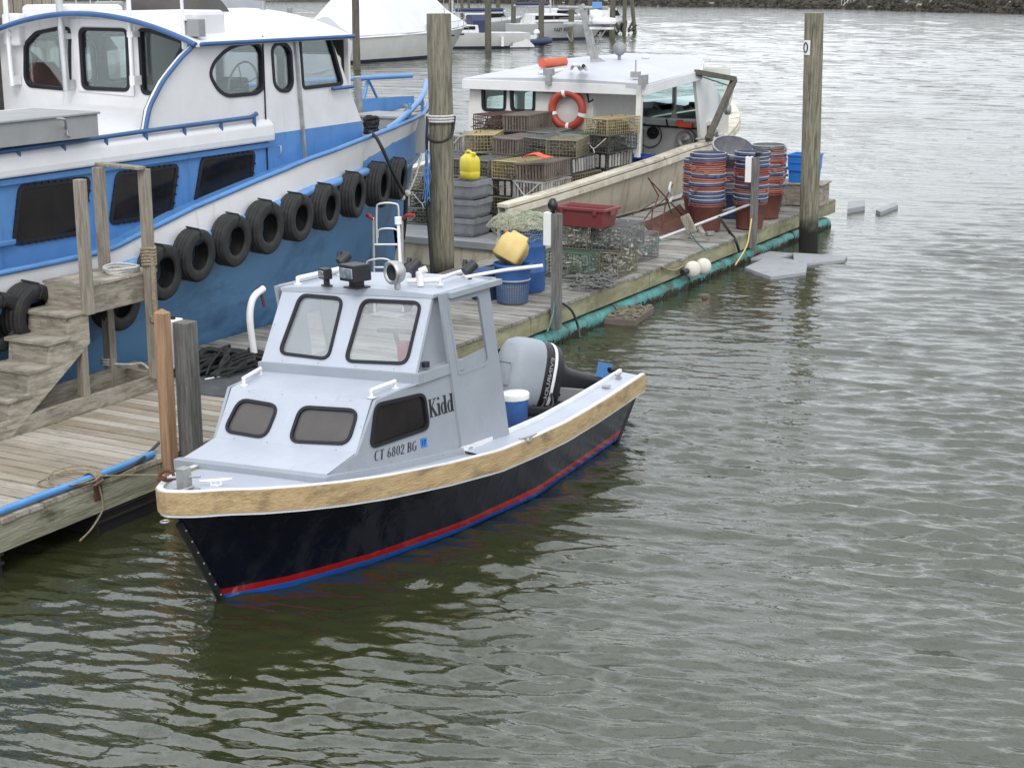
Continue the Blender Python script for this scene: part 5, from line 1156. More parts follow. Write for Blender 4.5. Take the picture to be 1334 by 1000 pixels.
# forward starboard cabin side, trunk and foredeck
m=MB(); A=P(906,93,t=-2.9)
pts=[P(905,92,t=-2.72),P(912,96,t=-2.80),P(925,103,t=-2.95),P(948,140,t=-3.15),P(950,150,t=-3.15),P(942,186,t=-3.05),P(914,190,t=-2.75)]
ctr_=sum(pts,Vector((0,0,0)))/7
bk=[p+Vector((-.06,.0,0)) for p in pts]
m.add(pts+bk,[tuple(range(7)),tuple(range(7,14))[::-1]]+[(i,(i+1)%7,7+(i+1)%7,7+i) for i in range(7)]); m.build('cabin_side','lob_white',lb)
m=MB()
m.plate((Vector((-2.86,0,0)),Vector((0,1,0)),Vector((0,0,1)),Vector((1,0,0))),ccw(px2((Vector((-2.86,0,0)),Vector((0,1,0)),Vector((0,0,1)),Vector((1,0,0))),I4,[(908,105),(913,103),(914,135),(910,137)])),(),.01); m.build('side_glass','darkglass',lb)
m=MB(); m.loft([[Vector((LC-w_,s,z)),Vector((LC-w_*.8,s,z+.35*f)),Vector((LC,s,z+.42*f)),Vector((LC+w_*.8,s,z+.35*f)),Vector((LC+w_,s,z))] for s,w_,z,f in ((22.1,1.45,1.3,1.5),(23.3,1.15,1.4,1.25),(24.5,.7,1.5,1.0),(25.2,.3,1.55,.3))],0,sm=True); m.build('trunk_cabin','lob_white',lb)
m=MB(); m.loft([[Vector((LC-lhb(s)+.05,s,lgz(s)+.0)),Vector((LC,s,lgz(s)+.08)),Vector((LC+lhb(s)-.05,s,lgz(s)+.0))] for s in np.linspace(21.8,26.2,14)]); m.build('foredeck','lob_white',lb)
m=MB(); a,b,c=P(907,94,t=-2.62),P(957,103,t=-2.45),P(922,182,t=-2.45)
m.bar(a,b,.09,.09); m.bar(b,c,.10,.10); m.tube([P(908,98,t=-2.6),P(950,112,t=-2.5),b],.012,5); m.build('hauling_boom','piling_far',lb)
m=MB(); q=P(948,143,t=-2.42); m.lathe([(0,-.04),(.10,-.04),(.10,-.02),(.06,0),(.10,.02),(.10,.04),(0,.04)],16,T(*q)@Matrix.Rotation(R(90),4,'Y')); m.tube([P(954,118,t=-2.44),q],.03,6); m.tube([P(951,125,t=-2.42),P(948,150,t=-2.4)],.015,6); m.build('snatch_block','galv',lb)
m=MB()
for k in range(7): q=P(uni(914,936),uni(176,186),t=-2.6); m.tube([q,q+Vector((uni(-.2,.2),uni(-.2,.2),uni(-.05,.15)))],uni(.02,.05),6)
m.build('deck_tackle','galv',lb)
# roof gear of the lobster boat
m=MB(); bz=P(782,83,s=20.3); 
tpm=P(757,6,s=20.3); m.bar(bz+Vector((-.1,0,0)),P(766,40,s=20.3),.12,.12); m.bar(P(766,40,s=20.3),tpm,.10,.10)
m.tube([P(728,10,s=20.3),P(792,11,s=20.3)],.035,8); m.tube([P(735,32,s=20.3),P(796,31,s=20.3)],.045,8); m.tube([P(773,62,s=20.3),P(790,38,s=20.3)],.012,6); m.tube([P(776,75,s=20.2),P(768,36,s=20.2)],.012,6); m.tube([P(748,30,s=20.3),P(745,55,s=20.3),P(738,45,s=20.3)],.01,5)
m.build('mast','galv',lb)
m=MB(); m.add([P(767,83,s=20.0),P(798,86,s=20.0),P(795,84,s=20.9),P(768,82,s=20.9),P(776,72,s=20.4)],[(0,1,4),(1,2,4),(2,3,4),(3,0,4),(3,2,1,0)]); m.build('mast_base','deck_grey',lb)
m=MB(); q=P(777,20,s=20.2); m.lathe([(0,-.12),(.10,-.09),(.13,0),(.10,.09),(0,.12)],14,T(*q)); m.build('loudhailer','whitetrim',lb)
m=MB(); m.box(P(778,7,s=20.2),(.16,.1,.12)); m.build('mast_box','blue_light',lb)
m=MB(); q=P(784,37,s=20.2); m.box(q,(.42,.2,.04)); m.lathe([(0,-.05),(.22,-.05),(.24,.02),(.2,.06),(0,.08)],18,T(*P(787,28,s=20.2))); m.build('radar_dome','whitetrim',lb)
m=MB(); q=P(807,64,s=20.6); m.lathe([(0,-.02),(.02,-.12),(.03,-.2)],8,T(*q)); m.lathe([(0,-.13),(.07,-.11),(.125,-.04),(.13,.02),(.11,.08),(.06,.12),(0,.13)],16,T(*q)); m.tube([q+Vector((0,0,-.1)),q+Vector((0,0,-.3))],.035,8); m.build('radar_reflector','tote_grey',lb)
m=MB(); m.lathe([(0,0),(.07,0),(.08,.05),(.05,.09),(0,.1)],12,T(*P(841,77,z=2.82))); m.build('gps_puck','whitetrim',lb)
a,b=P(706,89,z=2.72),P(735,87,z=2.72); m=MB(); m.tube([a+Vector((0,0,.09)),b+Vector((0,0,.09))],.09,10); tag(m.build('orange_float','orange_plastic'),'orange tube float lying on the lobster boat roof','float')
m=MB(); m.tube([P(702,96,z=2.70),P(722,93,z=2.71),P(734,91,z=2.71)],.03,6); m.tube([P(744,90,z=2.75),P(747,85,z=2.95),P(753,85,z=2.95),P(756,91,z=2.75)],.03,8); m.tube([P(758,90,z=2.75),P(760,86,z=2.93),P(764,91,z=2.75)],.03,8); m.build('roof_handle','whitetrim',lb)
m=MB(); q=P(715,99,t=-4.6); m.box(P(715,94,s=17.55),(.16,.14,.12)); m.box(P(715,103,s=17.52),(.09,.1,.2)); m.build('floodlight','galv',lb)
m=MB(); m.box(P(828,101,z=2.66)+Vector((0,0,.05)),(.14,.14,.1)); q=P(828,101,z=2.66); m.tube([q+Vector((0,0,.05)),q+Vector((0,0,.30))],.012,5); m.build('roof_light','galv',lb)
# ring buoy
q=P(739,143,s=17.62); m=MB()
Tt=T(*q)@Matrix.Rotation(R(90),4,'X')
lr=thing('life_ring','orange life ring hanging on the lobster boat bulkhead','life ring',q)
m.tube([Tt@Vector((.30*math.cos(a),.30*math.sin(a),0)) for a in np.linspace(0,2*math.pi,32,endpoint=False)],.075,10,closed=True); m.build('ring','ring_orange',lr)
m=MB()
for a in (-.25,1.75,3.4,4.8): m.tube([Tt@Vector((.30*math.cos(a+d),.30*math.sin(a+d),0)) for d in (-.1,0,.1)],.08,10)
m.build('band','whitetrim',lr)
m=MB(); m.box(P(714,117,s=17.70),(.2,.03,.12)); m.build('name_board','deck_grey',lb)
m=MB(); q=P(765,122,s=17.68); m.tube([q,q+Vector((.05,-.03,-.15)),q+Vector((.13,-.02,-.1))],.02,6); m.build('hose','gasket',lb)
# ---------------------------------------------------------------- traps
TW,TL,TH=.50,.95,.272
def wires(m,w,l,h,sp=.055,r=.0055,n=3):
    xs=np.arange(-w/2,w/2+.001,w/round(w/sp)); ys=np.arange(0,l+.001,l/round(l/sp)); zs=np.arange(0,h+.001,h/round(h/sp))
    B=lambda a,b,rr=r:m.tube([a,b],rr,n,sm=False)
    for x in xs:
        e=r*2 if x in (xs[0],xs[-1]) else r
        B((x,0,0),(x,0,h),e);B((x,l,0),(x,l,h),e);B((x,0,h),(x,l,h),e)
    for y in ys: B((-w/2,y,0),(-w/2,y,h));B((w/2,y,0),(w/2,y,h));B((-w/2,y,h),(w/2,y,h))
    for z in zs:
        e=r*2 if z in (zs[0],zs[-1]) else r
        B((-w/2,0,z),(w/2,0,z),e);B((-w/2,l,z),(w/2,l,z),e);B((-w/2,0,z),(-w/2,l,z),e);B((w/2,0,z),(w/2,l,z),e)
def trap_proto(kind,frame,inside='trap_inside',runners=None,slats=False,rope_=None,w=TW,l=TL,h=TH,sp=.055,r=.0058,net=.86):
    t=thing('lobster_trap','x','trap',(0,0,0))
    m=MB()
    if slats:
        for i in range(9):
            x=-w/2+.03+(w-.06)*i/8
            for y in (.008,l-.008): m.box((x,y,h/2),(.034,.016,h))
        k=int(l/.075)
        for i in range(k+1):
            y=.03+(l-.06)*i/k
            for x in (-w/2,w/2): m.box((x,y,h/2),(.016,.04,h))
            if i%1==0: m.box((0,y,h-.006),(w,.045,.012))
        for z in (.012,h-.012):
            for y in (0,l): m.box((0,y,z),(w+.01,.022,.024))
            for x in (-w/2,w/2): m.box((x,l/2,z),(.022,l,.024))
        m.build('slatted_frame',frame,t)
    else:
        wires(m,w,l,h,sp,r); m.build('wire_mesh',frame,t)
    m=MB(); m.box((0,l*.5,h*.45),(w*.9,.012,h*.8)); m.box((0,l*.75,h*.45),(w*.7,.012,h*.7),rot3(.5,'X')); m.box((0,l*.28,h*.4),(w*.75,.012,h*.6),rot3(-.5,'X'))
    for k in range(10): m.box((uni(-w/2,w/2)*.8,uni(.08,l-.08),uni(.02,h*.6)),(uni(.06,.16),uni(.06,.2),uni(.02,.07)),rot3(uni(0,3),'Z'))
    for k in range(70): 
        a=Vector((uni(-w/2,w/2)*.95,uni(0,l),uni(.02,h*.95))); m.tube([a,a+Vector((uni(-.15,.15),uni(-.2,.2),uni(-.08,.08)))],uni(.004,.010),4)
    m.build('netting',inside,t)
    if runners:
        m=MB()
        for x in (-w*.28,w*.12,w*.36): m.box((x,-.012,h*.5),(.075,.014,h*.8))
        for y in np.arange(.1,l,.11): m.box((w/2+.012,y,h*.5),(.014,.06,h*.8))
        m.build('runner',runners,t)
    if rope_:
        m=MB(); m.tube(smooth_path([(-w*.42,-.02,h*.9),(-w*.2,-.05,h*.55),(0,-.07,h*.25),(w*.2,-.05,h*.5),(w*.42,-.02,h*.9)],4),.008,5)
        m.tube(smooth_path([(0,-.07,h*.25),(.03,-.08,h*.0),(.01,-.06,-.08)],3),.010,5); m.build('bridle',rope_,t)
    return t
KIND={}
def getkind(k):
    if k in KIND: return copy_tree(KIND[k])
    f={'yellow':lambda:trap_proto(k,'trap_yellow'),'olive':lambda:trap_proto(k,'trap_olive'),'black':lambda:trap_proto(k,'trap_black',runners=None,rope_='white_rope',r=.006),
       'grey':lambda:trap_proto(k,'trap_grey',r=.005),'blackrun':lambda:trap_proto(k,'trap_black',runners='runner_grey'),'brown':lambda:trap_proto(k,'trap_brown',slats=True),
       'red':lambda:trap_proto(k,'trap_red',r=.0065),'greyslat':lambda:trap_proto(k,'runner_grey',slats=True,rope_='white_rope'),'green':lambda:trap_proto(k,'trap_green',r=.006,rope_='white_rope'),
       'olivebig':lambda:trap_proto(k,'trap_olive',r=.005,net=.6)}[k]
    KIND[k]=f(); return KIND[k]
DESC={'yellow':'yellow wire trap','olive':'olive wire trap','black':'black wire trap with white bridle','grey':'grey wire trap','blackrun':'black wire trap with grey runners','brown':'brown slatted trap','red':'rusty red wire trap','greyslat':'pale grey slatted trap','green':'dark green wire trap with white bridle','olivebig':'coarse olive wire trap'}
LAY=['bottom','second layer','third layer','fourth layer','fifth layer','sixth layer']
colname=['leftmost column','second column from the left','middle column','fourth column from the left','rightmost column']
rowname={1:'front row',2:'second row',3:'rear row'}
# columns (t of the centre), rows (s of the front face), kinds from the bottom layer up; None = hidden, left out
CT=[-5.20,-4.67,-4.15,-3.63,-3.12]
STK={(1,0):['grey','black','olive'],(1,1):['brown','grey','olive','grey'],(1,2):['olive','brown','grey','grey'],(1,3):['olive','olive','blackrun','yellow'],(1,4):[None,'blackrun','greyslat','brown'],
     (2,0):[None,'grey','yellow','black','greyslat'],(2,1):[None,None,'olive','grey','yellow'],(2,2):[None,None,'grey','yellow','brown'],(2,3):[None,None,'yellow','blackrun','grey'],(2,4):[None,'olivebig','olive','blackrun','olive'],
     (3,0):[None,None,None,'brown','grey','red'],(3,1):[None,None,None,'grey','black','brown'],(3,2):[None,None,None,'black','grey'],(3,3):[None,None,None,'black','green'],(3,4):[None,'olivebig','black','blackrun','black','yellow']}
tops={}
for (r_,c_),ks in STK.items():
    s=14.3+(r_-1)*1.06
    for k,kd in enumerate(ks):
        if kd is None: continue
        o=getkind(kd); z=Z0+.01+k*.274
        o.matrix_basis=T(CT[c_]+uni(-.045,.045)+(.10 if r_==3 else .0),s+uni(-.10,.10),z)@Matrix.Rotation(uni(-.13,.13)+(uni(-.3,.3) if k==len(ks)-1 else 0),4,'Z')@Matrix.Rotation(uni(-.04,.04),4,'Y')@Matrix.Scale(uni(.95,1.03),4)
        where='topmost' if k==len(ks)-1 else LAY[k]
        o['label']=f"{DESC[kd]}, {where}, {rowname[r_]}, {colname[c_]}"; o['category']='trap'; o['group']='lobster traps stacked in the stern of the lobster boat'
for k,(px,z,kd,lab) in enumerate([((812,262),None,'black','black wire trap lying low by the starboard gunwale behind the stacks')]): pass
# tarp-red cloth and orange flag on the traps
m=MB(); q=P(698,209,z=1.58); 
m.loft([[q+Vector((x+uni(-.01,.01),y,.03+.07*math.cos(x*9)*math.cos(y*7)+uni(0,.02))) for x in np.linspace(-.17,.17,6)] for y in np.linspace(-.1,.25,6)]); o=m.build('orange_cloth','cloth_orange'); tag(o,'crumpled orange cloth on top of the front brown trap','cloth')
so_=o.modifiers.new('t','SOLIDIFY'); so_.thickness=.012
# grey totes with the yellow jug
bt=P(606,309,z=Z0); gx,gy=bt.x-.05,bt.y+.25
TG=None
for k,(zz,lab) in enumerate([(Z0+.01,'bottom grey fish tote under the yellow jug'),(Z0+.30,'middle grey fish tote under the yellow jug'),(Z0+.59,'topmost grey fish tote with the yellow jug standing on it')]):
    if TG is None:
        t=thing('fish_tote','x','tote',(0,0,0)); TG=t; m=MB()
        m.loft([[Vector((a*(x+.0),b*y,z)) for a,b in ((-1,-1),(1,-1),(1,1),(-1,1))] for x,y,z in ((.19,.24,0),(.23,.28,.20),(.245,.295,.205),(.245,.295,.285),(.225,.275,.285),(.215,.265,.06),(.2,.25,.02))],0,closed=True); m.add([(-.19,-.24,.012),(.19,-.24,.012),(.19,.24,.012),(-.19,.24,.012)],[(0,1,2,3)]); m.build('body','tote_grey',t)
        m=MB()
        for i in range(7): m.box((-.15+.05*i,-.262,.11),(.012,.02,.15))
        for i in range(8): m.box((.212,-.2+.057*i,.11),(.02,.012,.15))
        m.build('rib','tote_grey',t)['kind']='stuff'
    else: t=copy_tree(TG)
    t.matrix_basis=T(gx+uni(-.02,.02),gy,zz)@Matrix.Rotation(uni(-.08,.08)+math.pi*(k%2),4,'Z'); t['label']=lab; t['group']='grey fish totes under the yellow jug'
def jug(name,X,mt,label,cap='whitetrim'):
    t=thing(name,label,'jug',X); m=MB(X)
    def sec_(x,y,z,n=20): return [Vector((cx_,cy_,z)) for cx_,cy_ in [(x*math.copysign(abs(math.cos(a))**.55,math.cos(a)),y*math.copysign(abs(math.sin(a))**.55,math.sin(a))) for a in np.linspace(0,6.2832,n,endpoint=False)]]
    m.loft([sec_(*v) for v in ((.12,.09,0),(.14,.11,.015),(.145,.115,.10),(.14,.11,.11),(.145,.115,.12),(.145,.115,.25),(.13,.10,.30),(.07,.06,.345))],0,closed=True,sm=True,cap=True)
    m.build('body',mt,t); m=MB(X); m.tube(smooth_path([(-.11,0,.27),(-.10,0,.36),(-.02,0,.385),(.05,0,.36),(.06,0,.32)],4),.018,8); m.build('handle',mt,t)
    m=MB(X); m.tube([(.09,0,.31),(.105,0,.37)],.03,10); m.build('cap',cap,t); return t
jug('jug',T(gx,gy,Z0+.885)@Matrix.Rotation(-.5,4,'Z')@Matrix.Scale(1.12,4),'yellow_plastic','bright yellow plastic jug standing on the stack of grey totes','yellow_plastic')
m=MB(); q=P(620,283,z=Z0+.3); m.box(q,(.10,.05,.16)); tag(m.build('yellow_tag','yellow_old',bevel=.01),'small yellow float tied to the middle grey tote','float')
q=P(640,285,z=Z0+.2)
m=MB(); m.loft([[Vector((q.x+x,q.y+y,z)) for x,y in ((-.2,-.15),(.2,-.15),(.2,.15),(-.2,.15))] for z in (Z0+.01,Z0+.34)],0,closed=True,cap=True); tag(m.build('battery_box','blackplastic',bevel=.03),'black box standing in the stern beside the grey totes','box')
q=P(831,222,t=-3.1); m=MB(); m.loft([[Vector((q.x+a*x,q.y+b*x*1.3,z)) for a,b in ((-1,-1),(1,-1),(1,1),(-1,1))] for x,z in ((.16,Z0+.3),(.20,1.22),(.215,1.22),(.215,1.26),(.185,1.26),(.15,Z0+.34))],0,closed=True); tag(m.build('bait_bin','navy_bin'),'deep blue bin standing inside the lobster boat gunwale','bin')
# ---------------------------------------------------------------- gear on the far dock
br=thing('blue_barrel','tall blue plastic barrel heaped with pale green netting','barrel',(-.83,9.75,DECK))
X=br.matrix_basis; m=MB(X); m.lathe([(0,0),(.27,0),(.285,.03),(.29,.25),(.30,.27),(.29,.29),(.29,.58),(.30,.60),(.29,.62),(.288,.84),(.30,.86),(.30,.88),(.27,.88)],32); m.build('drum','barrel_blue',br)
m=MB(X)
for i in range(90):
    a=uni(0,6.28); r0=.35*math.sqrt(rnd()); h=.88+.34*(1-(r0/.36)**2); pts=[]
    for k in range(6):
        a+=uni(-.5,.5); r0=min(.37,max(0,r0+uni(-.07,.07))); pts.append((r0*math.cos(a)*1.1,r0*math.sin(a),.84+.16*(1-(r0/.37)**2)+uni(-.02,.02)))
    m.tube(smooth_path(pts,2),uni(.003,.007),4)
m.loft([[Vector(((r_+.025*math.sin(5*a+k*1.7)+.015*math.sin(11*a+k))*math.cos(a)*1.08,(r_+.025*math.sin(5*a+k*1.7))*math.sin(a),z_+.015*math.sin(7*a+k*2))) for a in np.linspace(0,2*math.pi,40,endpoint=False)] for k,(r_,z_) in enumerate(((.30,.82),(.305,.86),(.30,.885),(.26,.905),(.2,.925),(.12,.94),(.05,.945),(.01,.946)))],0,closed=True,sm=True); m.build('barrel_heap','net_green',br) if False else None
wf=MB(X); wf.loft([[Vector(((r_+.02*math.sin(6*a+k*1.3)+.012*math.sin(13*a+k))*math.cos(a)*1.08,(r_+.02*math.sin(6*a+k*1.3))*math.sin(a),z_+.012*math.sin(9*a+k*2))) for a in np.linspace(0,2*math.pi,72,endpoint=False)] for k,(r_,z_) in enumerate([(lerp(.33,.39,f_/4),lerp(.70,.86,f_/4)) for f_ in range(4)]+[(.41*math.cos(f_/12*1.5),.84+.17*math.sin(f_/12*1.57)) for f_ in range(12)])],0,closed=True)
nt_=m.build('netting','net_green'); wn=wf.build('net_mesh','net_green',nt_,recalc=False); wm=wn.modifiers.new('wire','WIREFRAME'); wm.thickness=.0045; tag(nt_,'pale green netting heaped on top of the tall blue barrel','net')
m=MB(X); 
for a in (-1.7,-1.35): m.tube(smooth_path([(.31*math.cos(a),.31*math.sin(a),.95),(.30*math.cos(a),.30*math.sin(a),.6),(.31*math.cos(a+.1),.31*math.sin(a+.1),.3)],4),.006,5)
m.build('cord','tan_rope',br)
q=P(700,364,t=-.62); m=MB(); m.lathe([(0,-.13),(.06,-.10),(.075,0),(.065,.09),(0,.13)],14,T(*q)); tag(m.build('pot_buoy','buoy_white'),'small cream buoy hanging against the blue barrel','buoy')
q=P(667,398,z=DECK); BQ=T(q.x-.08,q.y+.16,DECK)
bk_=thing('mesh_basket','blue mesh laundry-style basket standing in front of the blue barrel','basket',BQ)
m=MB(BQ); m.lathe([(0,0),(.17,0),(.185,.02),(.205,.29)],28,mi=0); m.build('body','basket_grey',bk_)
m=MB(BQ)
for k in range(40):
    a=k*math.pi/20; m.tube([(.186*math.cos(a),.186*math.sin(a),.02),(.207*math.cos(a),.207*math.sin(a),.29)],.006,4)
for z in np.arange(.04,.28,.03): m.tube([((.187+.07*z)*math.cos(a),(.187+.07*z)*math.sin(a),z) for a in np.linspace(0,6.2832,24,endpoint=False)],.005,4,closed=True)
m.build('mesh','basket_blue',bk_)
m=MB(BQ); m.lathe([(.205,.27),(.215,.27),(.218,.31),(.225,.46),(.24,.465),(.24,.50),(.225,.50),(.215,.46),(.205,.29)],30); m.build('upper_band','barrel_blue',bk_)
m=MB(BQ); m.tube([(.214*math.cos(a),.214*math.sin(a),.30) for a in np.linspace(0,6.2832,30,endpoint=False)],.012,6,closed=True); m.build('rim_ring','rim_grey',bk_)
Xj=T(BQ.translation.x+.02,BQ.translation.y,DECK+.40)@Matrix.Rotation(R(-25),4,'Z')@Matrix.Rotation(R(50),4,'Y')@Matrix.Rotation(R(20),4,'X')@Matrix.Scale(1.35,4)
Xj=T(BQ.translation.x-.02,BQ.translation.y+.03,DECK+.66)@Matrix.Rotation(R(20),4,'Z')@Matrix.Rotation(R(-26),4,'X')@Matrix.Rotation(R(28),4,'Y')
fj=thing('fuel_jug','old dull yellow jug with a square handle lying in the blue mesh basket','jug',Xj); m=MB(Xj)
def rr_(x,y,z,c=.05): return [Vector(q+(z,)) for q in rpoly([(-x,-y),(x,-y),(x,y),(-x,y)],c,3)]
m.loft([rr_(.155,.125,-.17),rr_(.175,.145,-.155),rr_(.178,.148,.06),rr_(.15,.12,.14),rr_(.11,.07,.165)],0,closed=True,sm=True,cap=True); m.build('body','yellow_old',fj)
m=MB(Xj); 
for a_ in ((-.10,-.03),): m.loft([[Vector((x_,y_,z_)) for x_,y_ in q_] for q_,z_ in (([(-.12,-.04),(.12,-.04),(.12,.04),(-.12,.04)],.15),([(-.11,-.035),(.11,-.035),(.11,.035),(-.11,.035)],.215))],0,closed=True,cap=True)
m.build('handle','yellow_old',fj,bevel=.012)
m=MB(Xj); m.box((0,0,.217),(.14,.035,.004)); m.build('hand_hole','interior_dark',fj)
m=MB(Xj); m.tube([(-.13,0,.12),(-.21,0,.17)],.028,8); m.build('spout','post_orange',fj)
# oyster / wire cages with the maroon tote on top
def dockcage(X,w,l,h,kd,label,grp='wire cages piled on the dock under the maroon tote'):
    t=thing('wire_cage',label,'cage',X,grp); m=MB(X); wires(m,w,l,h,.05,.005,3); m.build('wire_mesh',kd,t)
    m=MB(X)
    for k in range(150):
        a=Vector((uni(-w/2,w/2)*.93,uni(0.03,l-.03),uni(.02,h*.9))); 
        if k%3: m.tube([a,a+Vector((uni(-.12,.12),uni(-.16,.16),uni(-.07,.07)))],uni(.005,.010),3)
        else: m.box(a,(uni(.03,.08),uni(.03,.08),uni(.01,.04)),rot3(uni(0,3),'Z'))
    m.build('contents','net_green' if kd=='trap_green' else 'clay',t); return t
Z1=DECK+.012
dockcage(T(-.72,10.75,Z1)@Matrix.Rotation(-.03,4,'Z'),.70,.85,.34,'trap_green','green wire cage at the bottom of the pile, nearest the middle pedestal')
dockcage(T(-.22,11.02,Z1)@Matrix.Rotation(.06,4,'Z'),.26,.75,.33,'trap_olive','narrow olive wire cage at the bottom of the pile beside the dock edge')
dockcage(T(-.80,11.0,Z1+.355)@Matrix.Rotation(.02,4,'Z'),.52,.95,.30,'trap_olive','olive wire cage directly under the maroon tote')
dockcage(T(-.30,11.12,Z1+.345)@Matrix.Rotation(.05,4,'Z'),.42,.85,.30,'trap_grey','grey wire cage in the upper layer beside the one under the maroon tote')
dockcage(T(-.62,12.2,Z1)@Matrix.Rotation(-.1,4,'Z'),.5,.7,.36,'trap_grey','grey wire cage behind the green cage pile, nearest the aluminium poles')
mt_=thing('maroon_tote','long maroon plastic tote on top of the wire cages','tote',T(-.60,11.12,Z1+.665)@Matrix.Rotation(-.05,4,'Z'))
X=mt_.matrix_basis; m=MB(X)
m.loft([[Vector((a*x,b*y,z)) for a,b in ((-1,-1),(1,-1),(1,1),(-1,1))] for x,y,z in ((.33,.18,0),(.365,.21,.22),(.40,.235,.222),(.40,.235,.26),(.375,.215,.262),(.36,.2,.22),(.33,.17,.02))],0,closed=True,cap=True); m.build('body','tote_maroon',mt_,bevel=.006)
m=MB(X)
for x in (-.25,.25): m.box((x,-.237,.215),(.05,.012,.07))
m.box((.402,0,.2),(.012,.14,.06)); m.build('clip','tote_maroon',mt_)
m=MB()
for i in range(40):
    a=P(uni(748,795),uni(362,380),z=DECK+.03); pts=[a+Vector((uni(-.16,.16),uni(-.16,.16),uni(0,.10))) for _ in range(5)]; m.tube(smooth_path(pts,2),uni(.005,.012),4)
tag(m.build('rope_tangle','trap_grey'),'tangle of olive rope on the planks in front of the green cage','rope')
m=MB()
for i in range(8):
    a=P(uni(782,792),uni(340,352),t=-.35); m.tube(smooth_path([a,a+Vector((uni(-.05,.05),uni(-.05,.05),-.08)),a+Vector((uni(-.08,.08),uni(-.05,.05),-.2))],3),.012,5)
tag(m.build('rope_knot','tan_rope'),'pale knotted rope hanging on the green wire cage','rope')
# rusty dredge with wire cage, aluminium poles, cinder and scraps
dg=thing('rusty_dredge','rusty curved steel dredge plate with thin rods, lying on the far dock','dredge',P(870,310,z=DECK))
m=MB(); cA=P(845,300,z=DECK); 
m.loft([[P(836,292,t=-1.35).lerp(P(885,268,t=-1.35),f)+Vector((dx_,0,dz_-.02*math.sin(f*3.1))) for f in np.linspace(0,1,9)] for dx_,dz_ in ((0,.02),(.12,-.10),(.28,-.20),(.46,-.27),(.62,-.27))]); o=m.build('curved_plate','rust',dg); sm_=o.modifiers.new('t','SOLIDIFY'); sm_.thickness=.012
m=MB()
for a,b in (((844,232),(868,258)),((868,258),(893,285)),((868,258),(862,300)),((868,258),(850,272)),((850,272),(835,292)),((850,272),(848,300)),((845,232),(858,255)),((858,255),(852,272)),((868,258),(876,240)),((868,258),(875,278)),((824,280),(853,263))): m.tube([P(*a,t=-1.2),P(*b,t=-1.15)],.011,5)
m.build('rods','rust',dg)
rope('loose_line','pale green cord tied at the top of the rusty dredge rods',[P(874,238,t=-1.18),P(872,248,t=-1.15),P(876,256,t=-1.15),P(873,262,t=-1.1)],.022,'white_rope')
for a,b,lab,mt2,r_ in (((852,314),(983,264),'long silver pole, lower of two propped against the farthest pedestal','alu',.024),((888,292),(983,262),'short silver pole, upper of two propped against the farthest pedestal','alu',.02)):
    A_1=P(*a,z=DECK+.03); B1=P(*b,t=.0); m=MB(); m.tube([A_1,B1],r_,8); tag(m.build('aluminium_pole',mt2),lab,'pole')
m=MB(); a=P(838,330,z=DECK+.06); b=P(858,312,z=DECK+.1); m.tube([a,b],.03,8); tag(m.build('pipe_end','teal'),'short teal pipe lying between the cages and the poles','pipe')
m=MB(); q=P(897,292,z=.75); m.box(q,(.16,.05,.30),rot3(-.5,'Y')); tag(m.build('wooden_bat','post_beige',bevel=.02),'small pale board hanging over the silver poles','board')
m=MB()
for k in range(7):
    q=P(uni(895,925),uni(300,312),z=DECK+.05); m.bar(q,q+Vector((uni(-.2,.25),uni(-.25,.25),uni(0,.12))),.07,.05)
tag(m.build('scrap_wood','plank_far'),'pile of wooden offcuts under the silver poles','scrap wood')
m=MB(); m.tube(smooth_path([P(898,300,z=.7),P(905,312,z=DECK+.03),P(915,322,z=DECK+.02),P(928,330,z=DECK+.02)],5),.008,5); tag(m.build('loose_line','teal'),'thin teal cord trailing from the board over the dock edge','cord')
rope('old_hose','dark hose leaning over the dock edge near the brown baskets',[P(937,283,z=.85),P(950,302,z=DECK+.03),P(958,312,t=.04),P(963,328,t=.06)],.022,'blackpaint')
rope('yellow_hose','yellow hose hanging down the dock edge by the farthest pedestal',[P(979,285,t=.12),P(976,305,t=.14),P(972,322,t=.16),P(958,345,t=.25)],.012,'yellow_old')
rope('dock_line','tan line draped along the fascia near the white fender',[P(862,347,t=.03),P(870,351,t=.04),P(880,352,t=.05),P(890,346,t=.02)],.014,'tan_rope')
rope('black_cable','black cable looping from the middle pedestal into the water',[P(733,395,t=.12),P(745,405,t=.2),P(753,425,t=.25),P(755,440,t=.3)],.016,'blackpaint')
rope('green_hose','thin green hose hanging beside the middle pedestal',[P(722,392,t=.12),P(720,410,t=.14),P(713,432,t=.2)],.012,'teal')
for (x,y,lab) in ((903,351,'x'),):
    pass
fe=thing('dock_fender','pair of round white fenders hanging at the dock edge','fender',P(905,350,t=.16))
for x,y in ((902,351),(916,347)):
    q=P(x,y,t=.15); m=MB(); m.lathe([(0,-.11),(.06,-.10),(.11,-.05),(.125,0),(.11,.05),(.06,.10),(0,.11)],18,T(*q)@Matrix.Rotation(R(70),4,'X')); m.build('ball','buoy_white',fe)
m=MB(); q=P(889,355,t=.1); m.tube([q,P(895,353,t=.12)],.045,8); tag(m.build('dark_buoy','blackplastic'),'small black buoy beside the white fenders','buoy')
m=MB(); q=P(918,389,z=0); m.lathe([(0,-.05),(.035,-.03),(.045,0),(.035,.03),(0,.04)],12,T(*q)); tag(m.build('red_buoy','rust'),'tiny red buoy floating off the dock','buoy')
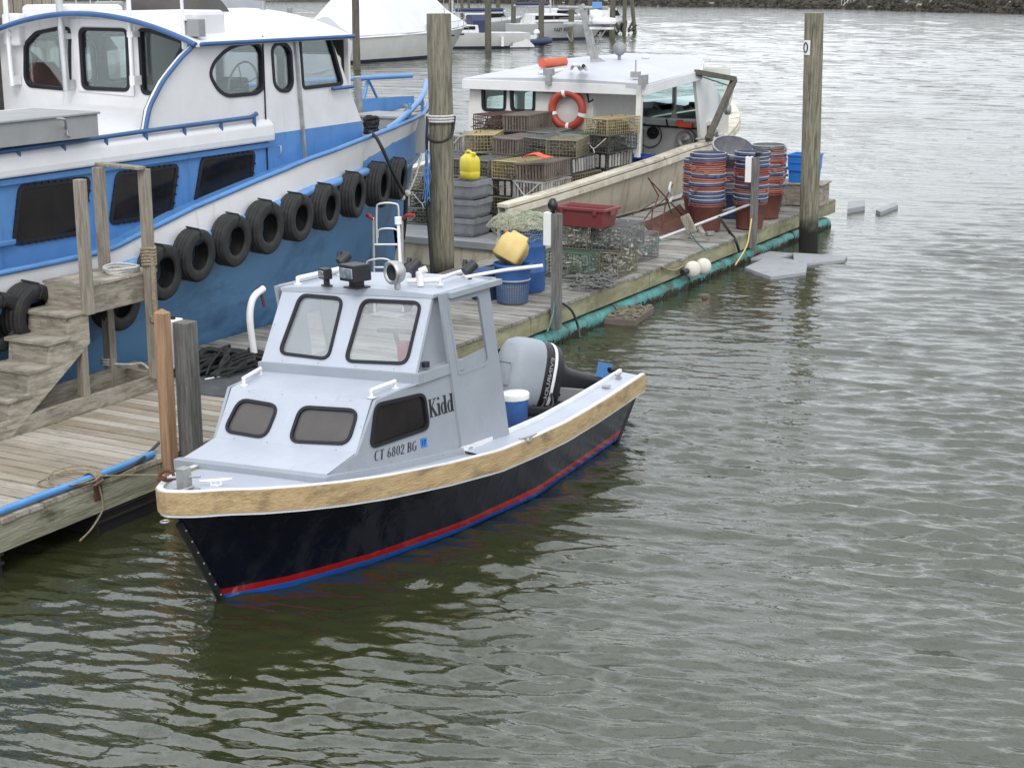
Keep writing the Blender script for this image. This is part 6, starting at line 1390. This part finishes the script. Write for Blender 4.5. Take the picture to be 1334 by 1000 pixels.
# floating oyster tray
q=P(820,414,z=.0); tr=thing('oyster_tray','half sunk dark tray of shells floating beside the teal floats','tray',T(q.x,q.y,0)@Matrix.Rotation(.15,4,'Z')); X=tr.matrix_basis
m=MB(X); m.box((0,0,.03),(.42,.95,.10)); m.build('tray','trap_brown',tr,bevel=.01)
m=MB(X)
for k in range(90): m.box((uni(-.19,.19),uni(-.45,.45),.085+uni(0,.02)),(uni(.02,.06),uni(.02,.06),.015),rot3(uni(0,3),'Z'))
m.build('shells','trap_olive',tr)['kind']='stuff'
# stacked baskets
BP={}
def basket(col_,brown):
    k=(col_,brown)
    if k in BP: return copy_tree(BP[k])
    t=thing('stacking_basket','x','basket',(0,0,0)); r0,r1,h=.205,.268,.45
    body={'blue':'rim_blue','red':'rim_red','orange':'rim_orange','brown':'basket_brown','grey':'basket_grey'}[col_]
    m=MB(); m.lathe([(0,.006),(r0,0),(r0+.002,.01),(r1-.012,h-.06),(r1,h-.055),(r1+.004,h-.045),(r1-.004,h-.04),(r1,h-.015)],30); m.lathe([(r1-.008,h-.02),(r0-.006,.012),(0,.012)],30); m.build('body',body,t)
    m=MB(); m.lathe([(r1-.004,h-.018),(r1+.012,h-.018),(r1+.012,h),(r1-.006,h)],30); m.build('rim','rim_grey' if col_ in('blue','grey') else 'rim_red' if col_ in ('brown',) else body,t)
    m=MB()
    for a in (uni(0,6),):
        for a2 in (a,a+math.pi): m.box(((r1+.014)*math.cos(a2),(r1+.014)*math.sin(a2),h-.035),(.03,.07,.045),rot3(a2,'Z'))
    m.build('grip',body,t); BP[k]=t; return t
stacks=[('front left stack',(922,304),['brown','blue','blue','blue','red','blue','orange','blue','orange','orange','red','blue','blue'],13),
 ('front right stack',(979,301),['brown','blue','blue','orange','blue','red','blue','red','red','blue','blue','blue','blue'],13),
 ('rear middle stack',(952,286),['blue','blue','grey','blue','red','blue','red','blue','blue'],11),
 ('rear left stack',(912,293),['brown','blue','orange','blue','red','orange','blue','red','orange','blue'],9),
 ('far right stack behind the pedestal',(1000,287),['brown','orange','blue','red','orange','blue','orange','blue','red','orange','blue','orange','grey'],12),
 ('rearmost right stack',(1004,277),['grey','blue','red','blue','red','blue','blue','red','blue','blue','blue'],11)]
for nm,(x,y),ks,_ in stacks:
    q=P(x,y,z=DECK); cx_,cy_=q.x-.12,q.y+.24; n=len(ks); z=DECK+.01
    for k,kd in enumerate(ks):
        o=basket(kd,False); o.matrix_basis=T(cx_+uni(-.008,.008),cy_+uni(-.008,.008),z)@Matrix.Rotation(uni(0,6),4,'Z')@Matrix.Rotation(uni(-.02,.02),4,'X'); z+=uni(.056,.072)
        ps=ORD[n-1-k] if n-1-k<12 else 'lowest'
        if k==0: ps='lowest'
        o['label']=f"{ {'brown':'reddish brown'}.get(kd,kd) } basket, {ps} in the {nm}"; o['category']='basket'; o['group']='nested baskets stacked at the end of the far dock'
# tilted grey basket on top of the rear middle stack
o=basket('grey',True); q=P(949,205,t=-.95); o.matrix_basis=T(q.x,q.y,q.z-.28)@Matrix.Rotation(R(38),4,'Z')@Matrix.Rotation(R(24),4,'X')@Matrix.Scale(1.22,4); tag(o,'large grey basket tilted on top of the rear middle stack, its opening towards us','basket','nested baskets stacked at the end of the far dock')
m=MB(); a=P(1007,277,z=DECK+.02); rw=ray(1010,250); rw.z=0; rw.normalize(); ux_=Vector((rw.y,-rw.x,0)); m.plate(basis((a.x,a.y,a.z),ux_,Vector((0,0,1))+ux_*.08+rw*.1),rpoly([(-.06,0),(.06,.0),(.10,.84),(.0,.86)],.03),(),.05); tag(m.build('white_board','whitetrim',bevel=.01),'white board leaning against the stacked baskets','board')
# crate with blue bin at the end of the dock
q=P(1034,269,z=DECK); cr_=thing('wooden_crate','long weathered crate at the end of the far dock behind the lone piling','crate',T(q.x-.1,q.y+.30,DECK)); X=cr_.matrix_basis@Matrix.Rotation(.05,4,'Z')
m=MB(X); m.box((0,0,.20),(1.1,.6,.36)); m.box((0,0,.395),(1.16,.66,.03)); m.build('box','stair_wood',cr_,bevel=.006)
m=MB(X)
for x in (-.5,-.1,.25,.5): m.box((x,-.315,.2),(.06,.02,.36))
m.build('batten','stair_wood',cr_)
q=P(1043,240,t=-.55); bx=thing('blue_bin','bright blue plastic bin standing on the crate behind the lone piling','bin',T(P(1049,238,z=DECK+.41).x-.06,P(1049,238,z=DECK+.41).y+.12,DECK+.412)); X=bx.matrix_basis
m=MB(X); m.loft([[Vector((a*x,b*x,z)) for a,b in ((-1,-1),(1,-1),(1,1),(-1,1))] for x,z in ((.215,0),(.225,.22),(.235,.22),(.24,.46),(.255,.46),(.255,.49),(.235,.49),(.215,.24),(.2,.02))],0,closed=True,cap=True); m.build('body','bright_blue',bx,bevel=.008)
m=MB(X)
for z in (.22,.35): m.box((0,-.243,z),(.42,.02,.02))
m.build('rib','bright_blue',bx)
q=P(1018,243,z=.86); m=MB(); m.lathe([(.12,-.0),(.14,.1),(.155,.1),(.155,.12),(.13,.12)],20,T(cr_.location.x-.35,cr_.location.y,DECK+.412)); tag(m.build('low_tub','basket_grey'),'low grey blue tub on the crate beside the bright blue bin','tub')
# floating slabs
for k,(pts,h,lab) in enumerate([([(970,348),(1002,333),(1052,341),(1050,354),(1004,360)],.05,'grey foam slab nearest the dock, floating below the farthest pedestal'),
    ([(975,336),(1003,327),(1036,330),(1002,337)],.04,'grey foam slab half hidden behind the nearest floating one'),
    ([(1033,329),(1104,333),(1100,338),(1050,343),(1034,339)],.045,'long grey foam slab floating right of the lone piling'),
    ([(1105,263),(1127,260),(1127,268),(1104,272)],.09,'small grey slab floating just off the end of the dock'),
    ([(1141,273),(1168,262),(1170,267),(1147,276)],.07,'tilted grey slab floating farthest out beyond the dock end')]):
    top=[P(*p,z=h) for p in pts]; m=MB(); n=len(top); tl=.05 if k==4 else 0
    m.add(top+[Vector((p.x,p.y,-.08)) for p in top],[tuple(range(n)),tuple(range(n,2*n))[::-1]]+[(i,(i+1)%n,n+(i+1)%n,n+i) for i in range(n)]); tag(m.build('foam_slab','foam_grey',bevel=.008),lab,'slab','grey foam slabs floating by the dock')

q=P(622,392,z=DECK); t=thing('dark_basket','dark blue basket standing left of the blue mesh basket','basket',T(q.x,q.y+.2,DECK)); X=t.matrix_basis
m=MB(X); m.lathe([(0,0),(.17,0),(.2,.33),(.215,.33),(.215,.36),(.19,.36),(.17,.02)],24); m.build('body','basket_blue',t)
rope('black_cable','black cable lying on the planks left of the blue baskets',[P(598,352,z=DECK+.02),P(620,351,z=DECK+.02),P(640,346,z=DECK+.03),P(655,344,z=DECK+.03)],.02,'blackpaint')
# ---------------------------------------------------------------- marina in the distance, far shore
def Bk(x,D,z=0):
    """point at horizontal distance D below photo column x"""
    r=ray(x,100); h=math.hypot(r.x,r.y); return Vector((CAM.x+r.x/h*D,CAM.y+r.y/h*D,z))
def frame2(a,b):
    """frame with y from a towards b"""
    y=(b-a); y.z=0; y.normalize(); x=Vector((y.y,-y.x,0)); M_=Matrix((x,y,Vector((0,0,1)))).transposed().to_4x4(); return Matrix.Translation(a)@M_
def hull_simple(m,L,B,f0,f1,X=None,rev=0.,stripe=True,n=24,rake=.12):
    """stern at y=0, bow at y=L; freeboard f0 at the stern, f1 at the bow"""
    rings=[]
    for sg_ in (1,-1):
        rr=[]
        for i in range(n+1):
            f=i/n; b=B/2*(1-max(0,(f-.45)/.55)**2.2)*(.82+.18*min(1,f*3)); z=f0+(f1-f0)*f**1.6
            yt=L*f; yw=(rev+ (L*(1-rake)-rev)*f); bw=b*.86*(1-max(0,f-.7)*1.2)
            rr.append([Vector((sg_*b,yt,z)),Vector((sg_*lerp(b,bw,.5)*1.02,lerp(yt,yw,.5),z*.5)),Vector((sg_*bw,yw,.16)),Vector((sg_*bw,yw,.158)),Vector((sg_*bw*.9,yw,-.1))])
        m.loft([r[:3] for r in rr],0,sm=True); m.loft([r[2:] for r in rr],1,sm=True)
        rings.append(rr)
    m.add([r[0] for r in rings[0]]+[r[0] for r in rings[1]][::-1],[tuple(range(2*n+2))],0)
    m.add([rings[0][0][k] for k in range(5)]+[rings[1][0][k] for k in range(4,-1,-1)],[tuple(range(10))],0)
def motorboat(label,a,b,L,B,hm='hull_offwhite',cab=(.3,.72,1.1),fly=False,name='motor_boat',grp='boats moored in the distant marina',tarp=None,canvas=None,mast=None,f=(.9,1.35),rev=0.):
    X=frame2(a,b); t=thing(name,label,'boat',X,grp)
    m=MB(X); hull_simple(m,L,B,f[0],f[1],rev=rev); m.build('hull',[hm,'navy'],t)
    m=MB(X); 
    for g in (1,-1): m.tube([(g*B/2*(1-max(0,(q-.45)/.55)**2.2)*(.82+.18*min(1,q*3)),L*q,f[0]+(f[1]-f[0])*q**1.6+.35) for q in np.linspace(.45,.985,9)],.02,5)
    for q in np.linspace(.45,.96,6):
        for g in (1,-1): x_=g*B/2*(1-max(0,(q-.45)/.55)**2.2); z_=f[0]+(f[1]-f[0])*q**1.6; m.tube([(x_,L*q,z_),(x_,L*q,z_+.35)],.015,4)
    m.build('bow_rail','steel',t)
    if cab:
        y0,y1,h=cab; zb=f[0]-.02; w_=B*.36
        m=MB(X); pl=[(L*y0,zb),(L*y1+.5*h,zb),(L*y1-.1*h,zb+h*.55),(L*y1-.75*h,zb+h),(L*y0+.1,zb+h)]
        m.loft([[Vector((x,p[0],p[1])) for p in pl] for x in (-w_,w_)],0,closed=True,cap=True); m.build('cabin','white_paint',t,bevel=.05)
        m=MB(X)
        for x in (-w_-.012,w_+.012): m.loft([[Vector((x+e,p[0],p[1])) for p in ((L*y0+.3,zb+h*.45),(L*y1-.15*h,zb+h*.5),(L*y1-.62*h,zb+h*.85),(L*y0+.3,zb+h*.85))] for e in (-.01,.01)],0,closed=True,cap=True)
        m.box((0,L*y1-.40*h,zb+h*.77),(w_*1.7,.03,h*.42),rot3(math.atan2(.65,.45)*-1+.0,'X')); m.build('window_band','darkglass',t)
        if fly:
            m=MB(X); m.box((0,L*(y0+y1)/2-.3,zb+h+.3),(w_*1.7,L*(y1-y0)*.6,.5)); m.box((0,L*(y0+y1)/2-.5,zb+h+1.6),(w_*1.9,L*(y1-y0)*.6,.07))
            for x in (-w_*.8,w_*.8):
                for y in (-.8,.4): m.tube([(x,L*(y0+y1)/2-.3+y,zb+h+.5),(x,L*(y0+y1)/2-.4+y,zb+h+1.6)],.03,5)
            m.build('flybridge','white_paint',t)
    if canvas:
        m=MB(X); y=L*canvas[0]; m.loft([[Vector((x*B*.36,y+dy,f[0]+z)) for x,z in ((-1,.0),(-.95,.8),(-.5,1.15),(.5,1.15),(.95,.8),(1,.0))] for dy in (0,canvas[1])],0,cap=True); m.build('canvas_cover',canvas[2],t)
    if mast:
        m=MB(X); m.tube([(0,L*mast[0],f[0]),(0,L*mast[0],mast[1])],.07,8); m.tube([(0,L*mast[0],f[0]+1.3),(0,L*mast[0]-L*.38,f[0]+1.35)],.06,8)
        for g in (1,-1): m.tube([(g*B*.42,L*mast[0]-.1,f[0]),(0,L*mast[0],mast[1]*.95)],.012,4)
        m.tube([(0,L*.98,f[1]),(0,L*mast[0],mast[1]*.97)],.012,4); m.build('mast','alu',t)
        m=MB(X); m.tube([(0,L*mast[0]-.2,f[0]+1.45),(0,L*mast[0]-L*.36,f[0]+1.45)],.13,8); m.build('sail_cover',mast[2],t)
    return t,X
# shrink-wrapped yacht
a=P(588,70,z=0); b=P(430,82,z=0); L=15.; d_=(a-b).normalized(); st0=a-d_*(L*.88); t,X=motorboat('big white yacht under white shrink wrap behind the tall dark piling',st0,a,L,4.4,'hull_offwhite',cab=None,f=(1.45,1.75),name='wrapped_yacht')
m=MB(X); rs_=[]
for y,h in ((-.1,1.0),(1.5,2.2),(4,3.2),(7,3.4),(9.5,2.5),(12,1.1),(14.6,.15),(15.02,.02)):
    f=min(1,max(0,y/L)); bw=2.2*(1-max(0,(f-.45)/.55)**2.2)*(.82+.18*min(1,f*3))+.05; z0=1.45+.3*f**1.6
    rs_.append([Vector((bw*u,y,z0-.12+ (h+.12)*(1-abs(u)**1.5)+ (.05*math.sin(u*9+y*2) if abs(u)<.9 else 0))) for u in np.linspace(-1,1,15)])
m.loft(rs_,0,sm=True,cap=True); m.build('shrink_wrap','shrink',t)
m=MB(X)
for y in (7.5,10.2,12.4): m.box((2.2*(1-max(0,(y/L-.45)/.55)**2.2)+.0,y,1.18),(.08,.34,.1))
m.build('port_light','darkglass',t)
m=MB(X); 
for y0_,y1_ in ((5,11),(9,13.6)): m.tube([(2.1,y0_,1.5),(.6,(y0_+y1_)/2,3.9),(1.2,y1_,1.7)],.02,4)
m.build('tie_cord','tan_rope',t)
# sailing boat with scooped stern
a=P(684,62,z=0); b=P(600,63,z=0); e=b+(b-a).normalized()*4.5
t,X=motorboat('white sailing yacht with a scooped stern and dark canvas, right of the wrapped yacht',a,e,9.5,3.1,'hull_offwhite',cab=(.36,.62,.55),name='sailing_yacht',canvas=(.30,1.0,'tarp_blue'),mast=(.52,13,'tarp_blue'),f=(.98,1.15),rev=-.0)
m=MB(X); m.loft([[Vector((g*1.25,y,z)) for y,z in ((1.3,1.0),(.7,.86),(.2,.55),(-.25,.18),(-.3,.05),(1.4,.05))] for g in (-1,1)],0,closed=True,cap=True); m.build('transom_scoop','white_paint',t,bevel=.03)
m=MB(X); 
for y in (3.2,): m.box((-1.47,y,.72),(.05,.8,.12)); m.box((1.47,y,.72),(.05,.8,.12))
m.build('hull_window','darkglass',t)
m=MB(X)
for g in (-1,1): m.tube([(g*1.55,2.,.75),(g*1.55,2.,.15)],.11,8)
m.build('fender','whitetrim',t)
# sailing boat with the name on the bow
a=P(664,52,z=0); b=P(774,51,z=0)
t,X=motorboat('pale grey sailing yacht with dark lettering on its bow, near the slanted pilings',a,b,(b-a).length/.88,3.3,'hull_grey',cab=(.18,.62,.75),name='sailing_yacht',mast=(.42,14,'tarp_blue'),f=(1.15,1.42))
Lh=(b-a).length/.88
hb_=lambda f:1.65*(1-max(0,(f-.45)/.55)**2.2)
f0_,f1_=.40,.60
for g in (1,):
    p0=Vector((hb_(f0_)*1.0+.03,Lh*f0_,.62)); p1=Vector((hb_(f1_)*1.0+.03,Lh*f1_,.66))
    Bq=basis(p0,p1-p0,(0,0,1)); 
    text_mb(X,Bq,'FAST EDDY',[(0,0),((p1-p0).length,0),(0,.26)],.02,.02).build('lettering','paint_black',t,recalc=False)
m=MB(X); m.box((0,Lh*.5,1.34),(2.9,Lh*.55,.03)); m.build('side_stripe','white_paint',t)
# dinghy and outboard
a=P(680,60,z=0); b=P(703,59,z=0); t=thing('dinghy','small dark blue dinghy tied between the two sailing yachts','dinghy',frame2(a,b)); X=t.matrix_basis
m=MB(X); 
for g in (-.5,.5): m.tube([(g,0,.22),(g,1.9,.25),(g*.6,2.5,.30),(0,2.75,.33)],.22,10)
m.box((0,1.,.12),(.9,1.9,.1)); m.build('hull','tarp_blue',t)
m=MB(X); m.box((0,.9,.5),(.5,.6,.35)); m.tube([(0,1.4,.5),(0,1.4,.95)],.09,8); m.lathe([(0,-.15),(.2,-.1),(.22,.05),(.1,.2),(0,.22)],12,T(0,1.5,.85)); m.build('motor_cover','whitetrim',t)
# further hulls
for k,(x0,x1,D,L,cab,fly,hm,lab) in enumerate([(690,760,150,7,(.3,.7,.9),False,'hull_offwhite','white launch moored beyond the lettered sailing yacht'),
   (600,655,135,8,(.2,.6,.9),False,'hull_grey','pale hull moored behind the yacht with the scooped stern'),
   (770,800,135,5,(.3,.7,1.2),False,'hull_offwhite','white cruiser behind the mast of the lobster boat'),
   (20,95,62,9,(.3,.75,1.5),True,'hull_offwhite','white cabin cruiser seen through the left wheelhouse window'),
   (110,175,70,9,(.25,.7,1.4),True,'hull_offwhite','white cabin cruiser seen through the middle wheelhouse window'),
   (190,262,66,9,(.3,.7,1.3),False,'hull_grey','grey cruiser seen through the right wheelhouse window'),
   (285,350,74,8,(.3,.7,1.2),False,'hull_offwhite','white cruiser seen through the steering window of the blue boat')]):
    a=Bk(x0,D); b=Bk(x1,D+4); t,X=motorboat(lab,a,b,L,2.8,hm,cab=cab,fly=fly)
a=Bk(205,52); b=Bk(325,54); t=thing('covered_boat','boat under a grey tarpaulin behind the wheelhouse roof','boat',frame2(a,b),'boats moored in the distant marina'); X=t.matrix_basis
m=MB(X); hull_simple(m,7.5,2.7,1.1,1.5); m.build('hull',['hull_grey','navy'],t)
m=MB(X); m.loft([[Vector((u*w_,y,1.0+h*(1-abs(u)**1.6))) for u in np.linspace(-1,1,11)] for y,w_,h in ((-.2,1.3,2.0),(1,1.45,3.0),(3.6,1.5,3.1),(5,1.3,1.9),(7,.6,.9),(7.6,.1,.4))],0,sm=True,cap=True); m.build('tarpaulin','tarp_grey',t)
# timber bulkhead at the far left
t=thing('timber_wall','brown timber bulkhead wall rising behind the blue boat at far left','wall',Bk(0,48)); m=MB()
a,b=Bk(-160,50),Bk(95,46); dd=(b-a); n=int(dd.length/.3); an=math.atan2(dd.y,dd.x)
for i in range(n): p=a+dd*(i/n); m.box((p.x,p.y,2.4+uni(-.03,.03)),(.285,.12+uni(0,.03),5.4),rot3(an,'Z'))
m.build('planking','post_beige',t)
m=MB()
for z in (1.2,3.2,4.6): m.bar(a+Vector((.1,-.12,z)),b+Vector((.1,-.12,z)),.14,.22)
m.build('waler','piling_far',t)
# marina pilings
pl_=[((465,-30),(465,91),9,'dark piling standing in front of the wrapped yacht'),((588,-20),(589,33),7,'piling just right of the tall mooring piling top'),((602,-20),(602,22),4,'thin distant piling left of the yacht with the scooped stern'),
 ((611,-20),(611,21),3,'second thin distant piling left of the scooped stern'),((636,-20),(636,67),8,'dark piling in front of the yacht with the scooped stern'),((649,-20),(649,22),5,'piling behind the yacht with the scooped stern'),((669,-20),(669,46),6,'piling between the two sailing yachts'),
 ((705,-20),(705,58),7,'dark piling in front of the lettered yacht, left of its name'),((744,-20),(744,53),7,'dark piling in front of the lettered yacht, right of its name'),((768,-20),(768,38),6,'piling behind the lobster boat mast'),
 ((798,-20),(797,50),7,'thick piling right of the lobster boat mast'),((813,-20),(813,45),5,'upright piling of the pair in open water'),((817,-20),(827,43),5,'slanted piling of the pair in open water')]
for (tx,ty),(bx_,by),wd,lab in pl_:
    b=P(bx_,by,z=0); D=(b-CAM).length; r=wd/2*D/F; k=(b-CAM).dot(Vector((ray(CX,CY).x,ray(CX,CY).y,0)).normalized()); 
    zt=4.6+uni(0,1.2); tpx=Bk(tx,(Vector((b.x,b.y,0))-Vector((CAM.x,CAM.y,0))).length,0); 
    r_=ray(bx_,by); sc_k=(zt-0)
    # lean sideways only for the slanted one
    lean=((tpx.x-b.x)/5.2,(tpx.y-b.y)/5.2)
    piling(b.x,b.y,r,zt,lean,lab,'pilings of the distant marina',z0=-.6,mat='piling_far',n=10)
m=MB(); a=P(780,47,z=0); b=P(812,43,z=0)
for i in range(60): q=a.lerp(b,rnd())+Vector((uni(-1,1),uni(-1,1),uni(0,.5))); m.tube([q,q+Vector((uni(-.6,.6),uni(-.6,.6),uni(-.1,.8)))],uni(.05,.16),5)
tag(m.build('brush_pile','shore_dark'),'dark pile of brush and planks floating by the thick piling','debris')
a=P(596,57,z=.3); b=P(668,57,z=.3); m=MB(); m.bar(a,b,.5,.25); tag(m.build('finger_dock','plank_far'),'narrow finger dock in front of the yacht with the scooped stern','dock')
# far shore
wlx=[(-600,120),(-100,150),(300,190),(560,235),(700,250),(870,4),(1100,5),(1334,6),(1700,7)]
def shoreD(x):
    y=interp([-600,0,560,700,870,1000,1100,1334,1700],[0,1,3,5,8.5,10,12,18.5,26],x); p=P(x,y,z=0); return math.hypot(p.x-CAM.x,p.y-CAM.y)
xs=np.linspace(-600,1750,420); rowsh=[(-2.,-.6),(0,0.0),(1.,.35),(2.2,.95),(4.,1.6),(7,2.3),(12,2.9),(20,3.3),(40,3.8),(90,5.),(220,8.)]
grid=[]
for k,(dd_,h) in enumerate(rowsh):
    row=[]
    for i,x in enumerate(xs):
        D=shoreD(x)+(3.*math.sin(i*.21)+1.5*math.sin(i*.53+1)); q=Bk(x,D+dd_+(uni(-.5,.5) if 0<k<6 else 0)); lowr=interp([-600,1150,1250,1750],[1,1,.75,.6],x); q.z=h*lowr+(uni(-.25,.35)*min(1,h) if h>0 else 0); row.append(q)
    grid.append(row)
m=MB(); m.loft(grid,0,sm=False)
for fi in range(len(m.f)):
    i=(fi%(len(xs)-1)); k=fi//(len(xs)-1)
    if xs[i]>1180 and k>=3 or (xs[i]>1290 and k>=2): m.m[fi]=1
sh_=m.build('shore',['shore_dark','marsh']); sh_['kind']='structure'
m=MB()
for i in range(2600):
    x=uni(500,1400); D=shoreD(x)+(3.*math.sin((x+600)/2350*419*.21)+1.5*math.sin((x+600)/2350*419*.53+1)); dd_=uni(-.6,4.5)*1.0; q=Bk(x,D+dd_); q.z=max(0,dd_*.38); s_=uni(.15,.75)
    Rm=rot3(uni(0,6),'Z')@rot3(uni(0,6),'X'); m.box(q,(s_*uni(.6,1.4),s_,s_*uni(.5,1)),Rm,mi=0 if rnd()<.985 else 1,taper=uni(.4,.9))
rk=m.build('shore_rocks',['shore_dark','runner_grey']); rk['kind']='stuff'; rk['label']='dark rocks along the far shore'
m=MB()
for i in range(9000):
    x=uni(1180,1420) if i%3 else uni(480,1400); D=shoreD(x)+uni(3.5,26)*(1.6 if x>1180 else 1); q=Bk(x,D); q.z=interp([3,7,12,20,40],[1.2,2.1,2.7,3.1,3.6],D-shoreD(x))*(.72 if x>1200 else 1)
    a_=uni(0,6.28); h=uni(.4,1.1); w_=.12; m.add([q+Vector((-w_*math.cos(a_),-w_*math.sin(a_),0)),q+Vector((w_*math.cos(a_),w_*math.sin(a_),0)),q+Vector((uni(-.3,.3),uni(-.3,.3),h))],[(0,1,2)],0 if x>1160 else 1)
gr_=m.build('marsh_grass',['marsh','shore_dark'],recalc=False); gr_['kind']='stuff'; gr_['label']='dry brown marsh grass on the far shore'
for x0,x1,y,lab,con in ((1055,1106,9.5,'white skiff with a small console beached on the far shore',True),(882,930,7.8,'low grey skiff beached on the far shore at left',False)):
    a=P(x0,y,z=.0); b=P(x1,y+.5,z=.0); Lk=(b-a).length; t=thing('beached_skiff',lab,'skiff',frame2(b,a)); X=t.matrix_basis@T(0,0,.15)
    m=MB(X); hull_simple(m,Lk,1.9,.55,.8); m.build('hull',['white_paint' if con else 'hull_grey','hull_grey'],t)
    m=MB(X); m.box((0,Lk*.6,.95),(.9,.7,.9)); m.box((0,Lk*.2,.75),(1.2,.3,.4)); m.build('console','white_paint',t,bevel=.05)
m=MB(); a=P(1100,10,z=.2); b=Bk(1118,shoreD(1110)+6,3.0); 
for o in (-.5,.5): m.bar(a+Vector((o,0,0)),b+Vector((o,0,0)),.12,.12); m.bar(a+Vector((o,0,1)),b+Vector((o,0,1)),.08,.08)
for k in range(7): q=a.lerp(b,k/6); m.bar(q+Vector((-.5,0,0)),q+Vector((-.5,0,1)),.07,.07); m.bar(q+Vector((.5,0,0)),q+Vector((.5,0,1)),.07,.07)
tag(m.build('gangway','alu'),'light metal gangway sloping down the far bank beside the white skiff','gangway')
